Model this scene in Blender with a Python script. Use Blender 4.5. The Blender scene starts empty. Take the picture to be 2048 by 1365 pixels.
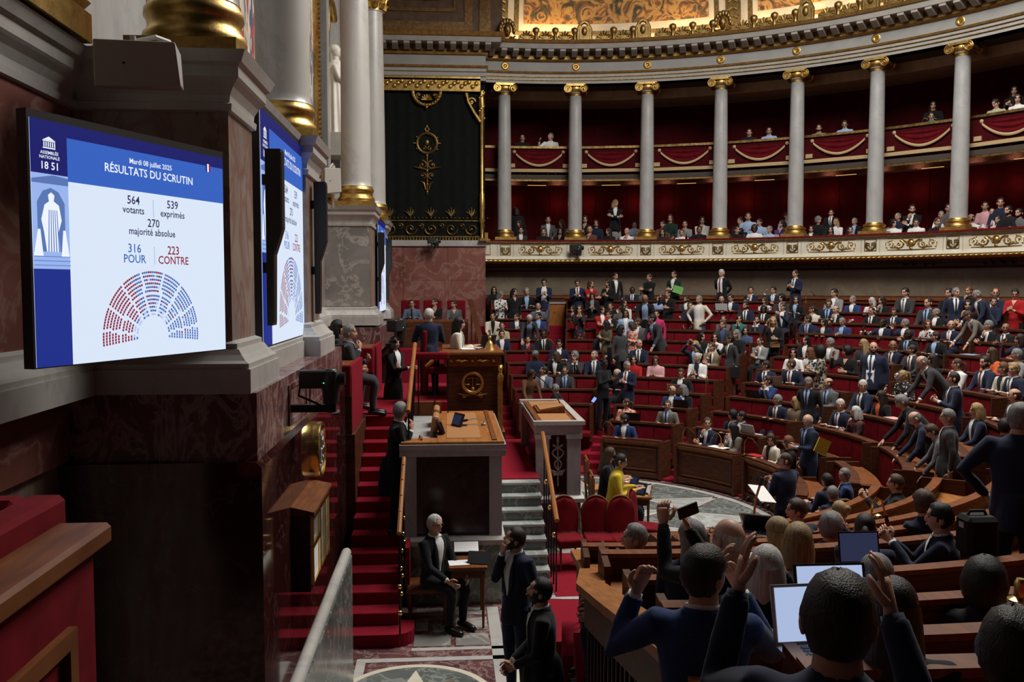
import bpy, bmesh, math, random
import numpy as np
from mathutils import Vector, Matrix, Euler
from mathutils.bvhtree import BVHTree
random.seed(7)
S = bpy.context.scene
COL = S.collection
PI = math.pi
# ------------------------------------------------------------------ camera
F, YAW, PITCH, EYE = 1782.0, .0722, .059, 4.05
cd = bpy.data.cameras.new('camera'); cam = bpy.data.objects.new('camera', cd); COL.objects.link(cam)
cam.location = (0, 0, EYE); cam.rotation_euler = (PI/2-PITCH, 0, -YAW)
cd.sensor_width = 36; cd.lens = F/2048*36; cd.clip_start = .05; cd.clip_end = 200
S.camera = cam
# ------------------------------------------------------------------ world, lights, exposure
W = bpy.data.worlds.new('world'); S.world = W; W.use_nodes = True
W.node_tree.nodes['Background'].inputs[0].default_value = (.75, .82, 1, 1)
W.node_tree.nodes['Background'].inputs[1].default_value = .008
def area(name, loc, size, size_y, energy, col=(1, 1, 1), rot=(0, 0, 0), spread=PI):
    l = bpy.data.lights.new(name, 'AREA'); l.shape = 'RECTANGLE'; l.size = size; l.size_y = size_y
    l.energy = energy; l.color = col; l.spread = spread
    o = bpy.data.objects.new(name, l); COL.objects.link(o); o.location = loc; o.rotation_euler = rot
    return o
def point(name, loc, energy, col=(1, .75, .45), r=.08):
    l = bpy.data.lights.new(name, 'POINT'); l.energy = energy; l.color = col; l.shadow_soft_size = r
    o = bpy.data.objects.new(name, l); COL.objects.link(o); o.location = loc
    return o
area('skylight_light', (7.0, 14.2, 15.6), 6.5, 8.5, 4200, (1, .965, .92))
vs = S.view_settings
vs.view_transform = 'Standard'; vs.look = 'None'; vs.gamma = 1; vs.exposure = -0.32; vs.use_curve_mapping = False
# ------------------------------------------------------------------ place geometry
BX, BY = 1.9, 15.13          # centre of the bench circles
CX, CY, CR = 2.68, 15.13, 13.0   # centre and radius of the colonnade
R0, DR = 4.0, .75            # first desk radius, row depth
def ray(x, y):
    a = (x-1024)/F; b = -(y-682.5)/F
    d = math.cos(PITCH)+b*math.sin(PITCH); u = -math.sin(PITCH)+b*math.cos(PITCH)
    return (a*math.cos(YAW)+d*math.sin(YAW), -a*math.sin(YAW)+d*math.cos(YAW), u)
def at_z(x, y, z):
    r = ray(x, y); t = (z-EYE)/r[2]; return Vector((r[0]*t, r[1]*t, z))
def at_Y(x, y, Y):
    r = ray(x, y); t = Y/r[1]; return Vector((r[0]*t, Y, EYE+r[2]*t))
def at_X(x, y, X):
    r = ray(x, y); t = X/r[0]; return Vector((X, r[1]*t, EYE+r[2]*t))
def floor_far(r): return .06+.257*(r-R0)/DR
NEAR_R = [4.4, 5.1, 5.9, 6.7, 7.5, 8.38, 9.33, 10.28, 11.23, 12.2, 13.0]; NEAR_Z = [.20, .40, .60, .80, 1.0, 1.20, 1.31, 1.47, 1.67, 1.95, 2.20]
def floor_near(r): return float(np.interp(r, NEAR_R, NEAR_Z))
def ramp(phi):               # the block below the camera is less steep than the others
    return 0
def tier_z(i, phi): 
    r = R0+DR*i; t = ramp(phi); return floor_far(r)*(1-t)+floor_near(r)*t
def pol(r, phi, cx=BX, cy=BY): return (cx+r*math.sin(phi), cy+r*math.cos(phi))
# ------------------------------------------------------------------ materials
MATS = {}
def newmat(name):
    m = bpy.data.materials.new(name); m.use_nodes = True; MATS[name] = m
    return m, m.node_tree.nodes, m.node_tree.links, m.node_tree.nodes['Principled BSDF']
def rgb(c): return (c[0], c[1], c[2], 1)
def plain(name, c, rough=.6, metal=0, spec=.5, sheen=0, emis=None, es=0):
    m, n, l, b = newmat(name)
    b.inputs['Base Color'].default_value = rgb(c); b.inputs['Roughness'].default_value = rough
    b.inputs['Metallic'].default_value = metal; b.inputs['Specular IOR Level'].default_value = spec
    if sheen: b.inputs['Sheen Weight'].default_value = sheen
    if emis: b.inputs['Emission Color'].default_value = rgb(emis); b.inputs['Emission Strength'].default_value = es
    return m
def noisy(name, cols, scale=4, rough=.6, metal=0, detail=6, distort=0, stretch=(1, 1, 1), bump=0, bscale=None, spec=.5, sheen=0, rot=(0, 0, 0)):
    m, n, l, b = newmat(name)
    tc = n.new('ShaderNodeTexCoord'); mp = n.new('ShaderNodeMapping'); mp.inputs['Scale'].default_value = stretch; mp.inputs['Rotation'].default_value = rot
    l.new(tc.outputs['Object'], mp.inputs['Vector'])
    t = n.new('ShaderNodeTexNoise'); t.inputs['Scale'].default_value = scale; t.inputs['Detail'].default_value = detail; t.inputs['Distortion'].default_value = distort
    l.new(mp.outputs[0], t.inputs['Vector'])
    r = n.new('ShaderNodeValToRGB'); l.new(t.outputs[0], r.inputs[0])
    e = r.color_ramp.elements
    while len(e) < len(cols): e.new(.5)
    for k, (p, c) in enumerate(cols): e[k].position = p; e[k].color = rgb(c)
    l.new(r.outputs[0], b.inputs['Base Color'])
    b.inputs['Roughness'].default_value = rough; b.inputs['Metallic'].default_value = metal; b.inputs['Specular IOR Level'].default_value = spec
    if sheen: b.inputs['Sheen Weight'].default_value = sheen
    if bump:
        t2 = n.new('ShaderNodeTexNoise'); t2.inputs['Scale'].default_value = bscale or scale*4; l.new(mp.outputs[0], t2.inputs['Vector'])
        bp = n.new('ShaderNodeBump'); bp.inputs['Strength'].default_value = bump; bp.inputs['Distance'].default_value = .01
        l.new(t2.outputs[0], bp.inputs['Height']); l.new(bp.outputs[0], b.inputs['Normal'])
    return m
def marble(name, base, vein, scale=1.5, rough=.3, amount=.5, base2=None, sharp=.06, stretch=(1, 1, 1), rot=(0, .5, .6), spec=.5):
    """cloudy ground with thin distorted veins"""
    m, n, l, b = newmat(name)
    tc = n.new('ShaderNodeTexCoord'); mp = n.new('ShaderNodeMapping'); mp.inputs['Scale'].default_value = stretch; mp.inputs['Rotation'].default_value = rot
    l.new(tc.outputs['Object'], mp.inputs['Vector'])
    t = n.new('ShaderNodeTexNoise'); t.inputs['Scale'].default_value = scale; t.inputs['Detail'].default_value = 8; t.inputs['Distortion'].default_value = .6
    l.new(mp.outputs[0], t.inputs['Vector'])
    r = n.new('ShaderNodeValToRGB'); l.new(t.outputs[0], r.inputs[0]); e = r.color_ramp.elements
    e[0].position = .3; e[0].color = rgb(base2 or [x*.72 for x in base]); e[1].position = .68; e[1].color = rgb(base)
    t2 = n.new('ShaderNodeTexNoise'); t2.inputs['Scale'].default_value = scale*1.3; t2.inputs['Detail'].default_value = 10; t2.inputs['Distortion'].default_value = .9; t2.inputs['Roughness'].default_value = .62
    l.new(mp.outputs[0], t2.inputs['Vector'])
    r2 = n.new('ShaderNodeValToRGB'); l.new(t2.outputs[0], r2.inputs[0]); e = r2.color_ramp.elements
    e[0].position = .5-sharp; e[0].color = (0, 0, 0, 1); e[1].position = .5; e[1].color = (amount, amount, amount, 1)
    k = e.new(.5+sharp); k.color = (0, 0, 0, 1)
    mx = n.new('ShaderNodeMix'); mx.data_type = 'RGBA'; l.new(r2.outputs[0], mx.inputs[0]); l.new(r.outputs[0], mx.inputs[6]); mx.inputs[7].default_value = rgb(vein)
    l.new(mx.outputs[2], b.inputs['Base Color']); b.inputs['Roughness'].default_value = rough; b.inputs['Specular IOR Level'].default_value = spec
    return m
M_WHITE = marble('white_marble', (.54, .525, .49), (.33, .32, .315), .9, .32, .45, sharp=.035, stretch=(1, 1, .55))
M_PALE = marble('pale_veined_marble', (.44, .44, .43), (.27, .275, .28), 1.6, .35, .4, sharp=.04, stretch=(1, 1, .5))
M_GREY = marble('grey_marble', (.30, .285, .26), (.62, .58, .52), 1.2, .28, .5, (.17, .165, .155), .03)
M_BROWN = marble('brown_breccia', (.34, .27, .22), (.20, .07, .05), 2.2, .3, .7, (.20, .16, .14), .06, (1, 1, .45))
M_RED = marble('red_marble', (.26, .105, .08), (.40, .26, .22), 1.1, .3, .45, (.15, .05, .04), .04)
M_BREC = marble('dark_red_breccia', (.17, .075, .07), (.42, .32, .30), 3.0, .22, .6, (.075, .03, .035), .05, (1, 1, .6))
M_POL = marble('polished_oxblood_marble', (.045, .012, .010), (.20, .12, .11), 1.4, .06, .35, (.028, .006, .006), .012, spec=.8)
M_GREEN = marble('green_marble', (.16, .18, .165), (.45, .47, .44), 2.0, .2, .5, (.08, .095, .09), .04)
M_STEPM = marble('pale_green_step_marble', (.42, .44, .42), (.62, .63, .60), 2.0, .2, .6, (.27, .30, .285), .05)
M_OCHRE = marble('ochre_marble', (.22, .175, .115), (.17, .085, .06), 1.0, .4, .5, (.13, .105, .075), .06)
M_DPANEL = marble('dark_porphyry', (.045, .016, .014), (.09, .05, .045), 3, .2, .3, (.03, .01, .01), .03)
M_GOLD = noisy('gilding', [(.3, (.40, .25, .065)), (.7, (.70, .47, .16))], 9, .38, 1, bump=.15)
M_GOLDD = noisy('aged_gilding', [(.3, (.15, .095, .034)), (.7, (.36, .24, .085))], 14, .42, 1, bump=.4)
M_BRASS = plain('brass', (.78, .55, .20), .22, 1)
M_WOOD = noisy('dark_mahogany', [(.3, (.050, .016, .008)), (.7, (.105, .036, .016))], 5, .5, stretch=(1, 1, 8), spec=.18)
M_WOODM = noisy('mahogany', [(.3, (.115, .036, .011)), (.7, (.20, .066, .020))], 4, .52, stretch=(6, 1, 1), spec=.18)
M_WOODL = noisy('honey_wood', [(.3, (.24, .085, .020)), (.7, (.37, .145, .038))], 4, .5, stretch=(8, 1, 1), spec=.2)
M_LEATH = noisy('tan_leather', [(.3, (.34, .155, .055)), (.7, (.42, .20, .075))], 30, .5)
M_RVEL = noisy('red_velvet', [(.3, (.120, .003, .007)), (.7, (.175, .006, .012))], 7, .85, spec=.12)
M_CARP = noisy('red_carpet', [(.3, (.185, .006, .016)), (.7, (.26, .012, .026))], 60, .95, spec=.1, bump=.2)
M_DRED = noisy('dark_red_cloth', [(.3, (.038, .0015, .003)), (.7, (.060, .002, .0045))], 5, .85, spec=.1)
M_GRCUR = noisy('dark_green_cloth', [(.3, (.0028, .0045, .0035)), (.7, (.0050, .0075, .0055))], 6, .9, spec=.2)
M_CREAM = noisy('cream_paint', [(.3, (.60, .55, .42)), (.7, (.70, .65, .52))], 3, .5)
M_STONE = noisy('pale_stone', [(.3, (.29, .275, .24)), (.7, (.36, .34, .30))], 3, .6)
M_FRIEZE = noisy('grey_stone', [(.3, (.23, .23, .22)), (.7, (.28, .28, .265))], 2, .6)
M_BLACK = plain('black_plastic', (.012, .012, .014), .45)
M_BLACKM = plain('black_metal', (.02, .02, .022), .35, .6)
M_WPLAS = plain('beige_plastic', (.46, .43, .39), .5)
M_PAPER = plain('white_paper', (.82, .82, .80), .7)
M_STATUE = noisy('statue_marble', [(.3, (.66, .62, .55)), (.7, (.78, .74, .66))], 3, .5)
M_ALU = plain('aluminium', (.55, .56, .58), .35, .8)
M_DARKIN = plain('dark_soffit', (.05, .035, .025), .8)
M_BEAM = noisy('gilt_beam_paint', [(.3, (.30, .19, .10)), (.7, (.42, .28, .15))], 5, .5)
M_TAN = noisy('gold_braid', [(.3, (.36, .25, .12)), (.7, (.50, .36, .18))], 40, .7)
# painted vault: mottled ornament in gold, red, green
def painting(name, sc):
    m, n, l, b = newmat(name)
    tc = n.new('ShaderNodeTexCoord')
    t = n.new('ShaderNodeTexNoise'); t.inputs['Scale'].default_value = sc; t.inputs['Detail'].default_value = 4; t.inputs['Distortion'].default_value = 2.0
    l.new(tc.outputs['Object'], t.inputs['Vector'])
    r = n.new('ShaderNodeValToRGB'); l.new(t.outputs[0], r.inputs[0]); e = r.color_ramp.elements
    cs = [(.30, (.05, .04, .02)), (.40, (.07, .09, .05)), (.46, (.30, .10, .035)), (.50, (.46, .27, .075)), (.57, (.55, .34, .11)), (.63, (.26, .09, .04)), (.70, (.09, .10, .07))]
    while len(e) < len(cs): e.new(.5)
    for k, (p, c) in enumerate(cs): e[k].position = p; e[k].color = rgb(c)
    l.new(r.outputs[0], b.inputs['Base Color']); b.inputs['Roughness'].default_value = .7
    return m
M_PAINT = painting('painted_vault', 2.2)
M_TAPES = None
def tapestry():
    m, n, l, b = newmat('figured_tapestry')
    tc = n.new('ShaderNodeTexCoord'); mp = n.new('ShaderNodeMapping'); mp.inputs['Scale'].default_value = (1, 2.2, .6); l.new(tc.outputs['Object'], mp.inputs[0])
    t = n.new('ShaderNodeTexVoronoi'); t.inputs['Scale'].default_value = 3.4; wn = n.new('ShaderNodeTexNoise'); wn.inputs['Scale'].default_value = 2.5; l.new(mp.outputs[0], wn.inputs[0]); ad = n.new('ShaderNodeMix'); ad.data_type = 'RGBA'; ad.blend_type = 'ADD'; ad.inputs[0].default_value = 1.0; l.new(mp.outputs[0], ad.inputs[6]); l.new(wn.outputs['Color'], ad.inputs[7]); l.new(ad.outputs[2], t.inputs['Vector'])
    r = n.new('ShaderNodeValToRGB'); r.color_ramp.interpolation = 'CONSTANT'; l.new(t.outputs['Color'], r.inputs[0]); e = r.color_ramp.elements
    cs = [(0, (.42, .38, .30)), (.35, (.05, .07, .12)), (.47, (.32, .035, .045)), (.58, (.50, .46, .38)), (.72, (.09, .13, .17)), (.82, (.26, .16, .10))]
    while len(e) < len(cs): e.new(.5)
    for k, (p, c) in enumerate(cs): e[k].position = p; e[k].color = rgb(c)
    t2 = n.new('ShaderNodeTexNoise'); t2.inputs['Scale'].default_value = 9; l.new(mp.outputs[0], t2.inputs[0])
    mx = n.new('ShaderNodeMix'); mx.data_type = 'RGBA'; mx.blend_type = 'OVERLAY'; mx.inputs[0].default_value = .7
    l.new(r.outputs[0], mx.inputs[6]); l.new(t2.outputs[0], mx.inputs[7]); l.new(mx.outputs[2], b.inputs['Base Color']); b.inputs['Roughness'].default_value = .9
    return m
M_TAPES = tapestry()
# ------------------------------------------------------------------ mesh helpers
class MB:
    def __init__(s): s.v = []; s.f = []; s.m = []
    def add(s, vs, fs, mi=0):
        o = len(s.v); s.v += [tuple(p) for p in vs]
        s.f += [tuple(i+o for i in f) for f in fs]; s.m += [mi]*len(fs); return s
    def box(s, x0, x1, y0, y1, z0, z1, mi=0):
        return s.add([(x0, y0, z0), (x1, y0, z0), (x1, y1, z0), (x0, y1, z0), (x0, y0, z1), (x1, y0, z1), (x1, y1, z1), (x0, y1, z1)],
                     [(0, 3, 2, 1), (4, 5, 6, 7), (0, 1, 5, 4), (1, 2, 6, 5), (2, 3, 7, 6), (3, 0, 4, 7)], mi)
    def obox(s, c, sx, sy, sz, rz=0, rx=0, ry=0, mi=0):
        R = Euler((rx, ry, rz)).to_matrix(); q = []
        for z in (-1, 1):
            for x, y in ((-1, -1), (1, -1), (1, 1), (-1, 1)):
                q.append(Vector(c)+R @ Vector((x*sx/2, y*sy/2, z*sz/2)))
        return s.add(q, [(0, 3, 2, 1), (4, 5, 6, 7), (0, 1, 5, 4), (1, 2, 6, 5), (2, 3, 7, 6), (3, 0, 4, 7)], mi)
    def lathe(s, prof, n=24, c=(0, 0, 0), mi=0):
        q = []; fs = []
        for r, z in prof:
            for k in range(n): a = 2*PI*k/n; q.append((c[0]+r*math.cos(a), c[1]+r*math.sin(a), c[2]+z))
        for i in range(len(prof)-1):
            for k in range(n): fs.append((i*n+k, i*n+(k+1) % n, (i+1)*n+(k+1) % n, (i+1)*n+k))
        fs.append(tuple(range(n-1, -1, -1))); fs.append(tuple((len(prof)-1)*n+k for k in range(n)))
        return s.add(q, fs, mi)
    def tube(s, pts, rad, n=8, mi=0, flat=1.0):
        pts = [Vector(p) for p in pts]; L = len(pts)
        if not hasattr(rad, '__len__'): rad = [rad]*L
        q = []; fs = []; up = None
        for i, p in enumerate(pts):
            d = (pts[min(i+1, L-1)]-pts[max(i-1, 0)])
            d = d.normalized() if d.length > 1e-9 else Vector((0, 0, 1))
            if up is None: up = Vector((0, 0, 1)) if abs(d.z) < .9 else Vector((1, 0, 0))
            a = d.cross(up)
            if a.length < 1e-4: a = d.orthogonal()
            a.normalize(); b = a.cross(d).normalized(); up = b
            for k in range(n):
                t = 2*PI*k/n; q.append(p+(a*math.cos(t)+b*math.sin(t)*flat)*rad[i])
        for i in range(L-1):
            for k in range(n): fs.append((i*n+k, i*n+(k+1) % n, (i+1)*n+(k+1) % n, (i+1)*n+k))
        fs.append(tuple(range(n-1, -1, -1))); fs.append(tuple((L-1)*n+k for k in range(n)))
        return s.add(q, fs, mi)
    def grid(s, fn, nu, nv, mi=0, cu=False):
        q = [fn(u/nu if cu else u/nu, v/nv) for v in range(nv+1) for u in range(nu if cu else nu+1)]
        w = nu if cu else nu+1; fs = []
        for v in range(nv):
            for u in range(nu):
                u2 = (u+1) % w; fs.append((v*w+u, v*w+u2, (v+1)*w+u2, (v+1)*w+u))
        return s.add(q, fs, mi)
    def arc(s, prof, a0, a1, n=12, mi=0, cx=BX, cy=BY, zf=None):
        """sweep the closed (r, z) outline about a vertical axis from angle a0 to a1"""
        P = len(prof); q = []; fs = []
        for k in range(n+1):
            a = a0+(a1-a0)*k/n; dz = zf(a) if zf else 0
            for r, z in prof: x, y = pol(r, a, cx, cy); q.append((x, y, z+dz))
        for k in range(n):
            for i in range(P): j = (i+1) % P; fs.append((k*P+i, k*P+j, (k+1)*P+j, (k+1)*P+i))
        fs.append(tuple(range(P-1, -1, -1))); fs.append(tuple(n*P+i for i in range(P)))
        return s.add(q, fs, mi)
    def prism(s, prof, y0, y1, mi=0, axis='y'):
        """extrude a closed (a, z) outline along y (or x)"""
        P = len(prof); q = []
        for y in (y0, y1):
            for a, z in prof: q.append((a, y, z) if axis == 'y' else (y, a, z))
        fs = [(i, (i+1) % P, P+(i+1) % P, P+i) for i in range(P)]
        fs += [tuple(range(P-1, -1, -1)), tuple(range(P, 2*P))]
        return s.add(q, fs, mi)
    def sphere(s, c, rx, ry, rz, nu=12, nv=8, mi=0):
        q = [(c[0], c[1], c[2]-rz)]; fs = []
        for v in range(1, nv):
            t = -PI/2+PI*v/nv
            for u in range(nu): a = 2*PI*u/nu; q.append((c[0]+rx*math.cos(t)*math.cos(a), c[1]+ry*math.cos(t)*math.sin(a), c[2]+rz*math.sin(t)))
        q.append((c[0], c[1], c[2]+rz)); T = len(q)-1
        for u in range(nu):
            fs.append((0, 1+(u+1) % nu, 1+u)); fs.append((T, T-nu+u, T-nu+(u+1) % nu))
        for v in range(nv-2):
            for u in range(nu): fs.append((1+v*nu+u, 1+v*nu+(u+1) % nu, 1+(v+1)*nu+(u+1) % nu, 1+(v+1)*nu+u))
        return s.add(q, fs, mi)
    def mesh(s, name, mats, smooth=None):
        me = bpy.data.meshes.new(name); me.from_pydata(s.v, [], s.f)
        for m in (mats if isinstance(mats, (list, tuple)) else [mats]): me.materials.append(m)
        if any(s.m): me.polygons.foreach_set('material_index', s.m)
        bm = bmesh.new(); bm.from_mesh(me); bmesh.ops.delete(bm, geom=[v for v in bm.verts if not v.link_faces], context='VERTS'); bmesh.ops.recalc_face_normals(bm, faces=bm.faces); bm.to_mesh(me); bm.free()
        if smooth is not None:
            me.polygons.foreach_set('use_smooth', [True]*len(me.polygons))
            me.set_sharp_from_angle(angle=math.radians(smooth))
        me.update(); return me
    def build(s, name, mats, parent=None, smooth=None, loc=(0, 0, 0), rz=0):
        return put(name, s.mesh(name, mats, smooth), parent, loc, rz)
def put(name, me, parent=None, loc=(0, 0, 0), rz=0):
    o = bpy.data.objects.new(name, me); COL.objects.link(o)
    o.location = loc; o.rotation_euler = (0, 0, rz)
    if parent is not None: o.parent = parent
    return o
def empty(name, loc=(0, 0, 0), rz=0):
    o = put(name, None, None, loc, rz); o.empty_display_size = .2; return o
def tag(o, label=None, cat=None, group=None, kind=None):
    if label: o['label'] = label
    if cat: o['category'] = cat
    if group: o['group'] = group
    if kind: o['kind'] = kind
    return o
def struct(o): o['kind'] = 'structure'; return o
def copytree(o, parent=None):
    c = o.copy(); COL.objects.link(c)
    if parent is not None: c.parent = parent
    for ch in o.children: copytree(ch, c)
    return c
ORD = ['zeroth', 'first', 'second', 'third', 'fourth', 'fifth', 'sixth', 'seventh', 'eighth', 'ninth', 'tenth', 'eleventh', 'twelfth', 'thirteenth', 'fourteenth']
def textmesh(body, size=1, extrude=.0, align='CENTER'):
    c = bpy.data.curves.new('lettering', 'FONT'); c.body = body; c.size = size; c.extrude = extrude; c.offset = .012*size if extrude == 0 else 0; c.align_x = align; c.resolution_u = 2
    o = bpy.data.objects.new('lettering', c); COL.objects.link(o)
    dg = bpy.context.evaluated_depsgraph_get(); me = bpy.data.meshes.new_from_object(o.evaluated_get(dg))
    bpy.data.objects.remove(o); bpy.data.curves.remove(c); return me
TEXTS = {}
# =================================================================== FLOOR
fl = struct(MB().box(-4, 17, -1, 31, -.3, 0).build('floor', M_BREC))
def flat(name, pts, mat, z=.006, parent=fl):
    n = len(pts); mb = MB(); mb.add([(x, y, -.01) for x, y in pts]+[(x, y, z) for x, y in pts],
        [tuple(range(n-1, -1, -1)), tuple(range(n, 2*n))]+[(i, (i+1) % n, n+(i+1) % n, n+i) for i in range(n)])
    return mb.build(name, mat, parent)
def ring(name, r0, r1, mat, a0=0, a1=2*PI, n=64, cx=BX, cy=BY, z=.006, parent=fl):
    return MB().arc([(r0, -.01), (r1, -.01), (r1, z), (r0, z)], a0, a1, n, 0, cx, cy).build(name, mat, parent)
# rosette of the central floor: white bands with green and pale triangles between them
ring('tile_band', 3.70, 3.84, M_WHITE, z=.008); ring('tile_band', 2.38, 2.48, M_WHITE, z=.008); ring('tile_band', 1.1, 1.2, M_WHITE, z=.008)
def tri_ring(ra, rb, n, off=0):
    for k in range(n):
        a = 2*PI*(k+off)/n; h = PI/n; g = .030/ra
        o = [pol(rb, a-h*(1-.10)), pol(rb, a), pol(rb, a+h*(1-.10)), pol(ra, a)]
        mx = (k % 3 == 0)
        flat('tile', [pol(ra+.05, a), pol(rb-.02, a+h*.90), pol(rb-.01, a), pol(rb-.02, a-h*.90)], M_GREEN if not mx else M_GREEN)
        b = a+h
        flat('tile', [pol(rb-.06, b), pol(ra+.02, b-h*.90), pol(ra+.01, b), pol(ra+.02, b+h*.90)], M_STEPM)
        flat('tile_strip', [pol(ra, a+.00), pol(rb, a+h), pol(rb, a+h+.09/rb), pol(ra, a+.09/ra)], M_WHITE, .009)
        flat('tile_strip', [pol(ra, a-.09/ra), pol(rb, a-h-.09/rb), pol(rb, a-h), pol(ra, a)], M_WHITE, .009)
tri_ring(2.48, 3.70, 14); tri_ring(1.2, 2.38, 10, .5)
# entrance paving: medallion with a star, bands and slabs
mx, my = -.35, 8.6
ring('medallion_band', .74, .81, M_CREAM, cx=mx, cy=my, z=.010)
MB().lathe([(.74, -.01), (.74, .008)], 40, (mx, my, 0)).build('medallion_disc', M_GREEN, fl)
for k in range(8):
    a = k*PI/4; b = PI/8
    flat('star_point', [pol(.66 if k % 2 == 0 else .60, a, mx, my), pol(.30, a+b, mx, my), (mx, my), pol(.30, a-b, mx, my)], M_OCHRE if k % 2 else M_CREAM, .012)
flat('paving_band', [(-1.0, 9.50), (.62, 9.50), (.62, 9.60), (-1.0, 9.60)], M_WHITE)
flat('paving_band', [(-.42, 9.78), (.62, 9.78), (.62, 9.86), (-.42, 9.86)], M_WHITE)
flat('paving_band', [(-1.0, 7.6), (-.9, 7.6), (-.9, 9.5), (-1.0, 9.5)], M_WHITE)
flat('paving_band', [(.48, 7.6), (.62, 7.6), (.62, 11.1), (.48, 11.1)], M_WHITE)
flat('paving_band', [(.95, 7.6), (1.02, 7.6), (1.02, 11.1), (.95, 11.1)], M_WHITE)
for a, b, c, d in ((-.40, .02, 9.9, 10.25), (.08, .46, 9.9, 10.25), (.08, .46, 10.36, 10.75), (-.40, -.25, 10.36, 10.75), (-.4, .46, 10.85, 11.1)):
    flat('paving_slab', [(a, c), (b, c), (b, d), (a, d)], M_GREY)
flat('paving_slab', [(-.18, 10.30), (.02, 10.14), (.06, 10.40), (-.02, 10.58), (-.2, 10.54)], M_GREEN, .009)
for c in (8.0, 8.8, 9.6, 10.4): flat('paving_slab', [(.66, c), (.92, c), (.92, c+.7), (.66, c+.7)], M_OCHRE if int(c*10) % 16 == 0 else M_CREAM)
MB().arc([(3.86, -.01), (4.0, -.01), (4.0, .02), (3.86, .02)], -.1, 3.2, 60).build('kerb', M_BREC, fl)
# carpet round the centre on the camera side
MB().box(1.4, 3.4, 11.4, 13.3, -.01, .012).build('carpet', M_CARP, fl)
# tiers under the benches, carpeted
tr = struct(empty('floor_tiers')); tr.name = 'floor'
A5 = math.radians(122.5)
def a_lo(r): return -math.asin(.95/r)
def a_hi(r): return PI+math.asin(.80/r)
for i in range(13):
    r = R0+DR*i; r1 = r+DR if i < 12 else r+1.6
    MB().arc([(r, -.35), (r1+.02, -.35), (r1+.02, 0), (r, 0)], a_lo(r), A5, 52, 0, zf=lambda a, i=i: tier_z(min(i, 11), a)).build('tier', M_CARP, tr)
for i, r in enumerate(NEAR_R):
    r1 = NEAR_R[i+1] if i < 10 else 14.5
    MB().arc([(r, -.3), (r1+.02, -.3), (r1+.02, 0), (r, 0)], A5, a_hi(r), 30, 0, zf=lambda a, i=i: NEAR_Z[i]).build('tier', M_CARP, tr)
# half steps in the aisles
def aisle_list(r): return [(a_lo(r), math.radians(-3.1)), ((math.radians(5.7), math.radians(7.9)) if r > R0+DR*6.5 else (math.radians(15.7), math.radians(20.5))), (math.radians(40), math.radians(44.7)), (math.radians(67), math.radians(70.5)), (math.radians(93), math.radians(96)), (math.radians(118.5), math.radians(122.5))]
def block_list(r): 
    al = aisle_list(r); return [(al[k][1], al[k+1][0]) for k in range(5)]+[(al[5][1], a_hi(r))]
for i in range(1, 12):
    r = R0+DR*i
    for a0, a1 in aisle_list(r):
        z = (tier_z(i, a0)+tier_z(i-1, a0))/2
        MB().arc([(r-.36, z-.25), (r, z-.25), (r, z), (r-.36, z)], a0, a1, 4).build('step', M_CARP, tr)
# =================================================================== BACK WALL UNDER THE GALLERY
PH0, DPH = math.radians(-3.92), math.radians(9.84)
def carc(mb, prof, a0, a1, n=40, mi=0): return mb.arc(prof, a0, a1, n, mi, CX, CY)
ALO, AHI = math.radians(-6.8), math.radians(128)
wb = struct(carc(MB(), [(13.35, 2.5), (13.6, 2.5), (13.6, 4.6), (13.35, 4.6)], ALO, AHI, 70).build('wall_back', M_OCHRE, smooth=30))
carc(MB(), [(13.22, 3.2), (13.35, 3.2), (13.35, 3.78), (13.28, 3.84), (13.22, 3.84)], ALO, AHI, 70).build('wainscot', M_WOOD, wb, 30)
carc(MB(), [(13.19, 3.74), (13.24, 3.74), (13.24, 3.80), (13.19, 3.80)], ALO, AHI, 70).build('wainscot_rail', M_WOODM, wb, 30)
# gallery slab and floor
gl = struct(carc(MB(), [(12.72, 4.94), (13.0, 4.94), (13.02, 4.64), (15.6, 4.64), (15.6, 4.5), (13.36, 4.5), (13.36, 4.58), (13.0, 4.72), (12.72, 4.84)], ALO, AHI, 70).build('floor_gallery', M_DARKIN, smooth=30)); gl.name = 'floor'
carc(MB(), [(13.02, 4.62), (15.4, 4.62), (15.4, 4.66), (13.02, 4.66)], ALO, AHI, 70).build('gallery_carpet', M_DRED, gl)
carc(MB(), [(13.75, 4.66), (15.4, 4.66), (15.4, 4.91), (13.75, 4.91)], ALO, AHI, 70).build('gallery_step', M_DRED, gl)
# gilded egg-and-leaf moulding under the parapet (swelling with leaves)
def leafmould(r, z0, z1, depth, a0, a1, n):
    def fn(u, v):
        a = a0+(a1-a0)*u; t = PI*v
        rr = r-depth*math.sin(t)*(1+.22*math.sin(u*n*1.0*PI)*math.sin(3*t)); x, y = pol(rr, a, CX, CY); return (x, y, z0+(z1-z0)*v)
    return MB().grid(fn, n*2, 8)
leafmould(12.74, 4.83, 4.97, .085, ALO, AHI, 420).build('leaf_moulding', M_GOLD, gl, 60)
# parapet
pp = struct(carc(MB(), [(12.74, 4.96), (12.95, 4.96), (12.95, 5.50), (12.74, 5.50)], ALO, AHI, 70).build('wall_gallery', M_CREAM, smooth=30))
carc(MB(), [(12.68, 4.955), (12.76, 4.955), (12.76, 5.03), (12.70, 5.03)], ALO, AHI, 70).build('parapet_base', M_CREAM, pp, 30)
carc(MB(), [(12.66, 5.475), (12.98, 5.475), (12.98, 5.52), (12.66, 5.52)], ALO, AHI, 70).build('parapet_cornice', M_GOLDD, pp, 30)
carc(MB(), [(12.64, 5.52), (13.02, 5.52), (13.02, 5.562), (12.64, 5.562)], ALO, AHI, 70).build('velvet_rail', M_RVEL, pp, 30)
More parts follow.
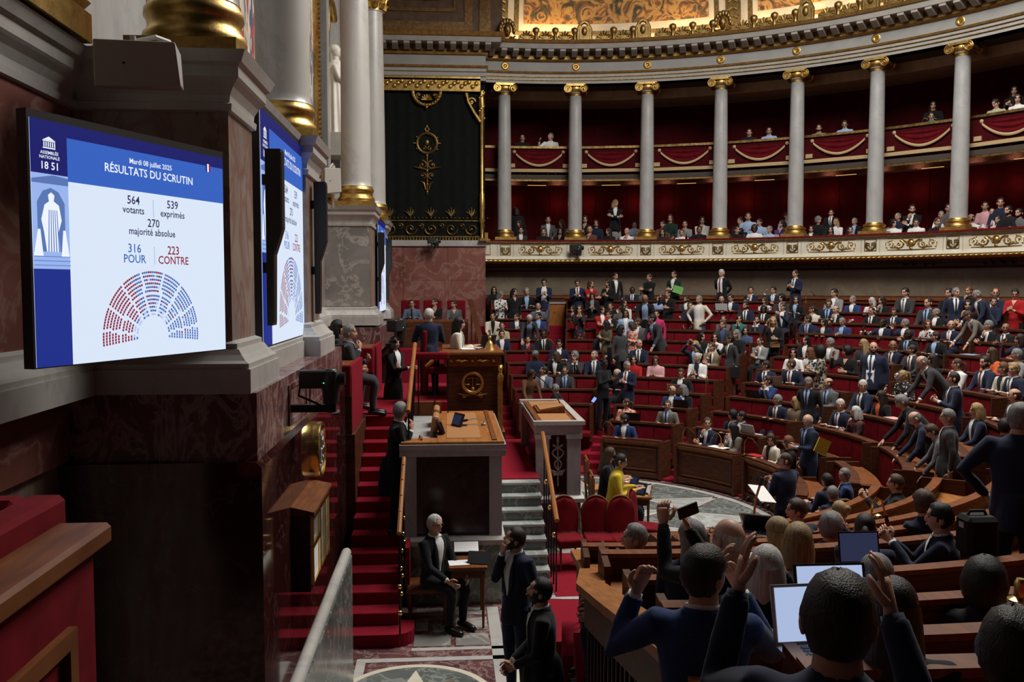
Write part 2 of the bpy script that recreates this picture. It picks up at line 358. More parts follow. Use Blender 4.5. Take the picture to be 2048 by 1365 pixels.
# ornament meshes for the parapet, built flat in (x, z), facing -y
def spiral(mb, cx, cz, r, turns, start, sgn, rad, n=26, y=-.008):
    pts = []; rr = []
    for k in range(n+1):
        t = k/n; a = start+sgn*turns*2*PI*t; q = r*(1-t)**.85+.004
        pts.append((cx+q*math.cos(a), y, cz+q*math.sin(a))); rr.append(rad*(1-.6*t))
    mb.tube(pts, rr, 5); mb.sphere((cx, y, cz), rad*1.7, rad*1.2, rad*1.7, 8, 5)
def frame(mb, w, h, t, y0=-.012, y1=.01):
    for x0, x1, z0, z1 in ((-w/2, w/2, h/2-t, h/2), (-w/2, w/2, -h/2, -h/2+t), (-w/2, -w/2+t, -h/2+t, h/2-t), (w/2-t, w/2, -h/2+t, h/2-t)): mb.box(x0, x1, y0, y1, z0, z1)
PW, PHH = 1.50, .335
scr = MB()
for s in (-1, 1):
    spiral(scr, s*.30, -.01, .115, 1.35, PI/2, s, .016); spiral(scr, s*.56, .02, .10, 1.25, -PI/2, -s, .014)
    scr.tube([(s*.06, -.008, -.05), (s*.14, -.008, .07), (s*.22, -.008, .115), (s*.30, -.008, .105)], [.010, .018, .015, .014], 5)
    scr.tube([(s*.30, -.008, -.125), (s*.42, -.008, -.08), (s*.47, -.008, -.09), (s*.56, -.008, -.08)], [.012, .017, .015, .013], 5)
    for k in range(7):
        a = k*1.1; scr.obox((s*(.20+.075*k), -.006, .10*math.sin(k*1.9)), .055, .016, .028, 0, 0, a)
    scr.tube([(s*.62, -.006, .09), (s*.68, -.006, .03), (s*.67, -.006, -.09)], [.006, .016, .005], 5)
scr_me = scr.mesh('gilded_scroll', M_GOLD, 60)
ur = MB().lathe([(.02, -.13), (.05, -.125), (.025, -.09), (.075, -.02), (.085, .04), (.06, .075), (.045, .085), (.07, .12), (.03, .125)], 12)
ur.v = [(x, y*.45, z) for x, y, z in ur.v]
for s in (-1, 1): ur.tube([(s*.06, 0, .08), (s*.12, 0, .06), (s*.10, 0, -.02), (s*.06, 0, -.04)], .011, 5)
ur_me = ur.mesh('gilded_urn', M_GOLD, 50)
fr = MB(); frame(fr, PW, PHH, .022); fr_me = fr.mesh('panel_frame', M_GOLDD)
fr2 = MB(); frame(fr2, .33, PHH, .018); fr2_me = fr2.mesh('panel_frame', M_GOLDD)
RF = textmesh('RF', .19, .006); RF.materials.append(M_GOLDD)
wr = MB()
for s in (-1, 1):
    pts = [(s*.125*math.sin(t), -.006, -.115*math.cos(t)-.01) for t in [k*PI*.72/8 for k in range(9)]]
    wr.tube(pts, .006, 5)
    for p in pts[1:]: wr.obox((p[0]*1.12, -.006, p[2]*1.1), .05, .012, .018, 0, 0, s*(-.6)); wr.obox((p[0]*.85, -.006, p[2]*.9), .035, .012, .014, 0, 0, s*.5)
wr_me = wr.mesh('laurel_sprig', M_GOLDD)
def on_parapet(name, me, phi, dz=0, dr=0, parent=pp):
    x, y = pol(12.735+dr, phi, CX, CY); o = put(name, me, parent, (x, y, 5.255+dz), -phi); return o
for k in range(0, 10):
    ph = PH0+DPH*k
    a = on_parapet('panel_frame', fr2_me, ph)
    t = on_parapet('rf_lettering', RF, ph, -.065, -.012); t.rotation_euler = (PI/2, 0, -ph)
    on_parapet('laurel_sprig', wr_me, ph, 0, -.004)
    m = ph+DPH/2
    on_parapet('panel_frame', fr_me, m); on_parapet('gilded_scroll', scr_me, m, 0, -.006); on_parapet('gilded_urn', ur_me, m, 0, -.02)
    for s in (-1, 1):
        x, y = pol(12.735, ph+s*DPH*.115, CX, CY); MB().box(-.006, .006, -.004, .01, -.22, .22).build('panel_joint', M_STONE, pp, None, (x, y, 5.255), -ph)
on_parapet('panel_frame', fr2_me, PH0-.045).scale.x = .6
# =================================================================== COLONNADE
def ionic(scale=1.0, mat=M_GOLD):
    mb = MB()
    mb.box(-.29, .29, -.27, .27, .30, .345)                      # abacus
    mb.lathe([(.20, 0), (.205, .10), (.24, .15), (.26, .20), (.24, .26)], 20)
    for s in (-1, 1):
        for y in (-.255, .255):
            sg = -1 if y < 0 else 1
            pts = []; rr = []
            for k in range(31):
                t = k/30; a = PI/2-s*2.1*2*PI*t*1.0; q = .118*(1-t)**.8+.006
                pts.append((s*.245+q*math.cos(a), y+sg*.012, .185+q*math.sin(a))); rr.append(.022*(1-.55*t))
            mb.tube(pts, rr, 5)
            mb.sphere((s*.245, y+sg*.015, .185), .022, .022, .022, 8, 6)
        mb.tube([(s*.245, -.25, .185), (s*.245, -.12, .185), (s*.245, 0, .185), (s*.245, .12, .185), (s*.245, .25, .185)], [.118, .10, .085, .10, .118], 16)
    for y in (-.255, .255): mb.box(-.245, .245, y-.02, y+.02, .275, .305)
    for k in range(7): mb.sphere((-.13+.0433*k, -.235, .215), .017, .02, .026, 6, 5)
    return mb.mesh('capital', mat, 50)
cap_me = ionic()
CB, CT = 5.558, 10.386
base_me = MB().lathe([(.315, 0), (.325, .03), (.315, .065), (.285, .08), (.275, .10), (.285, .125), (.305, .145), (.30, .18), (.245, .20), (.235, .235)], 28).mesh('base', M_GOLD, 50)
plin_me = MB().box(-.335, .335, -.335, .335, -.09, .0).mesh('plinth', M_GOLD)
sh = [(.232, .0), (.226, .04), (.222, .08)]+[(.222-.034*(t**1.6), .08+(4.25-.08)*t) for t in [k/8 for k in range(1, 9)]]+[(.205, 4.27), (.205, 4.30), (.19, 4.31)]
shaft_me = MB().lathe(sh, 32).mesh('shaft', M_PALE, 50)
for k in range(10):
    ph = PH0+DPH*k; x, y = pol(CR, ph, CX, CY)
    c = empty('ionic_column', (x, y, CB), -ph)
    tag(c, 'white marble gallery column with gilded scroll capital, %s from the green curtain' % ORD[k+1], 'column', 'gallery columns')
    put('plinth', plin_me, c, (0, 0, .09)); put('base', base_me, c, (0, 0, .09)); put('shaft', shaft_me, c, (0, 0, .30)); put('capital', cap_me, c, (0, 0, 4.485))
# gallery back wall, upper balcony, ceilings
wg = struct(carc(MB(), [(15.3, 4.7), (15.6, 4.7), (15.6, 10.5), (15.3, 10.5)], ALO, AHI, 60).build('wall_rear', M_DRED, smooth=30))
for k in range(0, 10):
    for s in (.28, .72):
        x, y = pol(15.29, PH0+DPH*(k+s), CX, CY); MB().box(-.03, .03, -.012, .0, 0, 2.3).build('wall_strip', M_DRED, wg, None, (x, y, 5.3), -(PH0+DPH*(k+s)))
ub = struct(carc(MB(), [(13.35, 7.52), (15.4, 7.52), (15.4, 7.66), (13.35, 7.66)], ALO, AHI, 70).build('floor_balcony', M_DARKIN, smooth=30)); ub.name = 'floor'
carc(MB(), [(14.2, 7.66), (15.4, 7.66), (15.4, 7.9), (14.2, 7.9)], ALO, AHI, 70).build('gallery_step', M_DRED, ub)
carc(MB(), [(13.36, 7.46), (13.75, 7.38), (13.75, 7.52), (13.36, 7.52)], ALO, AHI, 70).build('gilt_cornice', M_GOLDD, ub, 30)
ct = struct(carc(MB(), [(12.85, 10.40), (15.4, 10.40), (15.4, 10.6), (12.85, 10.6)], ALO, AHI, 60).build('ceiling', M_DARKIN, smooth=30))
carc(MB(), [(13.9, 10.10), (15.35, 10.10), (15.35, 10.40), (13.9, 10.40), (13.9, 10.24)], ALO, AHI, 70).build('ceiling_beam', M_BEAM, ct, 30)
for k in range(10):
    ph = PH0+DPH*k; x, y = pol(14.2, ph, CX, CY)
    MB().box(-.22, .22, -1.1, 1.1, -.24, 0).build('ceiling_beam', M_BEAM, ct, None, (x, y, 10.40), -ph)
# balcony front: velvet with swags and gold braid, one per bay
bay_w = 2*13.3*math.sin(DPH/2)
def swag(u, v):
    x = (u-.5)*1.42; sag = .36*(1-(2*u-1)**2)
    z = .22-.05*v-sag*v*.95; return (x, -.03-.045*math.sin(v*PI*5)*(.3+.7*(1-abs(2*u-1)))*.5-.02*v, z)
sw_me = MB().grid(swag, 24, 24).mesh('velvet_swag', noisy('swag_velvet', [(.3, (.07, .002, .005)), (.7, (.11, .004, .008))], 7, .9, spec=.1), 80)
br_ = MB()
def braid(u, v):
    x = (u-.5)*1.46; sag = .36*(1-(2*u-1)**2); z = .19-sag*.97-.075*v; return (x, -.07-.015*math.sin(PI*v), z)
br_.grid(braid, 24, 4); br_me = br_.mesh('swag_braid', M_TAN, 60)
rose_me = MB().lathe([(.05, 0), (.052, .012), (.035, .022), (.015, .03)], 12).mesh('rosette', M_TAN, 50)
bb_me = MB().box(-.1, .1, -.045, 0, -.06, .06).mesh('braid_block', M_TAN)
for k in range(-1, 10):
    ph = PH0+DPH*(k+.5); x, y = pol(13.33, ph, CX, CY)
    b = empty('balcony_front', (x, y, 8.14), -ph)
    tag(b, 'red velvet balcony front with swag and gold braid, %s bay from the green curtain' % ORD[k+2], 'balcony front', 'upper gallery fronts')
    h = bay_w/2+.02
    MB().box(-h, h, 0, .06, -.36, .36).build('velvet_panel', M_DRED, b); MB().box(-h, h, -.05, .10, .34, .41).build('gilt_rail', M_GOLDD, b)
    MB().box(-h, h, -.03, .07, -.40, -.30).build('braid_band', M_TAN, b)
    if k < 0: continue
    put('velvet_swag', sw_me, b); put('swag_braid', br_me, b)
    for s in (-1, 1):
        o = put('rosette', rose_me, b, (s*.78, -.0, .24)); o.rotation_euler = (PI/2, 0, 0)
        put('braid_block', bb_me, b, (s*.86, 0, -.20))
    # lamp bar below the balcony, lighting the red wall of the lower gallery
    lx, ly = pol(14.1, ph, CX, CY)
    la = empty('gallery_lamp', (lx, ly, 7.46), -ph); tag(la, 'gilt strip lamp below the upper gallery, %s bay from the green curtain' % ORD[k+2], 'lamp', 'gallery strip lamps')
    MB().box(-.42, .42, -.05, .05, -.05, .06).build('housing', M_GOLDD, la); MB().box(-.30, .30, -.052, -.02, -.058, -.048).build('tube', plain('lamp_tube%d' % k, (.9, .6, .3), .5, emis=(1, .55, .2), es=1.2), la)
    for s in (-.30, .30):
        qx, qy = pol(14.95, ph+s*DPH, CX, CY); point('gallery_lamp_light', (qx, qy, 6.9), 5.0, (1, .35, .25), .15)
# =================================================================== ENTABLATURE, CREST, VAULT
en = struct(carc(MB(), [(12.82, 10.40), (12.82, 10.50), (12.79, 10.50), (12.79, 10.60), (12.76, 10.60), (12.76, 10.69), (12.80, 10.73), (13.2, 10.73), (13.2, 10.40)], ALO, AHI, 80).build('trim_1', M_STONE, smooth=25))
for z, r in ((10.50, 12.785), (10.60, 12.755)): carc(MB(), [(r, z-.008), (r+.04, z-.008), (r+.04, z+.008), (r, z+.008)], ALO, AHI, 80).build('gilt_line', M_GOLDD, en)
carc(MB(), [(12.72, 10.69), (12.8, 10.69), (12.8, 10.745), (12.70, 10.745)], ALO, AHI, 80).build('gilt_fillet', M_GOLD, en, 25)
carc(MB(), [(12.80, 10.74), (13.2, 10.74), (13.2, 11.08), (12.80, 11.08)], ALO, AHI, 80).build('frieze', M_FRIEZE, en, 25)
carc(MB(), [(12.74, 11.06), (12.85, 11.06), (12.85, 11.11), (12.70, 11.11)], ALO, AHI, 80).build('gilt_fillet', M_GOLD, en, 25)
carc(MB(), [(12.72, 11.10), (13.2, 11.10), (13.2, 11.36), (12.72, 11.36)], ALO, AHI, 80).build('modillion_band', M_GOLDD, en, 25)
carc(MB(), [(12.30, 11.34), (13.2, 11.34), (13.2, 11.50), (12.26, 11.50), (12.28, 11.42)], ALO, AHI, 80).build('corona', M_STONE, en, 25)
carc(MB(), [(12.22, 11.49), (13.2, 11.49), (13.2, 11.58), (12.18, 11.58)], ALO, AHI, 80).build('gilt_cyma', M_GOLD, en, 25)
mod_me = MB().prism([(0, .0), (.02, -.13), (-.12, -.17), (-.30, -.10), (-.40, -.05), (-.40, .02), (0, .02)], -.085, .085, axis='x').mesh('modillion', M_STONE)
N = int((AHI-ALO)*12.5/.36)
for k in range(N):
    a = ALO+(k+.5)*(AHI-ALO)/N
    if a > math.radians(70): break
    x, y = pol(12.72, a, CX, CY); put('modillion', mod_me, en, (x, y, 11.32), -a)
ro = MB(); ro.lathe([(.115, 0), (.12, .02), (.10, .03), (.085, .012), (.07, .012), (.055, .03), (.03, .02), (.015, .035)], 20)
ro_me = ro.mesh('roundel', M_GOLD, 40)
for k in range(10):
    a = PH0+DPH*k; x, y = pol(12.80, a, CX, CY); o = put('roundel', ro_me, en, (x, y, 10.91), 0); o.rotation_euler = (PI/2, 0, -a)
# crest: palmettes, bosses and masks standing on the cornice
pal = MB()
for k in range(-3, 4):
    a = k*.42; L = .20*math.cos(k*.28); pal.tube([(0, 0, .02), (.55*L*math.sin(a), -.01, .02+.6*L*math.cos(a)), (L*math.sin(a), -.03, .02+L*math.cos(a))], [.028, .036, .016], 6)
pal.box(-.19, .19, -.04, .05, 0, .10)
for s in (-1, 1): spiral(pal, s*.14, .075, .055, 1.1, -PI/2, s, .016, 14, -.045)
pal_me = pal.mesh('palmette', M_GOLDD, 50)
bos_me = MB().lathe([(.055, 0), (.06, .06), (.045, .10), (.075, .17), (.095, .23), (.08, .29), (.03, .32)], 12).mesh('crest_boss', M_GOLDD, 50)
msk = MB(); msk.sphere((0, -.06, .20), .10, .09, .14, 12, 8)
for k in range(9): a = (k-4)*.42; msk.sphere((.17*math.sin(a), -.02, .22+.19*math.cos(a)), .055, .05, .075, 8, 6)
for s in (-1, 1): msk.tube([(s*.06, -.03, .05), (s*.14, -.05, .03), (s*.20, -.04, .08)], [.03, .035, .015], 6)
msk.box(-.12, .12, -.03, .06, 0, .08); msk.sphere((0, -.15, .18), .018, .03, .03, 6, 5)
for s in (-1, 1): msk.sphere((s*.04, -.135, .225), .016, .014, .010, 6, 4)
msk_me = msk.mesh('crest_mask', M_GOLDD, 50)
car = MB(); car.obox((0, 0, .17), .24, .10, .30); car.tube([(-.15, 0, .02), (-.15, 0, .25), (-.08, 0, .38), (0, 0, .42), (.08, 0, .38), (.15, 0, .25), (.15, 0, .02)], .045, 7); car.sphere((0, -.05, .2), .07, .05, .1)
car_me = car.mesh('crest_cartouche', M_GOLDD, 50)
step = DPH/3.6; k = 0; a = PH0+.0
while a < math.radians(72):
    x, y = pol(12.36, a, CX, CY); mk = k % 11
    me = msk_me if mk == 0 else (car_me if mk in (4, 7) else (pal_me if k % 2 else pal_me))
    put('crest_piece' if me is pal_me else me.name, me, en, (x, y, 11.58), -a).scale = (1.25, 1.2, 1.35)
    if me is pal_me:
        x, y = pol(12.36, a+step/2, CX, CY); put('crest_boss', bos_me, en, (x, y, 11.58), -(a+step/2)).scale = (1.25, 1.2, 1.25)
    a += step; k += 1
# vault
def cove(r, z, t): return (r-4.2*(1-math.cos(t)), z+4.2*math.sin(t))
va = struct(MB().grid(lambda u, v: (lambda c, a: (*pol(c[0], a, CX, CY), c[1]))(cove(13.0, 11.55, v*1.05), ALO+(AHI-ALO)*u), 80, 10).build('ceiling_vault', M_CREAM, smooth=60)); va.name = 'ceiling'
pan = [(math.radians(-2.6), math.radians(25.2)), (math.radians(29.0), math.radians(47.5)), (math.radians(51), math.radians(70)), (math.radians(73), math.radians(92))]
def strip(a0, a1, t0, t1, off, mat, name, n=24):
    def fn(u, v):
        c = cove(13.0-off, 11.55, t0+(t1-t0)*v); return (*pol(c[0], a0+(a1-a0)*u, CX, CY), c[1])
    return MB().grid(fn, n, 8).build(name, mat, va, 60)
for a0, a1 in pan:
    d = math.radians(.62)
    strip(a0, a1, .085, .62, .02, M_GOLDD, 'panel_border'); strip(a0+d, a1-d, .115, .60, .035, M_CREAM, 'panel_mat'); strip(a0+2.1*d, a1-2.1*d, .165, .57, .05, M_PAINT, 'painted_panel')
    strip(a0-math.radians(2.9), a0-math.radians(.9), .03, .62, .05, M_GOLDD, 'leaf_rib', 4)
    for j in range(9):
        for s in (-1, 1):
            c = cove(12.93, 11.55, .09+.055*j); aa = a0-math.radians(1.9)+s*.006
            x, y = pol(c[0], aa, CX, CY); MB().obox((0, 0, 0), .13, .05, .05, 0, 0, s*.6).build('rib_leaf', M_GOLDD, va, None, (x, y, c[1]), -aa)
# lamps hidden behind the crest that wash the vault
for a, e in [(-1.0, 30), (2, 22), (5, 30), (16, 10), (20, 30), (24, 22), (31, 24), (37, 34), (43, 20), (52, 24), (58, 24), (65, 20)]:
    x, y = pol(12.62, math.radians(a), CX, CY)
    o = empty('cornice_lamp', (x, y, 11.60), -math.radians(a)); tag(o, 'small lamp behind the gilded crest below the painted vault', 'lamp', 'cornice lamps')
    MB().box(-.12, .12, -.05, .05, -.02, .05).build('housing', M_BLACKM, o); MB().box(-.10, .10, -.04, .04, .05, .06).build('lens', plain('lens', (1, .8, .5), .4, emis=(1, .7, .35), es=6), o)
    point('cornice_lamp_light', (x, y, 11.74), e*.85, (1, .64, .28), .06)
# glazed ceiling over the hall
sk = struct(MB().box(-3, 14, 3, 28, 15.8, 15.9).build('ceiling_glazing', plain('opal_glazing', (.25, .25, .26), .5), None)); sk.name = 'ceiling'
# =================================================================== END WALL WITH THE GREEN CURTAIN (faces the camera)
GY = 27.5
we = struct(MB().box(-3.2, 1.17, GY, GY+.5, 0, 5.36).build('wall_end', M_RED))
MB().box(-3.2, 1.2, GY-.08, GY+.3, 5.34, 5.52).build('marble_ledge', M_WHITE, we)
MB().box(-3.2, 1.17, GY+.12, GY+.6, 5.5, 10.5).build('curtain_backing', M_GRCUR, we)
for k, (a, b) in enumerate(((-3.0, -1.35), (-1.35, .02), (.02, 1.17))):
    for j, (z0, z1) in enumerate(((2.2, 4.3), (4.3, 5.34), (.2, 2.2))):
        MB().box(a+.004, b-.004, GY-.02-.006*((k+j) % 2), GY+.01, z0+.004, z1-.004).build('marble_panel', M_RED, we)
cur = empty('green_curtain', (-.6, GY, 5.5)); tag(cur, 'dark green hanging with gilded emblem and border between marble wall and entablature', 'curtain')
def cfn(u, v): return (-2.4+u*4.1-.0, .02+.018*math.sin(u*60), .02+v*4.85)
MB().grid(lambda u, v: (-2.1+u*3.75, -.02+.012*math.sin(u*70), .08+v*4.75), 90, 1).build('cloth', M_GRCUR, cur, 60)
cb = MB()
for k in range(6):
    x = -1.75+k*.62
    spiral(cb, x, .36, .19, 1.4, PI if k % 2 else 0, 1 if k % 2 else -1, .026, 24, -.05); spiral(cb, x+.31, .46, .09, 1.2, -PI/2, 1, .018, 16, -.05)
    for j in range(-2, 3): cb.tube([(x, -.05, .74), (x+.05*j, -.05, .86), (x+.09*j, -.05, .90+.06*(2-abs(j)))], [.02, .024, .008], 5)
    for j in range(5): cb.sphere((x+.12*j, -.05, .70), .026, .02, .022, 6, 4)
cb.box(-2.0, 1.6, -.055, -.03, .60, .63); cb.box(-2.0, 1.6, -.055, -.03, .12, .15)
for k in range(40): cb.box(-1.98+.09*k, -1.93+.09*k, -.05, -.03, 0, .12)
cb.build('border', M_GOLDD, cur, 50)
em = MB()
pts = [(.30*math.cos(t), -.05, 2.95+.30*math.sin(t)) for t in [2*PI*k/24 for k in range(25)]]; em.tube(pts, .042, 6)
em.sphere((0, -.05, 2.97), .07, .04, .10, 8, 6)
for s in (-1, 1):
    spiral(em, s*.09, 2.80, .07, 1.2, PI/2, s, .018, 14, -.05); spiral(em, s*.15, 2.30, .13, 1.4, PI/2, s, .026, 20, -.05); spiral(em, s*.13, 1.98, .10, 1.3, -PI/2, -s, .022, 18, -.05)
    em.tube([(0, -.05, 2.15), (s*.2, -.05, 2.20), (s*.42, -.05, 2.24)], [.02, .03, .008], 6); em.tube([(s*.05, -.05, 1.55), (s*.10, -.05, 1.75), (s*.2, -.05, 1.80)], [.02, .03, .01], 6)
    em.obox((s*.36, -.05, 2.95), .12, .03, .03); em.tube([(0, -.05, 3.28), (s*.06, -.05, 3.36), (s*.03, -.05, 3.44)], [.03, .03, .01], 6)
for z in (3.45, 2.58, 2.12, 1.70, 1.48): em.sphere((0, -.05, z), .04, .03, .06, 8, 6)
em.tube([(0, -.05, 1.4), (0, -.05, 2.62)], .022, 6)
for k in range(6): em.sphere((.36*math.cos(k*PI/3+.5), -.05, 2.95+.36*math.sin(k*PI/3+.5)), .03, .03, .03, 6, 4)
em.build('emblem', M_GOLDD, cur, 50)
vl = MB(); vl.box(-2.3, 1.62, -.12, .02, 4.52, 4.92); 
for k in range(34): vl.sphere((-2.2+.112*k, -.12, 4.72+.08*math.sin(k*2.1)), .07, .05, .075, 7, 5)
vl.box(-2.3, 1.62, -.15, .0, 4.50, 4.55); vl.box(-2.3, 1.62, -.15, .0, 4.88, 4.94)
vl.build('gilded_valance', M_GOLD, cur, 50)
fe = MB()
fe.tube([(-.42+.42*(1-math.cos(t)), -.1, 4.5-.42*math.sin(t)) for t in [k*PI/14 for k in range(15)]], .05, 6)
for k in range(15): t = k*PI/14; fe.sphere((-.42*math.cos(t), -.12, 4.5-.42*math.sin(t)), .045, .045, .045, 6, 4)
for j in range(-3, 4): fe.tube([(0, -.1, 4.24), (.16*math.sin(j*.5), -.1, 4.24+.16*math.cos(j*.5))], [.02, .03], 5)
for s in (-1, 1): spiral(fe, s*.24, 4.38, .08, 1.2, -PI/2, s, .016, 14, -.1)
fe.sphere((0, -.1, 4.02), .04, .04, .06); fe.build('festoon', M_GOLD, cur, 50)
rod = MB().lathe([(.05, 0), (.075, .06), (.05, .12), (.06, .5), (.095, .6), (.07, .75), (.085, 1.0), (.085, 1.4), (.06, 1.45), (.055, 3.6), (.085, 3.7), (.075, 3.95), (.10, 4.1), (.05, 4.5)], 14, (1.66, -.12, .02))
for k in range(16): rod.sphere((1.66+.07*math.cos(k*.9), -.12+.07*math.sin(k*.9), 3.7+.055*k), .04, .04, .05, 6, 4)
for s in (-1,): rod.tube([(1.62, -.12, 3.6), (1.42, -.12, 3.9), (1.25, -.12, 4.2), (1.2, -.12, 4.45)], [.06, .05, .04, .06], 7); spiral(rod, 1.35, 4.2, .12, 1.4, 0, 1, .03, 18, -.12)
rod.box(1.58, 1.90, -.25, .05, .0, .06); rod.box(1.74, 1.84, -.2, 0, .06, .25)
rod.build('gilded_pole', M_GOLD, cur, 50)
# entablature over the green curtain
eg = struct(MB().prism([(GY-.12, 10.33), (GY-.12, 10.45), (GY-.16, 10.45), (GY-.16, 10.58), (GY-.20, 10.58), (GY-.20, 10.70), (GY+.4, 10.70), (GY+.4, 10.33)], -3.2, 1.20, axis='x').build('trim_2', M_STONE))
MB().prism([(GY-.24, 10.69), (GY+.3, 10.69), (GY+.3, 10.75), (GY-.27, 10.75)], -3.2, 1.25, axis='x').build('gilt_fillet', M_GOLD, eg)
MB().box(-3.2, 1.18, GY-.16, GY+.4, 10.75, 11.10).build('frieze', M_FRIEZE, eg)
MB().prism([(GY-.22, 11.08), (GY+.3, 11.08), (GY+.3, 11.14), (GY-.25, 11.14)], -3.2, 1.25, axis='x').build('gilt_fillet', M_GOLD, eg)
MB().box(-3.2, 1.22, GY-.2, GY+.4, 11.13, 11.38).build('modillion_band', M_GOLDD, eg)
MB().prism([(GY-.62, 11.36), (GY+.3, 11.36), (GY+.3, 11.52), (GY-.66, 11.52)], -3.2, 1.62, axis='x').build('corona', M_STONE, eg)
MB().prism([(GY-.70, 11.51), (GY+.3, 11.51), (GY+.3, 11.62), (GY-.76, 11.62)], -3.2, 1.72, axis='x').build('gilt_cyma', M_GOLD, eg)
for k in range(13): put('modillion', mod_me, eg, (-2.9+.345*k, GY-.2, 11.34))
# dark coffered vault over it
cv = struct(MB().grid(lambda u, v: (-3.2+u*4.9, GY+.2-3.2*(1-math.cos(v*1.2)), 11.6+3.2*math.sin(v*1.2)), 4, 10).build('ceiling_coffers', noisy('brown_coffer_paint', [(.3, (.055, .028, .012)), (.7, (.12, .065, .028))], 5, .6), smooth=60)); cv.name = 'ceiling'
def cbar(x0, x1, t0, t1, off, mat, name):
    MB().grid(lambda u, v: (x0+u*(x1-x0), GY+.2-off-3.2*(1-math.cos(t0+(t1-t0)*v)), 11.6+(3.2-off)*math.sin(t0+(t1-t0)*v)), 3, 6).build(name, mat, cv, 60)
M_BRG = noisy('brown_gilt', [(.3, (.12, .06, .02)), (.7, (.25, .14, .05))], 12, .45, .5, bump=.4)
for x0, x1, t0, t1 in ((-2.3, .75, .09, .17), (.55, .80, .09, .8), (-2.3, -2.05, .09, .8), (1.0, 1.35, .03, .9), (-1.7, .25, .26, .29), (.22, .28, .26, .8), (-1.75, -1.68, .26, .8), (-1.2, -.2, .36, .7)): cbar(x0, x1, t0, t1, .03, M_BRG, 'coffer_rib')
# =================================================================== TRIBUNE WALL (on the left)
_w = MB(); _w.box(-3.3, -2.8, -1, 21.0, 0, 12.5); _w.box(-3.3, -2.8, 22.5, 27.6, 0, 12.5); _w.box(-3.3, -2.8, 21.0, 22.5, 0, 7.2); _w.box(-3.3, -2.8, 21.0, 22.5, 10.75, 12.5); _w.box(-3.6, -3.3, 20.9, 22.6, 7, 11)
wl = struct(_w.build('wall_left', M_BROWN))
MB().box(-2.82, -2.76, .5, 6.9, 4.0, 5.35).build('marble_panel', M_RED, wl)
MB().box(-2.82, -2.74, .5, 6.9, 2.8, 3.98).build('marble_panel', M_RED, wl)
def rloft(mb, rings, x0, x1, y0, y1, mi=0):
    """stack of rectangles (z, offset) growing on three sides"""
    q = []; fs = []
    for z, o in rings: q += [(x0, y0-o, z), (x1+o, y0-o, z), (x1+o, y1+o, z), (x0, y1+o, z)]
    for k in range(len(rings)-1):
        for i in range(4): j = (i+1) % 4; fs.append((k*4+i, k*4+j, k*4+4+j, k*4+4+i))
    fs.append((3, 2, 1, 0)); n = len(rings)*4; fs.append((n-4, n-3, n-2, n-1))
    return mb.add(q, fs, mi)
RB = [(3.28, .165), (3.46, .165), (3.46, .15), (3.50, .15), (3.52, .12), (3.56, .085), (3.60, .06), (3.60, .045), (3.64, .045), (3.66, .0)]
RC = [(5.34, .0), (5.35, .03), (5.40, .035), (5.41, .015), (5.46, .02), (5.52, .05), (5.56, .085), (5.58, .10), (5.66, .10), (5.68, .13), (5.76, .165)]
def pedestal(y0, y1, x1=-1.6, mat=M_BROWN, x0=-2.85, sidepanel=False):
    p = rloft(MB(), [(3.64, 0), (5.36, 0)], x0, x1, y0, y1).build('pedestal_shaft', mat, wl)
    rloft(MB(), RB, x0, x1, y0, y1).build('pedestal_base', M_WHITE, wl); rloft(MB(), RC, x0, x1, y0, y1).build('pedestal_cornice', M_WHITE, wl)
    if sidepanel: MB().box(x0+.1, x1-.02, y0-.012, y0+.02, 3.67, 5.33).build('marble_panel', M_GREY, wl)
PED = [6.78+.36, 10.86, 19.36, 23.4]
pedestal(6.76, 7.55); pedestal(10.36, 11.3); pedestal(18.85, 20.0, sidepanel=True); pedestal(22.95, 23.9)
pedestal(7.6, 10.3, -1.78); pedestal(20.0, 22.9, -1.78); pedestal(23.9, 27.5, -2.3, M_RED); pedestal(.3, 6.7, -2.7, M_RED); pedestal(11.3, 18.85, -2.55)
# breccia course below the pedestals, polished wall below that
MB().box(-2.9, -1.40, 6.62, 11.9, 2.74, 3.285).build('breccia_course', M_BREC, wl); MB().box(-2.9, -1.40, 18.6, 27.5, 2.74, 3.24).build('breccia_course', M_BREC, wl)
MB().box(-2.9, -2.35, 11.9, 18.6, 2.0, 3.26).build('breccia_course', M_BREC, wl)
for a, b in ((7.9, 8.9), (9.1, 10.1)):
    for y0, y1, z0, z1 in ((a, b, 3.16, 3.20), (a, b, 2.84, 2.88), (a, a+.04, 2.88, 3.16), (b-.04, b, 2.88, 3.16)): MB().box(-1.41, -1.385, y0, y1, z0, z1).build('panel_moulding', M_BREC, wl)
pw = struct(MB().prism([(-2.9, 0), (-1.36, 0), (-1.36, 2.74), (-1.40, 2.78), (-2.9, 2.78)], 6.56, 11.9).build('wall_podium', M_POL))
pb = struct(MB().prism([(-2.9, 0), (-1.36, 0), (-1.36, 2.0), (-2.9, 2.0)], 18.6, 27.4).build('wall_podium_far', M_POL)); pb.name = 'wall_podium'
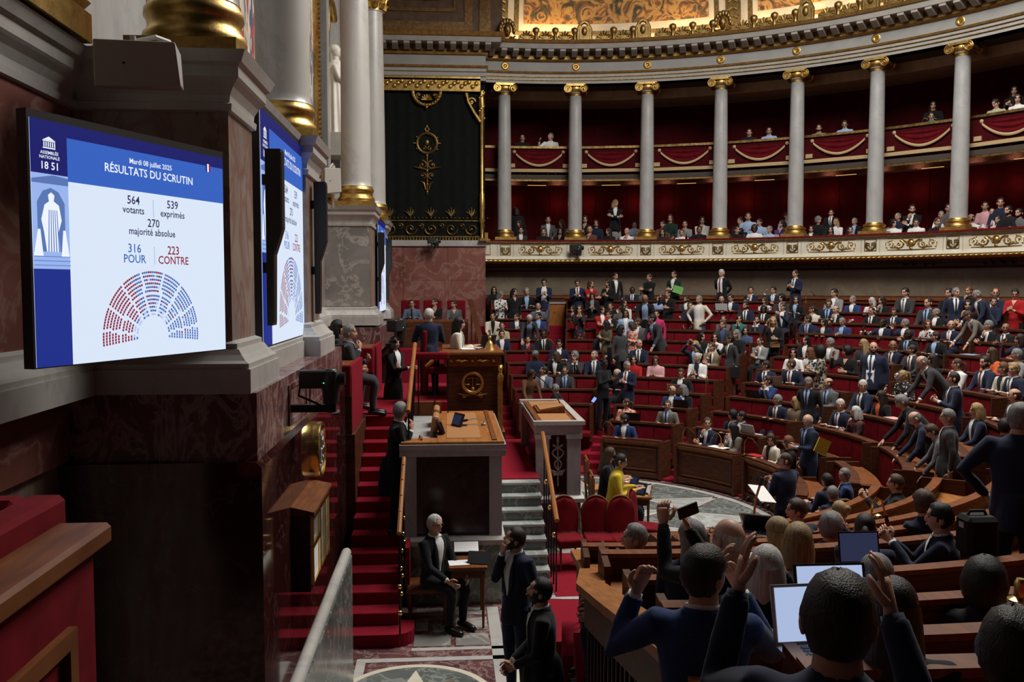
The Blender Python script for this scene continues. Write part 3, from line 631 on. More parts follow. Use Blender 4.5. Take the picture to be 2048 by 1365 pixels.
# --- great columns
cb_me = MB().lathe([(.375, 0), (.39, .05), (.375, .10), (.35, .12), (.345, .16), (.35, .20), (.37, .23), (.365, .28), (.345, .30), (.34, .33)], 40).mesh('base', M_GOLD, 50)
cs_me = MB().lathe([(.345, 0), (.325, .03), (.317, .10)]+[(.317-.042*(t**1.7), .1+4.75*t) for t in [k/10 for k in range(1, 11)]]+[(.295, 4.86), (.295, 4.9)], 48).mesh('shaft', M_WHITE, 50)
cp_me = MB().box(-.40, .40, -.40, .40, 0, .12).mesh('plinth', M_GOLD)
kap = MB().lathe([(.30, 0), (.30, .14), (.36, .30), (.44, .44), (.40, .50)], 24)
for k in range(10):
    a = 2*PI*k/10
    for z, l in ((.05, .12), (.22, .14)): kap.tube([(.31*math.cos(a+z), .31*math.sin(a+z), z), (.37*math.cos(a+z), .37*math.sin(a+z), z+l), (.43*math.cos(a+z), .43*math.sin(a+z), z+l-.02)], [.07, .06, .025], 6)
kap.box(-.44, .44, -.44, .44, .50, .58); kap_me = kap.mesh('capital', M_GOLD, 50)
names = ['nearest the beige loudspeaker', 'beside the large tapestry, between two wall screens', 'beside the statue niche', 'next to the green curtain']
for k, y in enumerate(PED):
    c = empty('marble_column', (-1.93 if k < 3 else -1.9, y, 5.76)); tag(c, 'large white marble column with gilded base, '+names[k], 'column', 'columns of the tribune wall')
    put('plinth', cp_me, c); put('base', cb_me, c, (0, 0, .12)); put('shaft', cs_me, c, (0, 0, .45)); put('capital', kap_me, c, (0, 0, 5.33))
# engaged pilasters and wall above the pedestals
for y0, y1, m in ((5.3, 6.5, M_PALE), (20.15, 20.6, M_PALE), (22.3, 22.7, M_PALE)):
    MB().box(-2.82, -2.62, y0, y1, 6.25, 12).build('pilaster', m, wl); rloft(MB(), [(5.78, .12), (5.98, .12), (6.0, .08), (6.06, .12), (6.12, .06), (6.18, .08), (6.25, .0)], -2.85, -2.62, y0, y1).build('pilaster_base', M_GOLD, wl)
MB().box(-2.83, -2.78, 6.5, 11.5, 5.9, 12).build('marble_panel', M_PALE, wl)
# bronze grille at the top left
gr = MB()
for k in range(22): gr.box(-2.72, -2.68, 3.0+.1*k, 3.05+.1*k, 6.0, 6.9)
for z in (5.96, 6.3, 6.86): gr.box(-2.74, -2.66, 2.9, 5.25, z, z+.06)
tag(gr.build('bronze_grille', M_GOLDD), 'dark bronze grille above the marble cornice', 'grille')
# tapestry with gilded beaded frame
tp = empty('tapestry', (-2.78, 15.5, 6.0)); tag(tp, 'large figured tapestry in gilded frame behind the marble columns', 'tapestry')
MB().box(.0, .04, -4.3, 3.8, 0, 6).build('woven_panel', M_TAPES, tp)
for y in (-4.35, 3.8, -4.0, 3.45):
    m = MB()
    w = .16 if abs(y) > 3.75 and y != -4.0 else .05
    m.box(.03, .09, y, y+w, 0, 6)
    if w > .1:
        for k in range(60):
            for s in (.04, .12): m.sphere((.10, y+s, .05+.1*k), .03, .035, .035, 6, 4)
    m.build('gilded_frame', M_GOLD, tp, 50)
MB().box(.03, .10, -4.35, 3.96, -.08, .04).build('gilded_frame', M_GOLD, tp)
# niche with statue
nich = struct(MB().grid(lambda u, v: (-2.79-.48*math.sin(PI*u), 21.0+1.5*u, 7.2+v*3.55), 12, 4).build('wall_niche', M_CREAM, smooth=60))
MB().tube([(-2.7, 21.75-.85*math.cos(t), 9.9+.9*math.sin(t)) for t in [k*PI/14 for k in range(15)]], .07, 8).build('gilded_arch', M_GOLD, nich, 50)
st = empty('statue', (-2.62, 21.75, 7.45)); tag(st, 'white marble statue of a draped woman in the wall niche', 'statue')
MB().box(-.36, .3, -.45, .45, -.28, .25).build('statue_block', M_STONE, st)
def drape(u, v):
    a = 2*PI*u; z = .25+1.75*v
    r = .33-.10*v if v < .55 else .275-.02*math.sin((v-.55)/.45*PI)
    if v > .9: r *= 1-(v-.9)*5.5
    f = 1+.09*math.sin(a*11+v*2)*(1-v)**.6
    return (r*.8*f*math.cos(a), r*f*math.sin(a), z)
sm = MB().grid(drape, 66, 22, cu=True)
sm.sphere((.02, 0, 2.20), .115, .10, .15, 16, 12); sm.tube([(0, 0, 1.95), (.01, 0, 2.12)], [.085, .07], 10); sm.sphere((-.02, 0, 2.26), .135, .12, .12, 14, 8)
sm.sphere((.13, 0, 2.19), .02, .018, .03, 6, 4)
sm.tube([(0, -.24, 1.82), (.10, -.30, 1.55), (.24, -.16, 1.42), (.32, -.05, 1.45)], [.075, .062, .048, .04], 9); sm.tube([(0, .24, 1.82), (.05, .30, 1.5), (.10, .28, 1.25)], [.075, .06, .045], 9)
sm.tube([(.2, -.2, 1.5), (.1, .1, 1.35), (-.1, .25, 1.2), (.1, .3, .8)], [.06, .08, .08, .05], 8)
sm.build('figure', M_STATUE, st, 70)
# --- screens
def emi(name, c, s=1.0):
    m, n, l, b = newmat(name); b.inputs['Base Color'].default_value = (0, 0, 0, 1); b.inputs['Specular IOR Level'].default_value = .1; b.inputs['Roughness'].default_value = .6
    b.inputs['Emission Color'].default_value = rgb(c); b.inputs['Emission Strength'].default_value = s*1.25; return m
E_WHITE = emi('screen_white', (.74, .84, 1.0), .95); E_NAVY = emi('screen_navy', (.010, .012, .14), 1); E_BLUE = emi('screen_blue', (.035, .12, .52), 1); E_DEEP = emi('screen_deep_blue', (.015, .03, .25), 1)
E_TXT = emi('screen_ink', (.02, .022, .09), 1); E_POUR = emi('screen_pour_blue', (.05, .14, .47), 1); E_RED = emi('screen_red', (.26, .01, .035), 1); E_PALE = emi('screen_pale_dash', (.45, .52, .85), 1); E_LT = emi('screen_stone_blue', (.32, .46, .85), 1); E_MID = emi('screen_mid_blue', (.10, .18, .45), 1)
SW, SH = 1.58, 1.31
def scr_rect(u0, u1, v0, v1, y=-.002): return MB().add([((u-.5)*SW, y, (.5-v)*SH) for u, v in ((u0, v1), (u1, v1), (u1, v0), (u0, v0))], [(0, 1, 2, 3)])
SCR = []
def sc(name, me, loc=(0, 0, 0)): SCR.append((name, me, loc))
bez = MB(); bez.box(-SW/2-.014, SW/2+.008, .002, .07, -SH/2-.006, SH/2+.045); sc('bezel', bez.mesh('bezel', M_BLACK))
sc('background', scr_rect(0, 1, 0, 1, 0).mesh('background', E_WHITE))
sc('title_bar', scr_rect(0, 1, 0, .055).mesh('title_bar', E_NAVY)); sc('header', scr_rect(.153, 1, .055, .235).mesh('header', E_BLUE)); sc('side_bar', scr_rect(0, .153, .055, .215).mesh('side_bar', E_NAVY)); sc('side_bar', scr_rect(0, .153, .60, 1).mesh('side_bar', E_DEEP))
def sct(txt, u, v, size, mat, y=-.006):
    me = textmesh(txt, size); me.materials.append(mat); SCR.append(('lettering', me, ((u-.5)*SW, y, (.5-v)*SH)))
E_W2 = emi('screen_letter_white', (.85, .9, 1.0), 1.0)
sct('ASSEMBLÉE\nNATIONALE', .076, .136, .024, E_W2); sct('18 51', .076, .196, .056, E_W2); sct('Mardi 08 juillet 2025', .56, .112, .044, E_W2); sct('RÉSULTATS DU SCRUTIN', .56, .165, .068, E_W2)
sct('564', .46, .295, .07, E_TXT); sct('votants', .46, .337, .06, E_TXT); sct('539', .675, .295, .07, E_TXT); sct('exprimés', .675, .337, .06, E_TXT); sct('270', .565, .392, .07, E_TXT); sct('majorité absolue', .56, .432, .06, E_TXT)
sct('316', .46, .515, .074, E_POUR); sct('POUR', .46, .562, .07, E_POUR); sct('223', .675, .515, .074, E_RED); sct('CONTRE', .675, .562, .07, E_RED)
m = MB()
for a, b in ((.265, .35), (.485, .57)):
    for k in range(10): v = a+(b-a)*k/10; q = scr_rect(.566, .569, v, v+(b-a)/18, -.004); m.add(q.v, q.f)
sc('divider', m.mesh('divider', E_POUR))
fl_ = MB()
for k in range(3): q = scr_rect(.885+.010*k, .895+.010*k, .045, .085, -.005); fl_.add(q.v, q.f, k)
sc('flag', fl_.mesh('flag', [E_DEEP, E_W2, E_RED]))
lg = MB()
q = scr_rect(.05, .102, .108, .113, -.005); lg.add(q.v, q.f)
for k in range(6): q = scr_rect(.053+.0088*k, .0575+.0088*k, .086, .106, -.005); lg.add(q.v, q.f)
q = scr_rect(.05, .102, .079, .084, -.005); lg.add(q.v, q.f); lg.add([((u-.5)*SW, -.005, (.5-v)*SH) for u, v in ((.052, .078), (.1, .078), (.076, .064))], [(0, 1, 2)])
sc('temple_emblem', lg.mesh('temple_emblem', E_W2))
# plain stand-in for the picture of a stone figure
pc = MB(); q = scr_rect(0, .153, .215, .60, -.003); pc.add(q.v, q.f, 0)
def poly(pts, mi, y): pc.add([((u-.5)*SW, y, (.5-v)*SH) for u, v in pts], [tuple(range(len(pts)))], mi)
poly([(.0, .255), (.153, .255), (.153, .225), (.09, .218), (.0, .24)], 2, -.004); poly([(.02, .53), (.02, .33), (.045, .285), (.078, .27), (.11, .285), (.135, .33), (.135, .53)], 2, -.004)
poly([(.055, .53), (.045, .45), (.035, .40), (.05, .34), (.07, .325), (.09, .325), (.11, .34), (.12, .40), (.105, .45), (.11, .53)], 1, -.005); poly([(.068, .325), (.065, .30), (.078, .288), (.092, .30), (.088, .325)], 1, -.0055)
for k in range(5): poly([(.06+.011*k, .53), (.066+.008*k, .36), (.069+.008*k, .36), (.064+.011*k, .53)], 3, -.006)
poly([(.0, .55), (.02, .44), (.03, .44), (.04, .55)], 1, -.0055); poly([(.115, .55), (.125, .44), (.135, .44), (.15, .55)], 1, -.0055)
for k in range(3): poly([(0, .548+.018*k), (.153, .548+.018*k), (.153, .5505+.018*k), (0, .5505+.018*k)], 3, -.006)
sc('picture', pc.mesh('picture', [E_LT, E_W2, E_MID, E_POUR]))
rnd = random.Random(3); ch = MB()
cu_, cv_ = .553, .905; cxs, czs = (cu_-.5)*SW, (.5-cv_)*SH
gaps = [math.radians(g) for g in (8, 28, 52, 76, 104, 128, 152, 172)]
for ri in range(12):
    r0 = .135+.0235*ri+(.008 if ri > 5 else 0); nseg = 26+ri*5
    for k in range(nseg):
        a0 = math.radians(-6)+(math.radians(192))*k/nseg; a1 = a0+math.radians(192)/nseg*.86
        if any(abs((a0+a1)/2-g)*r0 < .009 for g in gaps): continue
        am = (a0+a1)/2; frac = math.degrees(am)
        if ri < 2 and frac > 40: mi = 2 if rnd.random() < .7 else 0
        else:
            pr = 1.0 if frac > 118 else (.30 if frac > 80 else .06); x = rnd.random(); mi = 1 if x < pr else (2 if x > .95 else 0)
        pts = []
        for a, r in ((a0, r0), (a1, r0), (a1, r0+.0125), (a0, r0+.0125)): pts.append((cxs+r*math.cos(a), -.004, czs+r*math.sin(a)*.97))
        ch.add(pts, [(0, 1, 2, 3)], mi)
sc('seat_chart', ch.mesh('seat_chart', [E_POUR, E_RED, E_PALE]))
def screen(loc, rz, w, h, label):
    e = empty('wall_screen', loc, rz); e.scale = (w/SW, 1, h/SH); tag(e, label, 'screen', 'wall screens')
    bgo = None
    for n, me, l in SCR:
        o = put(n, me, bgo or e, l)
        if n == 'background': bgo = o
        if n == 'lettering': o.rotation_euler = (PI/2, 0, 0)
    return e
screen((-1.85, 5.575, 4.285), math.atan2(1.45, .625), 1.58, 1.31, 'large voting result screen angled out in front of the dark pedestal')
screen((-1.64, 9.40, 4.585), PI/2, 2.66, 2.12, 'voting result screen on the tribune wall between the first two marble columns')
screen((-1.56, 21.55, 4.57), PI/2, 2.55, 2.12, 'voting result screen seen edge-on beside the red marble end wall')
# --- loudspeakers
def line_array(y, x, z0, z1, label):
    m = MB(); h = z1-z0
    prof = [(0, 0), (.05, 0), (.06, .40*h), (.10, .48*h), (.135, .56*h), (.135, h), (0, h)]
    o = empty('column_loudspeaker', (x, y, z0)); tag(o, label, 'loudspeaker', 'black wall loudspeakers')
    MB().prism(prof, -.09, .09).build('cabinet', M_BLACK, o); MB().prism([(p[0]+.006, p[1]*.96+.02*h) for p in prof[1:6]]+[(.03, .98*h), (.03, .02*h)], -.07, .07).build('grille', M_BLACKM, o)
    MB().box(-.12, .0, -.05, .05, h*.3, h*.36).build('bracket', M_BLACKM, o); MB().box(-.12, .0, -.05, .05, h*.8, h*.86).build('bracket', M_BLACKM, o)
line_array(8.15, -1.60, 3.72, 5.28, 'black column loudspeaker in front of the second screen, beside the near pedestal'); line_array(10.75, -1.56, 3.75, 5.30, 'black column loudspeaker on the far side of the second screen')
line_array(20.25, -1.55, 3.75, 5.3, 'black column loudspeaker in front of the edge-on screen'); line_array(22.95, -1.55, 3.75, 5.3, 'black column loudspeaker beyond the edge-on screen')
def boxspk(loc, rz, w, d, h, label, tilt=0):
    o = empty('wall_loudspeaker', loc, rz); o.rotation_euler = (tilt, 0, rz); tag(o, label, 'loudspeaker')
    m = MB(); q = [(-w/2, -d/2, -h*.5), (w/2, -d/2, -h*.42), (w*.42, d/2, -h*.42), (-w*.42, d/2, -h*.42), (-w/2*.98, -d/2, h/2), (w/2*.90, -d/2, h*.5), (w*.40, d/2, h*.42), (-w*.42, d/2, h*.42)]
    m.add(q, [(0, 3, 2, 1), (4, 5, 6, 7), (0, 1, 5, 4), (1, 2, 6, 5), (2, 3, 7, 6), (3, 0, 4, 7)]); c = m.build('cabinet', M_WPLAS, o)
    b = c.modifiers.new('bevel', 'BEVEL'); b.width = .012; b.segments = 2
    MB().box(-w*.52, -w*.49, -d*.35, d*.3, -h*.38, h*.38).build('grille', M_STONE, o)
    MB().lathe([(.05, 0), (.05, .02), (.02, .03), (.02, .06)], 12, (-w*.1, 0, h*.47)).build('swivel', M_WPLAS, o, 40); MB().tube([(-w*.1, 0, h*.55), (w*.12, .1, h*.72), (w*.25, .22, h*.68)], .018, 6).build('bracket_arm', M_WPLAS, o)
    MB().box(w*.12, w*.3, .15, .3, h*.42, h*.66).build('bracket_plate', M_WPLAS, o)
    MB().lathe([(.008, 0), (.008, .01)], 8, (-w*.15, -d/2-.005, 0)).build('badge', M_BLACK, o)
boxspk((-2.02, 6.2, 5.52), .10, .54, .34, .30, 'beige box loudspeaker on swivel bracket in front of the near pedestal cornice', .10)
boxspk((-2.32, 18.35, 6.20), .3, .34, .30, .52, 'small white loudspeaker on the pedestal beside the statue niche')
MB().tube([(-2.32, 18.4, 5.94), (-2.32, 18.5, 5.7)], .02, 6).build('stand', M_WPLAS, bpy.data.objects['wall_loudspeaker.001']).matrix_parent_inverse = bpy.data.objects['wall_loudspeaker.001'].matrix_basis.inverted()
# --- remote camera on bracket
def tvcam(loc, rz, label, s=1.0, arm=True):
    o = empty('remote_camera', loc, rz); o.scale = (s, s, s); tag(o, label, 'camera', 'remote television cameras')
    c = MB().box(-.20, .13, -.075, .075, -.02, .14).build('camera_body', M_BLACK, o); c.modifiers.new('b', 'BEVEL').width = .012
    MB().tube([(.10, 0, .06), (.20, 0, .06)], [.055, .06], 14).build('lens', M_BLACKM, o, 40)
    MB().lathe([(.07, -.16), (.075, -.05), (.09, .0), (.08, .12), (.05, .15)], 16, (.07, 0, 0)).build('pan_head', M_BLACK, o, 40)
    MB().tube([(-.18, -.05, .05), (-.2, -.07, -.08), (-.05, -.06, -.15), (.02, -.03, -.2)], .012, 6).build('cable', M_BLACKM, o)
    MB().sphere((.02, -.078, .03), .006, .004, .006, 6, 4).build('tally_light', emi('green_tally', (.05, .9, .25), 2), o)
    if arm:
        MB().box(-.30, .12, -.04, .04, -.235, -.17).build('bracket_arm', M_BLACKM, o); MB().lathe([(.05, -.24), (.05, -.15)], 12, (.07, 0, 0)).build('bracket_foot', M_BLACKM, o)
tvcam((-1.12, 8.05, 3.18), 0, 'black remote camera on arm projecting from the wall below the second screen')
p = at_Y(795, 660, 15.9); tvcam(p, 1.2, 'black remote camera on the parapet beside the standing usher', 1.3)
p = at_Y(868, 487, 27.0); tvcam((p.x, 27.1, 5.42), .2, 'black remote camera on the ledge below the green curtain', 1.0, False); MB().box(-.03, .03, 0, .42, -.05, .0).build('wall_bracket', M_BLACKM, bpy.data.objects['remote_camera.002'])
x, y = pol(12.5, math.radians(6.1), CX, CY); tvcam((x, y, 5.24), .3, 'black remote camera clamped to the cream gallery parapet', 1.1, False)
# --- clock
ck = empty('wall_clock', (-1.36, 9.1, 2.41)); ck.rotation_euler = (0, PI/2, 0); tag(ck, 'round gilded wall clock with dark face on polished marble', 'clock')
MB().lathe([(.29, 0), (.29, .07), (.285, .085), (.25, .09), (.235, .075), (.235, .065)], 40).build('case', M_BRASS, ck, 40)
MB().lathe([(.235, .05), (.235, .066)], 40).build('dial', plain('clock_face', (.05, .045, .04), .3), ck)
hm = MB()
for k in range(12): a = k*PI/6; hm.obox((.18*math.cos(a), .18*math.sin(a), .126), .06, .02, .006, a)
[MB().obox((.18*math.cos(k*PI/6), .18*math.sin(k*PI/6), .069), .06, .02, .006, k*PI/6).build('numeral', M_PAPER, ck) for k in range(12)]; MB().obox((.05, .0, .072), .14, .014, .005).build('hand', M_PAPER, ck); MB().obox((0, .04, .072), .012, .1, .005).build('hand', M_PAPER, ck)
# --- wooden notice case
nt = empty('notice_case', (-1.36, 8.30, 1.80)); tag(nt, 'wooden notice case with brass-framed panes on polished marble wall', 'notice case')
MB().box(0, .16, -.55, .55, -.40, .28).build('case', M_WOOD, nt); MB().prism([(-.0, .28), (.20, .28), (.20, .31), (0, .36)], -.58, .58).build('sloping_top', M_WOODM, nt)
for y0, y1, z0, z1, mt in ((-.50, -.12, -.33, -.03, M_PAPER), (-.50, -.12, .02, .22, M_GREY), (-.06, .22, -.33, .22, M_GREY), (.27, .50, -.33, .22, M_GREY)):
    f = MB()
    for a, b, c, d in ((y0, y1, z1, z1+.02), (y0, y1, z0-.02, z0), (y0-.02, y0, z0-.02, z1+.02), (y1, y1+.02, z0-.02, z1+.02)): f.box(.155, .185, a, b, c, d)
    f.build('brass_frame', M_BRASS, nt); MB().box(.155, .165, y0, y1, z0, z1).build('pane', mt, nt)
# --- marble balustrade at the foot of the stairs
mbal = empty('marble_parapet', (-1.0, 7.2, 0)); tag(mbal, 'low marble parapet with pale rounded rail beside red stairs', 'parapet')
MB().box(-.05, .05, -2.2, 1.55, 0, 1.42).build('slab', M_GREEN, mbal); MB().tube([(0, -2.25, 1.46), (0, -.5, 1.46), (0, 1.5, 1.46), (0, 1.58, 1.455)], [.048, .048, .048, .03], 12).build('rail', M_WHITE, mbal, 40)
# --- the velvet box at the lower left
nb = empty('velvet_box', (-1.4, 2.0, 0)); tag(nb, 'red velvet spectator box with wooden ledge in the dark foreground corner', 'box')
MB().box(-.9, .13, -1.6, 1.24, 2.0, 3.12).build('velvet_front', M_RVEL, nb)
led = MB().box(-.02, .175, -1.6, 1.31, 3.12, 3.20).build('ledge', M_WOODM, nb); led.modifiers.new('b', 'BEVEL').width = .015
rim = MB(); rim.box(-.16, -.02, -1.6, 1.40, 3.10, 3.285); rim.box(-.95, -.16, 1.28, 1.40, 3.1, 3.285); r_ = rim.build('padded_rim', M_RVEL, nb); r_.modifiers.new('b', 'BEVEL').width = .02
MB().box(-.95, -.16, -1.6, 1.28, 3.1, 3.20).build('desk', M_WOODM, nb)
mo = MB()
for y0, y1, z0, z1 in ((-1.6, 1.02, 2.86, 2.92), (.96, 1.02, 2.0, 2.86)): mo.box(.13, .16, y0, y1, z0, z1)
mo.build('moulding', M_WOODM, nb)
# =================================================================== BENCHES
BNAME = ['beside the perchoir', 'between the first two aisles', 'between the second and third aisles', 'between the third and fourth aisles', 'between the fourth and fifth aisles', 'behind the wooden handrail']
SEATW = .60
def desk_row(i, bi, a0, a1):
    near = bi == 5; r = NEAR_R[i] if near else R0+DR*i; zr = NEAR_Z[i] if near else tier_z(i, 0); L = (a1-a0)*r
    zm = (NEAR_Z[max(i-1, 0)] if near else tier_z(max(i-1, 0), 0)); ris = zr-zm if i else .2
    zf = lambda a: zr
    zfm = lambda a: zm
    n = max(4, int(L/.35)); am = (a0+a1)/2
    root = empty('bench_row', (*pol(r, am), zr)); inv = root.matrix_basis.inverted()
    root.matrix_world = Matrix.Translation(root.location)
    tag(root, ('carved wooden front desk, %s' if i == 0 else '%s bench row of red velvet seats with wooden desk, ' % ORD[i]+'%s') % BNAME[bi], 'bench', 'hemicycle benches')
    def part(name, mb, mat, sm=None):
        o = mb.build(name, mat, root, sm); o.matrix_parent_inverse = inv; return o
    wd = M_WOOD
    if near:
        part('ledge', MB().arc([(r-.05, .765), (r+.07, .765), (r+.07, .80), (r-.05, .80)], a0, a1, n, zf=zf), M_WOODM, 25)
        part('desk_top', MB().arc([(r+.05, .575), (r+.43, .54), (r+.43, .57), (r+.05, .605)], a0, a1, n, zf=zf), M_WOODL, 25); part('desk_lip', MB().arc([(r+.43, .53), (r+.45, .53), (r+.45, .58), (r+.43, .58)], a0, a1, n, zf=zf), M_WOOD, 25)
    else:
        part('ledge', MB().arc([(r-.07, .755), (r+.10, .755), (r+.10, .80), (r-.07, .80)], a0, a1, n, zf=zf), M_WOOD, 25)
        part('desk_top', MB().arc([(r+.10, .70), (r+.42, .66), (r+.42, .69), (r+.10, .74)], a0, a1, n, zf=zf), M_WOODM, 25)
    part('back_panel', MB().arc([(r-.01, -.05), (r+.05, -.05), (r+.05, .755), (r-.01, .755)], a0, a1, n, zf=zf), wd, 25)
    if i == 0:
        # solid panelled front
        part('panel_frame', MB().arc([(r-.06, 0), (r, 0), (r, .12), (r-.06, .10)], a0, a1, n, zf=zf), wd, 25); part('cornice', MB().arc([(r-.06, .70), (r, .66), (r, .76), (r-.09, .76)], a0, a1, n, zf=zf), M_WOODM, 25)
        np_ = max(1, round(L/1.3))
        for k in range(np_):
            b0 = a0+(a1-a0)*(k+.08)/np_; b1 = a0+(a1-a0)*(k+.92)/np_
            part('front_panel', MB().arc([(r-.025, .18), (r, .18), (r, .60), (r-.025, .60)], b0, b1, 6, zf=zf), M_WOOD, 25)
            for z0, z1 in ((.15, .18), (.60, .63)): part('panel_moulding', MB().arc([(r-.045, z0), (r, z0), (r, z1), (r-.045, z1)], b0, b1, 6, zf=zf), M_WOODM, 25)
        for a in (a0, a1):
            x, y = pol(r+.15, a); part('end_panel', MB().obox((x, y, zr+.38), .05, .5, .78, -a), wd)
        return root
    ns = max(1, round(L/SEATW)); da = (a1-a0)/ns; g = .010/r
    for k in range(ns):
        b0 = a0+da*k+g; b1 = a0+da*(k+1)-g
        part('seat_back', MB().arc([(r-.065, .40), (r-.01, .36), (r-.01, .70+ris), (r-.055, .70+ris), (r-.075, .62)], b0, b1, 3, zf=zfm), M_RVEL, 40)
        if (k % 2 == 0) or True:
            part('seat', MB().arc([(r-.44, .34), (r-.07, .34), (r-.07, .44), (r-.40, .45), (r-.44, .42)], b0, b1, 3, zf=zfm), M_RVEL, 40)
    for a in (a0, a1):
        s = .022/r*(1 if a == a0 else -1); x, y = pol(r+.08, a+s); zz = zf(a)
        part('end_panel', MB().obox((x, y, zz+.36), .05, .55, .86, -a), wd)
    return root
for i in range(12):
    r = R0+DR*i
    for bi, (a0, a1) in enumerate(block_list(r)):
        if bi == 5 or (i == 0 and bi == 0): continue
        if bi == 0 and i < 2: continue
        if a1-a0 < .02: continue
        if bi == 3 and i == 0: a1 = math.radians(88)
        desk_row(i, bi, a0+.006, a1-.006)
for i in range(1, 11):
    r = NEAR_R[i]; desk_row(i, 5, math.radians(123), a_hi(r)-.01 if i > 3 else PI-.05)
# topmost row of seats along the wall
for bi, (a0, a1) in enumerate(block_list(13.0)[:5]):
    r = 13.0; zr = tier_z(11, (a0+a1)/2); am = (a0+a1)/2
    root = empty('top_bench', (*pol(r, am), zr)); inv = root.matrix_basis.inverted()
    tag(root, 'topmost red velvet bench along the marble wall, '+BNAME[bi], 'bench', 'benches along the wall')
    L = (a1-a0)*r; ns = max(1, round(L/.62))
    for k in range(ns):
        b0 = a0+(a1-a0)*k/ns+.001; b1 = a0+(a1-a0)*(k+1)/ns-.001
        o = MB().arc([(r-.075, .40), (r-.01, .36), (r-.01, .84), (r-.05, .84), (r-.07, .7)], b0, b1, 2, zf=lambda a: zr).build('seat_back', M_RVEL, root, 40); o.matrix_parent_inverse = inv
    o = MB().arc([(r-.46, .3), (r-.07, .3), (r-.07, .44), (r-.46, .44)], a0, a1, 16, zf=lambda a: zr).build('seat', M_RVEL, root, 30); o.matrix_parent_inverse = inv
    o = MB().arc([(r-.09, .84), (r+.02, .84), (r+.02, .89), (r-.09, .89)], a0, a1, 16, zf=lambda a: zr).build('rail', M_WOODM, root, 30); o.matrix_parent_inverse = inv
gx, gy = pol(12.72, math.radians(6.8)); g_ = empty('aisle_partition', (gx, gy, tier_z(11, 0)), -math.radians(6.8)); tag(g_, 'light wooden partition at the head of the upper aisle stairs', 'partition'); MB().box(-.27, .27, -.03, .03, 0, .68).build('panel', M_WOODL, g_); MB().box(-.30, .30, -.06, .06, .68, .74).build('cap', M_STONE, g_); [MB().box(s*.30-.03, s*.30+.03, -.05, .05, 0, .68).build('post', M_WOOD, g_) for s in (-1, 1)]
# bench of the lower gallery
for k in range(9):
    ph = PH0+DPH*(k+.5)
    root = empty('gallery_bench', (*pol(13.7, ph, CX, CY), 4.95), -ph); tag(root, 'dark red gallery bench behind the parapet, %s bay from the green curtain' % ORD[k+1], 'bench', 'lower gallery benches')
    MB().box(-.98, .98, -.02, .05, 0, .62).build('back', M_RVEL, root); MB().box(-.98, .98, -.32, -.02, .30, .40).build('seat', M_RVEL, root)
# =================================================================== HANDRAIL IN FRONT OF THE CAMERA
hr = empty('wooden_balustrade', (1.0, 6.2, .9)); inv = Matrix.Translation((-1.0, -6.2, -.9)); tag(hr, 'wooden handrail on thin metal balusters beside the near benches', 'balustrade')
P = [(1.02, 3.0, 2.62), (1.02, 4.2, 2.38), (1.02, 5.2, 2.155), (1.02, 6.25, 1.93)]; P2 = [(1.02, 6.25, 1.93), (1.22, 7.4, 1.68), (1.30, 8.55, 1.49)]
def railseg(pts, w, h, mat, name, dz=0, mi=0):
    mb = MB(); q = []
    for x, y, z in pts: q += [(x-w/2, y, z+dz), (x+w/2, y, z+dz), (x+w/2, y, z+dz-h), (x-w/2, y, z+dz-h)]
    fs = []
    for k in range(len(pts)-1):
        for i in range(4): j = (i+1) % 4; fs.append((k*4+i, k*4+j, k*4+4+j, k*4+4+i))
    n = len(q); fs += [(0, 1, 2, 3), (n-4, n-3, n-2, n-1)]; mb.add(q, fs)
    o = mb.build(name, mat, hr); o.matrix_parent_inverse = inv; return o
railseg(P+P2[1:], .21, .055, M_WOODL, 'rail_top'); railseg(P+P2[1:], .09, .26, M_WOOD, 'rail_side', -.055)
tt = [(k+.5)/40 for k in range(40)]
for k, t in enumerate(tt):
    y = 3.2+5.3*t; pts = P+P2[1:]
    for a, b in zip(pts[:-1], pts[1:]):
        if a[1] <= y <= b[1]: s = (y-a[1])/(b[1]-a[1]); x, z = a[0]+(b[0]-a[0])*s, a[2]+(b[2]-a[2])*s; break
    o = MB().tube([(x-.02, y, z-.3), (x-.02, y+(.03 if k % 5 == 2 else 0), z-1.15)], .011, 6).build('baluster', M_BLACKM, hr); o.matrix_parent_inverse = inv
    if k % 2 == 0: o = MB().tube([(x-.02, y, z-.95), (x-.02, y+.12, z-.80), (x-.02, y+.24, z-1.0)], .008, 5).build('baluster_curl', M_BLACKM, hr); o.matrix_parent_inverse = inv
# =================================================================== TRIBUNE
def child(root):
    inv = root.matrix_basis.inverted()
    def f(name, mb, mat, sm=None, bev=0):
        o = mb.build(name, mat, root, sm); o.matrix_parent_inverse = inv
        if bev: b = o.modifiers.new('b', 'BEVEL'); b.width = bev; b.segments = 2
        return o
    return f
def thing(name, loc, label, cat, group=None):
    o = empty(name, loc); o.matrix_basis = Matrix.Translation(loc); tag(o, label, cat, group); return o, child(o)
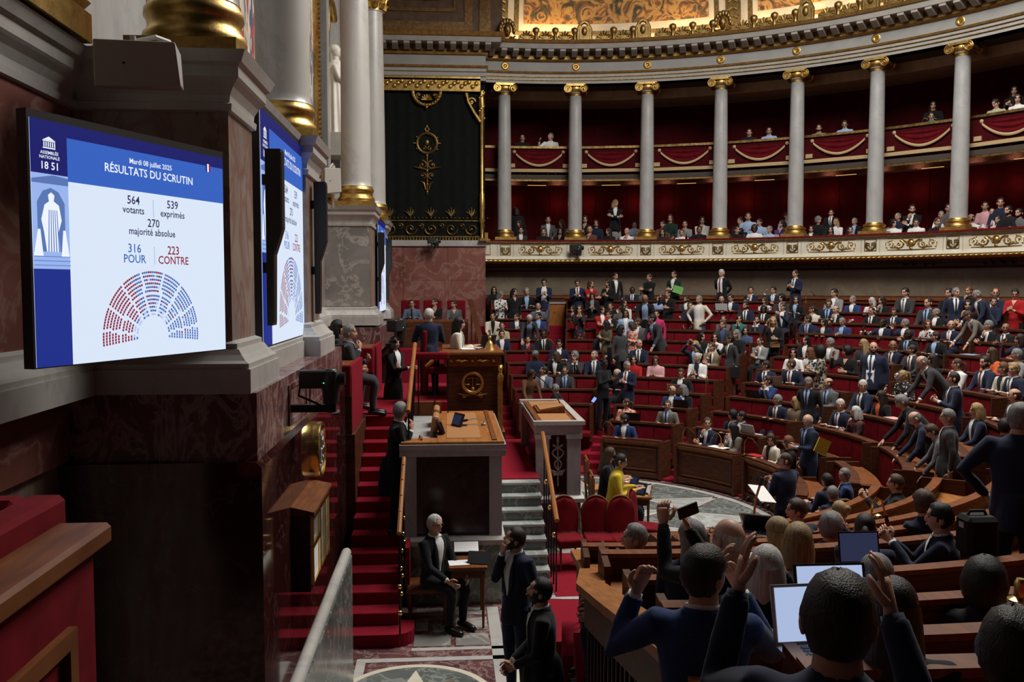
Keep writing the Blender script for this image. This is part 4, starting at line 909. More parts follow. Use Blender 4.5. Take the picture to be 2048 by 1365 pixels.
# red stairs along the wall
t, c = thing('red_staircase', (-.8, 10, 0), 'red carpeted staircase climbing along the polished marble wall', 'stairs')
for k in range(14):
    y0 = 9.9+.285*k
    if k == 0:
        mb = MB(); pts = [(-1.22, y0), (-.62, y0)]+[(-.62+.22*math.sin(q), y0+.22-.22*math.cos(q)) for q in [j*PI/2/6 for j in range(1, 7)]]+[(-.40, 10.35), (-1.22, 10.35)]
        n = len(pts); mb.add([(x, y, 0) for x, y in pts]+[(x, y, .15) for x, y in pts], [tuple(range(n-1, -1, -1)), tuple(range(n, 2*n))]+[(i, (i+1) % n, n+(i+1) % n, n+i) for i in range(n)]); c('step', mb, M_CARP)
    else: c('step', MB().box(-1.24, -.58, y0, 14.0, .15*k, .15*(k+1)), M_CARP, bev=.012)
fl2 = struct(MB().box(-2.7, -.0, 13.89, 18.4, 1.9, 2.1).build('floor_platform', M_CARP)); fl2.name = 'floor'
MB().box(-1.30, -.58, 13.9, 13.95, 0, 2.1).build('platform_riser', M_WOOD, fl2); MB().box(-2.35, -1.24, 11.9, 14.0, 0, 2.1).build('platform_riser', M_WOOD, fl2)
# brass posts and wooden rail on the right of the stairs
t, c = thing('stair_handrail', (-.55, 10.4, 0), 'polished wooden stair handrail on black and brass posts beside the seated usher', 'handrail')
c('rail', MB().tube([(-.55, 9.85, 1.32), (-.55, 10.4, 1.60), (-.55, 11.05, 1.94)], .028, 8), M_WOODL, 40)
for k in range(5):
    y = 9.9+.25*k; z = .15+.131*k; c('post', MB().tube([(-.55, y, z), (-.55, y, z+1.22)], .013, 6), M_BLACKM); c('brass_collar', MB().sphere((-.55, y, z+.25), .035, .03, .03, 8, 6), M_BRASS, 50); c('brass_collar', MB().sphere((-.55, y, z+.55), .03, .03, .03, 8, 6), M_BRASS, 50)
t, c = thing('stair_handrail', (-.5, 12.4, 2), 'wooden handrail with red velvet top rail behind the standing usher', 'handrail')
c('rail', MB().tube([(-.50, 11.2, 2.50), (-.50, 12.4, 2.86), (-.50, 13.7, 3.20)], .03, 8), M_WOODL, 40)
for k in range(6): y = 11.3+.45*k; c('post', MB().tube([(-.50, y, 1.2+.25*k), (-.50, y, 2.52+.13*k)], .012, 6), M_BLACKM)
c('velvet_rail', MB().box(-.55, .02, 13.62, 13.76, 2.96, 3.07), M_RVEL, None, .03)
for x in (-.45, -.2, .0): c('post', MB().tube([(x, 13.69, 2.1), (x, 13.69, 2.97)], .012, 6), M_BLACKM)
# the marble desk of the secretaries
t, c = thing('secretaries_desk', (.06, 12.5, 0), 'pale marble desk with dark panel and tan leather top below the perchoir', 'desk')
c('base', MB().box(-.56, .68, 11.22, 13.9, 0, .80), M_GREEN); c('base_moulding', MB().prism([(11.12, .80), (13.9, .80), (13.9, .90), (11.16, .90), (11.12, .86)], -.60, .72, axis='x'), M_WHITE)
c('panel', MB().box(-.5, .62, 11.24, 13.8, .9, 1.98), M_DPANEL)
for x0, x1 in ((-.56, -.40), (.52, .68)): c('pilaster', MB().box(x0, x1, 11.18, 11.4, .9, 1.95), M_PALE); c('pilaster', MB().box(x0, x1, 13.5, 13.85, .9, 1.95), M_PALE)
c('side_panel', MB().box(.55, .66, 11.4, 13.5, .9, 1.95), M_PALE)
c('cornice', MB().prism([(11.16, 1.93), (13.9, 1.93), (13.9, 2.09), (11.10, 2.09), (11.11, 2.03), (11.15, 2.0)], -.61, .73, axis='x'), M_PALE)
c('desk_top', MB().box(-.14, .71, 11.13, 13.95, 2.09, 2.125), M_WOODL, None, .01); c('desk_edge', MB().box(-.59, -.14, 11.13, 11.45, 2.09, 2.12), M_WOODL)
for y0, y1 in ((11.38, 12.5), (12.54, 13.7)): c('leather_inlay', MB().box(-.02, .42, y0, y1, 2.125, 2.131), M_LEATH)
c('ridge', MB().box(.56, .62, 11.2, 13.9, 2.125, 2.14), M_WOODM)
c('inner_floor', MB().box(-.56, -.14, 11.45, 13.9, 1.3, 1.36), M_WOOD); c('inner_panel', MB().box(-.56, -.1, 13.7, 13.85, 1.36, 2.3), M_WOODM)
for k, y in enumerate((12.0, 12.75)):
    o, q = thing('leather_armchair', (-.20, y, 1.36), 'tan leather chair at the marble desk, the %s one from the pale front' % ('first' if k == 0 else 'second'), 'chair', 'chairs at the marble desk')
    q('back', MB().obox((-.20, y, 2.08), .09, .46, .56, 0, 0, .16), M_LEATH, None, .035); q('seat', MB().box(-.46, -.12, y-.22, y+.22, 1.75, 1.84), M_LEATH, None, .02)
    for sx in (-.42, -.16):
        for sy in (-.18, .18): q('leg', MB().tube([(sx, y+sy, 1.36), (sx, y+sy, 1.76)], .02, 6), M_WOOD)
def monitor(loc, rz, label, w=.20, h=.15):
    o = empty('desk_monitor', loc, rz); tag(o, label, 'monitor', 'desk monitors')
    MB().obox((0, 0, .09), w, .03, h, 0, -.35).build('case', M_BLACK, o); MB().obox((0, -.018, .094), w*.8, .006, h*.72, 0, -.35).build('display', emi('dim_display', (.02, .03, .07), .7), o); MB().box(-w*.25, w*.25, -.02, .12, 0, .015).build('foot', M_BLACK, o)
monitor((.14, 12.35, 2.13), -1.0, 'small black monitor lying back on the tan leather of the marble desk', .22, .19)
monitor(at_z(880, 868, 2.13)+Vector((.0, 0, 0)), 1.9, 'small dark tablet beside the standing usher on the marble desk', .2, .17)
def gooseneck(loc, pts, label, mat=M_BLACKM, r=.009):
    o = empty('gooseneck_microphone', loc); tag(o, label, 'microphone', 'gooseneck microphones')
    MB().tube(pts, r, 6).build('stem', mat, o, 50); e = Vector(pts[-1]); d = (e-Vector(pts[-2])).normalized(); MB().tube([e, e+d*.07], [.016, .02], 8).build('capsule', M_BLACK, o, 50); MB().lathe([(.04, 0), (.035, .02), (.012, .03)], 10).build('foot', mat, o)
gooseneck((.50, 12.45, 2.13), [(0, 0, .02), (.0, -.05, .08), (-.12, .0, .09), (-.22, .02, .07)], 'bent black microphone on the marble desk top', M_ALU)
# marble stairs and red landing between desk and orator
t, c = thing('marble_staircase', (1.05, 12.2, 0), 'pale green marble steps leading up to the red landing', 'stairs')
for k in range(8): c('step', MB().box(.735, 1.34, 11.4+.215*k, 13.14, .15*k, .15*(k+1)-.03), M_GREEN); c('tread', MB().box(.735, 1.35, 11.38+.215*k, 11.40+.215*(k+1)+.03, .15*(k+1)-.03, .15*(k+1)), M_STEPM)
fl3 = struct(MB().box(.70, 1.36, 13.12, 16.6, 0, 1.215).build('floor_landing', M_CARP)); fl3.name = 'floor'
# orator's tribune
t, c = thing('orator_tribune', (1.7, 14.9, 0), 'marble speaker tribune with caduceus relief and tan leather top', 'tribune')
c('base', MB().box(1.36, 2.06, 13.62, 16.2, 0, .74), M_GREEN); c('base_moulding', MB().prism([(13.50, .74), (16.3, .74), (16.3, .84), (13.54, .84), (13.5, .80)], 1.32, 2.10, axis='x'), M_WHITE)
c('panel', MB().box(1.42, 2.02, 13.64, 16.15, .84, 1.84), M_DPANEL)
for x0, x1 in ((1.36, 1.56), (1.84, 2.05)):
    c('pilaster', MB().box(x0, x1, 13.56, 13.72, .84, 1.76), M_PALE); c('pilaster_cap', MB().box(x0-.02, x1+.02, 13.53, 13.74, 1.73, 1.80), M_PALE)
c('side_panel', MB().box(1.96, 2.05, 13.72, 16.1, .84, 1.8), M_PALE); c('far_pilaster', MB().box(1.33, 1.50, 15.95, 16.2, 1.2, 1.96), M_PALE)
c('frieze', MB().box(1.35, 2.07, 13.55, 16.18, 1.79, 1.95), M_PALE)
c('top_edge', MB().box(1.31, 2.11, 13.50, 13.62, 1.95, 2.01), M_WHITE); c('top_edge', MB().box(2.0, 2.11, 13.62, 16.25, 1.95, 2.01), M_WHITE); c('top_edge', MB().box(1.31, 2.11, 16.15, 16.28, 1.95, 2.01), M_WHITE)
c('desk_top', MB().box(1.38, 2.0, 13.62, 16.15, 1.93, 1.985), M_WOODM)
c('leather_inlay', MB().box(1.46, 1.93, 13.70, 14.5, 1.985, 1.992), M_LEATH); c('leather_inlay', MB().box(1.46, 1.93, 15.4, 16.1, 1.985, 1.992), M_LEATH)
c('lectern', MB().prism([(1.48, 1.985), (1.93, 1.985), (1.93, 2.10), (1.48, 2.02)], 14.55, 15.35), M_WOODM); c('lectern_leather', MB().prism([(1.52, 2.035), (1.90, 2.10), (1.90, 2.108), (1.52, 2.043)], 14.60, 15.30), M_LEATH)
cad = MB(); X0, Y0 = 1.70, 13.62
cad.tube([(X0, Y0, .98), (X0, Y0, 1.68)], [.013, .016], 8); cad.lathe([(.012, 0), (.026, .02), (.02, .05), (.026, .07), (.008, .10)], 10, (X0, Y0, 1.66))
for s in (-1, 1):
    pts = []
    for k in range(26):
        q = k/25; a = q*2.2*PI*1.0; amp = .035+.075*q
        pts.append((X0+s*amp*math.sin(a), Y0-.01, 1.22+.40*q))
    cad.tube(pts, [.011+.006*(k/25) for k in range(26)], 6); cad.sphere(pts[-1], .02, .016, .022, 6, 5)
    for j in range(4): cad.tube([(X0, Y0, 1.20-.012*j), (X0+s*.07, Y0-.005, 1.21-.02*j), (X0+s*(.13-.02*j), Y0-.005, 1.245-.03*j)], [.012, .018, .006], 6)
c('caduceus', cad, M_STONE, 50)
gooseneck((1.90, 14.9, 2.02), [(0, 0, 0), (-.02, .02, .12), (-.10, .16, .26), (-.24, .42, .42), (-.36, .62, .52)], 'long thin microphone rising from the speaker tribune')
t, c = thing('stair_handrail', (1.42, 12.5, 0), 'polished wooden handrail with brass brackets beside the caduceus relief', 'handrail')
c('rail', MB().tube([(1.43, 13.35, 1.86), (1.43, 12.5, 1.45), (1.43, 11.55, .98)], .034, 8), M_WOODL, 40)
for k in range(6): y = 11.6+.3*k; z = .98+.49*(k*.3)/1.0; c('post', MB().tube([(1.43, y, 0), (1.43, y, z)], .012, 6), M_BLACKM)
for k in range(3): c('brass_collar', MB().sphere((1.41, 11.7+.5*k, .75+.25*k), .03, .03, .04, 8, 6), M_BRASS, 50)
# the perchoir
t, c = thing('perchoir_desk', (.4, 15.2, 2.0), 'high mahogany presidential desk with gilded wreath and scales', 'desk')
c('plinth', MB().box(-.1, .92, 14.22, 16.3, 1.62, 1.74), M_WOODM); c('body', MB().box(-.02, .82, 14.30, 16.2, 1.74, 2.80), M_WOOD); c('frieze', MB().box(-.06, .86, 14.27, 16.24, 2.80, 2.98), M_WOODM); c('top', MB().box(-.10, .90, 14.22, 16.3, 2.98, 3.03), M_WOODM, None, .01); c('gilt_edge', MB().box(-.105, .905, 14.215, 14.235, 2.995, 3.015), M_GOLD)
w = MB(); pts = [(.40+.155*math.cos(q), 14.28, 2.53+.155*math.sin(q)) for q in [2*PI*k/28 for k in range(29)]]; w.tube(pts, .026, 7)
for k in range(40): q = 2*PI*k/40; w.obox((.40+.16*math.cos(q), 14.265, 2.53+.16*math.sin(q)), .035, .02, .02, 0, 0, -q)
w.tube([(.40, 14.28, 2.44), (.40, 14.28, 2.62)], .008, 6); w.tube([(.31, 14.28, 2.60), (.40, 14.28, 2.615), (.49, 14.28, 2.60)], .007, 6)
for s in (-1, 1):
    for d in (-.03, .03): w.tube([(.40+s*.085, 14.28, 2.60), (.40+s*.085+d, 14.28, 2.51)], .003, 4)
    w.sphere((.40+s*.085, 14.28, 2.505), .04, .01, .014, 8, 5); spiral(w, .40+s*.14, 2.33, .045, 1.2, PI/2, s, .010, 14, 14.28); w.tube([(.40, 14.28, 2.345), (.40+s*.1, 14.28, 2.33), (.40+s*.24, 14.28, 2.36)], [.012, .014, .004], 6)
w.sphere((.40, 14.28, 2.43), .03, .015, .03); c('gilded_wreath', w, M_GOLD, 50)
for k in range(3): c('gilt_stud', MB().sphere((.06+.34*k, 14.262, 2.89), .025, .012, .025, 8, 6), M_GOLD, 50)
for x in (.23, .57): c('gilt_ornament', MB().tube([(x-.1, 14.262, 2.89), (x-.05, 14.258, 2.90), (x, 14.255, 2.885), (x+.05, 14.258, 2.90), (x+.1, 14.262, 2.89)], [.006, .018, .022, .018, .006], 6), M_GOLD, 50)
f = MB(); f.box(.80, .88, 14.24, 14.34, 1.74, 2.56); f.lathe([(.05, 0), (.06, .08), (.035, .13), (.03, .15)], 10, (.84, 14.28, 2.56)); f.sphere((.84, 14.27, 2.75), .045, .05, .06, 10, 8); f.sphere((.84, 14.30, 2.78), .055, .05, .05, 8, 6); c('gilded_figure', f, M_GOLD, 50)
o, q = thing('brass_bell', (.70, 14.8, 3.03), 'gilded table bell on the presidential desk', 'bell')
q('bell', MB().lathe([(.10, 0), (.085, .03), (.06, .09), (.045, .13), (.02, .15), (.018, .19), (.03, .21), (.01, .25)], 16, (.70, 14.8, 3.03)), M_GOLD, 50)
q('handle', MB().tube([(.70, 14.8, 3.26), (.70, 14.8, 3.36)], [.02, .012], 8), M_GOLD, 50)
def laptop(loc, rz, label, mat=M_ALU, scr=None, w=.33, tilt=.35, grp='laptops'):
    o = empty('laptop', loc, rz); tag(o, label, 'laptop', grp)
    MB().box(-w/2, w/2, -.12, .11, 0, .014).build('keyboard_base', mat, o); kbo = bpy.data.objects[-1] if False else o; kb = MB()
    for r_ in range(4):
        for k in range(10): kb.box(-w*.42+w*.084*k, -w*.42+w*.084*k+w*.07, -.02+.028*r_, .002+.028*r_, .014, .017)
    kb.build('keys', M_BLACK, o)
    hy, h = .11, .22
    q = MB(); q.obox((0, hy+math.sin(tilt)*h/2, .014+math.cos(tilt)*h/2), w, .008, h, 0, -tilt); lid = q.build('lid', mat, o)
    n = Vector((0, -math.cos(tilt), math.sin(tilt)))*.0055
    q = MB(); q.obox((0+n.x, hy+math.sin(tilt)*h/2+n.y, .014+math.cos(tilt)*h/2+n.z), w*.92, .003, h*.9, 0, -tilt); q.build('display', scr or M_BLACK, lid)
    return o
E_DESK = emi('blue_lit_display', (.16, .24, .45), .8)
laptop((.60, 15.35, 3.03), -PI/2-.9, 'black laptop with dim spreadsheet on the presidential desk', M_BLACK, E_DESK)
o, q = thing('paper_stack', (.25, 14.9, 3.03), 'white papers on the presidential desk', 'papers'); q('sheet', MB().obox((.30, 15.0, 3.037), .22, .5, .014, .2), M_PAPER); q('sheet', MB().obox((.46, 15.1, 3.046), .2, .28, .006, -.3), M_PAPER)
o, q = thing('gilded_armchair', (.0, 14.8, 2.3), 'gilded presidential armchair with carved arm', 'chair'); q('back', MB().box(-.42, -.34, 14.85, 15.6, 2.3, 3.35), M_RVEL, None, .03); q('arm', MB().tube([(-.35, 14.8, 2.75), (-.1, 14.72, 2.98), (.05, 14.72, 2.93), (.15, 14.74, 2.8)], [.04, .06, .07, .04], 8), M_GOLD, 50); q('seat', MB().box(-.34, .0, 14.85, 15.6, 2.62, 2.74), M_RVEL, None, .03)
struct(MB().box(-.6, .0, 14.0, 16.4, 2.1, 2.26).build('floor_dais', M_CARP)).name = 'floor'
# clerks' velvet-covered desks left of the stairs
for k, (y0, y1) in enumerate(((11.95, 13.5), (15.4, 17.4))):
    o, q = thing('clerk_desk', (-1.7, y0, 2.1), 'clerk desk with bright red velvet side, %s' % ('above the lower red steps' if k == 0 else 'behind the woman usher'), 'desk', 'clerk desks')
    q('velvet_side', MB().box(-1.34, -1.28, y0, y1, 2.12, 3.02), M_CARP); q('front', MB().box(-1.62, -1.28, y0-.03, y0+.03, 1.35 if k == 0 else 2.1, 2.9), M_WOOD); q('velvet_front', MB().box(-1.62, -1.28, y0-.05, y0+.04, 2.6, 3.03), M_RVEL, None, .02)
    q('top', MB().box(-2.25, -1.3, y0, y1, 2.92, 2.97), M_WOODM)
monitor((-1.75, 13.3, 2.97), -2.6, 'flat blue-lit monitor on the clerk desk', .42, .34); laptop((-1.62, 12.8, 2.97), 2.9, 'grey tablet computer standing on the clerk desk', M_ALU, E_DESK, .24)
o, q = thing('desk_telephone', (-1.55, 12.3, 2.97), 'black telephone on the clerk desk', 'telephone'); q('body', MB().obox((-1.55, 12.3, 3.0), .2, .2, .06, 0, .2), M_BLACK, None, .01); q('handset', MB().tube([(-1.63, 12.2, 3.05), (-1.63, 12.3, 3.07), (-1.63, 12.42, 3.05)], .022, 8), M_BLACK, 50)
# platform seats before the red marble wall, with desk and slanted rail
struct(MB().box(-1.3, 1.0, 23.2, 27.4, 0, 2.45).build('floor_side', M_CARP)).name = 'floor'
for x in (-1.05, -.42, .25):
    o, q = thing('side_armchair', (x, 25.1, 2.45), 'dark red armchair before the red marble wall, '+('in the corner' if x < -1 else ('in the middle' if x < 0 else 'next to the slanted rail')), 'chair', 'chairs before the red marble wall')
    q('back', MB().box(x-.26, x+.26, 25.35, 25.42, 2.8, 3.72), M_RVEL, None, .04); q('seat', MB().box(x-.25, x+.25, 24.9, 25.36, 2.82, 2.92), M_RVEL, None, .03)
    for sx in (-.22, .22): q('leg', MB().tube([(x+sx, 24.95, 2.45), (x+sx, 24.95, 2.83)], .02, 6), M_WOOD); q('leg', MB().tube([(x+sx, 25.3, 2.45), (x+sx, 25.3, 2.83)], .02, 6), M_WOOD)
o, q = thing('side_desk', (-.4, 24.3, 2.45), 'long dark desk before the red marble wall', 'desk'); q('top', MB().box(-1.25, .55, 24.1, 24.6, 3.15, 3.2), M_WOODM); q('front', MB().box(-1.25, .55, 24.1, 24.14, 2.45, 3.15), M_WOOD)
o, q = thing('slanted_rail', (.75, 24, 2.4), 'dark slanted wooden stair rail beside the side desk', 'rail'); q('board', MB().add([(.55, 24.9, 3.75), (.70, 24.9, 3.75), (.98, 21.6, 2.40), (.83, 21.6, 2.40), (.55, 25.0, 3.75), (.70, 25.0, 3.75), (.98, 21.7, 2.40), (.83, 21.7, 2.40)], [(0, 1, 2, 3), (4, 7, 6, 5), (0, 4, 5, 1), (1, 5, 6, 2), (2, 6, 7, 3), (3, 7, 4, 0)]), M_WOOD)
for k in range(4): y = 21.7+1.0*k; q('post', MB().tube([(.92-.085*k, y, 1.4+.25*k), (.92-.085*k, y, 2.42+.42*k)], .03, 6), M_WOOD)
# usher's little table, stenographers' table, red chairs
def table(name, x0, x1, y0, y1, z, label, top=M_WOODM, inlay=None):
    o, q = thing(name, ((x0+x1)/2, (y0+y1)/2, 0), label, 'table'); q('top', MB().box(x0, x1, y0, y1, z-.04, z), top, None, .008); q('apron', MB().box(x0+.03, x1-.03, y0+.03, y1-.03, z-.14, z-.04), M_WOOD)
    if inlay: q('leather_inlay', MB().box(x0+.05, x1-.05, y0+.05, y1-.05, z, z+.004), inlay)
    for x in (x0+.05, x1-.05):
        for y in (y0+.05, y1-.05): q('leg', MB().tube([(x, y, 0), (x, y, z-.1)], [.014, .024], 7), M_WOODM)
table('usher_table', .0, .46, 10.35, 11.05, .76, 'small wooden table with papers beside the seated usher')
o, q = thing('paper', (.2, 10.9, .76), 'white printed list on the usher table', 'papers'); q('sheet', MB().obox((.22, 10.92, .84), .30, .20, .012, 0, .35), M_PAPER); q('folder', MB().obox((.22, 10.95, .80), .32, .12, .06), M_BLACK)
o, q = thing('paper', (.1, 10.5, .76), 'white sheet with table lying before the folded tablet', 'papers'); q('sheet', MB().obox((.12, 10.52, .765), .24, .20, .006, .1), M_PAPER)
o, q = thing('folded_tablet', (.36, 10.5, .76), 'black tablet propped open on the usher table', 'tablet'); q('cover', MB().obox((.36, 10.5, .83), .26, .16, .012, -.2, .9), M_BLACK); q('stand', MB().obox((.36, 10.56, .80), .24, .14, .01, -.2, -.9), M_BLACK)
table('stenographer_table', 2.74, 3.22, 13.75, 15.5, .74, 'stenographers table with tan leather top near the floor rosette', M_WOODM, M_LEATH)
monitor((3.08, 13.95, .745), -1.0, 'small black monitor at the near end of the stenographers table', .22, .2); monitor((3.12, 14.6, .745), -1.2, 'small black tablet further along the stenographers table', .2, .16)
for k, (x, y, a) in enumerate(((2.93, 14.05, .2), (2.9, 14.4, -.2), (2.92, 14.9, .4))): o, q = thing('paper', (x, y, .745), ('white papers under the hand of the woman in yellow', 'white note sheets in the middle of the stenographers table', 'white sheet before the dark-haired stenographer')[k], 'papers'); q('sheet', MB().obox((x, y, .749), .26, .2, .005, a), M_PAPER)
def red_chair(x, y, rz, label, mat=M_RVEL):
    o = empty('red_chair', (x, y, 0), rz); o.scale = (.88, .92, .98); tag(o, label, 'chair', 'red velvet chairs on the floor')
    MB().grid(lambda u, v: ((.205+.03*math.sin(v*PI))*(2*u-1)*math.sqrt(max(0, 1-max(0, (v-.62)/.38)**2.2)), .20+.05*v-.03*math.sin(u*PI), .50+.50*v), 14, 14).build('backrest_front', mat, o, 60)
    MB().grid(lambda u, v: ((.225+.03*math.sin(v*PI))*(2*u-1)*math.sqrt(max(0, 1-max(0, (v-.62)/.38)**2.2)), .245+.05*v-.005*math.sin(u*PI), .48+.535*v), 14, 14).build('backrest_shell', M_RVEL, o, 60)
    pts = [(-.215, .235, .44), (-.235, .25, .62)]+[(-.235*math.cos(a_), .255+.045*math.sin(a_), .78+.235*math.sin(a_)) for a_ in [PI*k_/14 for k_ in range(15)]]+[(.235, .25, .62), (.215, .235, .44)]
    MB().tube(pts, .018, 7).build('back_frame', M_WOODM, o, 50)
    s = MB().box(-.23, .23, -.24, .22, .40, .48).build('seat', mat, o); b = s.modifiers.new('b', 'BEVEL'); b.width = .035; b.segments = 3
    MB().box(-.22, .22, -.22, .21, .35, .40).build('seat_frame', M_WOODM, o)
    for sx in (-.19, .19): MB().tube([(sx, -.19, 0), (sx, -.19, .37)], [.013, .022], 7).build('leg', M_WOODM, o); MB().tube([(sx, .24, 0), (sx, .21, .45)], [.013, .02], 7).build('leg', M_WOODM, o)
for k, (px, py) in enumerate(((1137, 1075), (1197, 1075), (1250, 1075))): p = at_z(px, py, .45); red_chair(p.x, p.y, [.15, .0, .1][k], 'red velvet chair in the row on the carpet, '+['next to the wooden stair rail', 'second from the wooden stair rail', 'third from the wooden stair rail'][k])
p = at_z(1300, 1060, .45); red_chair(p.x, p.y+.2, 1.1, 'red velvet chair turned toward the floor rosette, last of the row')
for k, (px, py) in enumerate(((1212, 1010), (1200, 975))): p = at_z(px, py, .45); o = empty('wooden_chair', (p.x, p.y, 0), -PI/2*-1); tag(o, 'wooden chair with tan leather seat at the stenographers table, '+('under the woman in yellow' if k == 0 else 'under the dark-haired stenographer'), 'chair', 'chairs at the stenographers table'); MB().box(-.22, .22, -.22, .22, .40, .46).build('seat', M_LEATH, o); MB().tube([(-.2, .2, 0), (-.22, .24, .6), (-.2, .26, .98), (0, .27, 1.03), (.2, .26, .98), (.22, .24, .6), (.2, .2, 0)], .022, 7).build('back_frame', M_WOODM, o, 50); MB().box(-.19, .19, .22, .26, .55, .92).build('backrest', M_WOODM, o); [MB().tube([(sx, -.19, 0), (sx, -.19, .42)], .018, 6).build('leg', M_WOODM, o) for sx in (-.19, .19)]
# =================================================================== PEOPLE
FAB = {'nv': ('navy', (.012, .017, .042)), 'bk': ('black', (.008, .008, .010)), 'gy': ('dark grey', (.035, .036, .040)), 'lg': ('light grey', (.22, .22, .22)), 'mg_': ('grey', (.10, .10, .105)), 'bl': ('blue', (.018, .040, .13)), 'lb': ('light blue', (.30, .42, .62)),
       'rd': ('red', (.36, .010, .012)), 'cr': ('cream', (.60, .56, .46)), 'bg': ('beige', (.42, .37, .24)), 'tn': ('tan', (.24, .18, .11)), 'tp': ('taupe', (.15, .135, .11)), 'ol': ('olive', (.10, .085, .045)), 'gn': ('dark green', (.010, .028, .020)), 'tl': ('teal', (.02, .14, .12)), 'pk': ('pink', (.62, .34, .36)),
       'mg': ('magenta', (.45, .03, .12)), 'og': ('orange', (.62, .12, .025)), 'br': ('brown', (.12, .05, .024)), 'wh': ('white', (.72, .72, .70)), 'yl': ('yellow', (.60, .44, .03)), 'pu': ('purple', (.07, .04, .20)), 'kn': ('grey knit', (.045, .047, .05)), 'sb': ('steel blue', (.10, .13, .19)), 'dn': ('denim blue', (.05, .08, .16)), 'rp': ('dark red', (.14, .012, .020)), 'sk': ('skin', (.5, .3, .2))}
for k, (w_, c_) in FAB.items(): noisy('cloth_'+k, [(.35, [x*.85 for x in c_]), (.65, [min(1, x*1.12) for x in c_])], 90, .85, spec=.2, sheen=.1)
def pattern(name, c0, c1, sc, th=.5):
    m, n, l, b = newmat(name); tc = n.new('ShaderNodeTexCoord'); t = n.new('ShaderNodeTexVoronoi'); t.inputs['Scale'].default_value = sc; l.new(tc.outputs['Object'], t.inputs['Vector'])
    r = n.new('ShaderNodeValToRGB'); r.color_ramp.interpolation = 'CONSTANT'; e = r.color_ramp.elements; e[0].color = rgb(c1); e[1].position = th; e[1].color = rgb(c0); l.new(t.outputs['Distance'], r.inputs[0]); l.new(r.outputs[0], b.inputs['Base Color']); b.inputs['Roughness'].default_value = .85
pattern('cloth_pt', (.62, .62, .60), (.02, .02, .03), 14, .42); FAB['pt'] = ('black-and-white patterned', (.3, .3, .3))
pattern('cloth_fl', (.008, .008, .010), (.45, .03, .03), 11, .30); FAB['fl'] = ('black floral', (0, 0, 0))
pattern('cloth_of', (.62, .50, .42), (.60, .09, .03), 16, .52); FAB['of'] = ('orange floral', (0, 0, 0))
pattern('cloth_lp', (.34, .31, .24), (.010, .010, .010), 16, .50); FAB['lp'] = ('leopard print', (0, 0, 0))
pattern('cloth_rb', (.09, .02, .02), (.015, .012, .02), 12, .45); FAB['rb'] = ('dark red patterned', (0, 0, 0))
pattern('cloth_dt', (.010, .010, .012), (.60, .58, .55), 18, .30); FAB['dt'] = ('black dotted', (0, 0, 0))
HCOL = {'k': ('black-haired', (.006, .005, .005)), 'd': ('dark-haired', (.020, .012, .008)), 'b': ('brown-haired', (.055, .030, .016)), 'y': ('blond', (.34, .23, .10)), 'g': ('grey-haired', (.19, .185, .18)), 'w': ('white-haired', (.50, .49, .47)), 'a': ('auburn-haired', (.13, .045, .018))}
for k, (w_, c_) in HCOL.items(): noisy('hair_'+k, [(.3, [x*.55 for x in c_]), (.7, [x*1.3 for x in c_])], 60, .5, stretch=(1, 1, .12), bump=.5, spec=.4)
SKIN = {'L': (.52, .30, .205), 'M': (.29, .15, .085), 'D': (.085, .042, .024)}
for k, c_ in SKIN.items(): noisy('skin_'+k, [(.3, [x*.92 for x in c_]), (.7, c_)], 20, .5, spec=.35)
plain('eye_dark', (.02, .015, .012), .25); plain('lips', (.30, .11, .09), .5); plain('shoe_black', (.010, .009, .009), .25)
cloth = lambda k: MATS['cloth_'+k]
SEC = [(-.12, .150, .115), (-.04, .170, .128), (.06, .162, .122), (.16, .155, .114), (.28, .170, .122), (.38, .188, .122), (.44, .182, .108), (.485, .140, .086), (.52, .080, .066), (.545, .058, .056)]
def sec(s):
    for a, b in zip(SEC[:-1], SEC[1:]):
        if s <= b[0]: t = max(0, (s-a[0])/(b[0]-a[0])); return a[1]+(b[1]-a[1])*t, a[2]+(b[2]-a[2])*t
    return SEC[-1][1:]
SHO = .455
ARMS = {'r': ((.25, .02, -.53), (.25, .02, -.53)), 'd': ((.13, -.27, -.205), (.17, -.25, -.21)), 'c': ((.05, -.16, -.06), (-.02, -.26, -.22)), 'x': ((-.10, -.26, -.23), (-.10, -.23, -.20)), 'p': ((.06, -.27, -.17), (.06, -.25, -.19)), 'f': ((.045, -.20, .015), (.045, -.20, .015)),
        'h': ((.22, -.06, -.38), (.22, -.08, -.40)), 'a': ((.08, -.34, .24), (.08, -.34, .26)), 'o': ((.36, -.30, -.02), (.14, -.26, -.22)), 'w': ((.20, -.27, .08), (.12, -.26, -.22)), 'l': ((.22, -.30, -.46), (.24, -.22, -.48)), 'b': ((.07, .17, -.40), (.05, .19, -.42)), 'g': ((.25, .0, -.53), (.02, -.26, -.26)), 'k': ((.06, -.36, -.05), (.05, -.36, -.03)), 'm': ((.03, -.16, .06), (.25, .02, -.53)), 'v': ((.12, -.28, .12), (.14, -.28, -.22)),
        'q': ((.26, -.30, .26), (.26, -.28, .30)), 'j': ((.18, -.30, -.05), (.25, .02, -.53))}
ARMS_SIT_R = ((.14, -.34, -.38), (.14, -.34, -.38))
def headgrid():
    fr = [0, 6, 12, 19, 28, 40, 56, 75, 95, 118, 142, 162]; lon = sorted(set([-a for a in fr if a]+fr+[180]))
    lat = [-78, -62, -50, -40, -31, -23, -16, -9, -2, 5, 12, 20, 30, 42, 56, 72, 84]
    return lon, lat
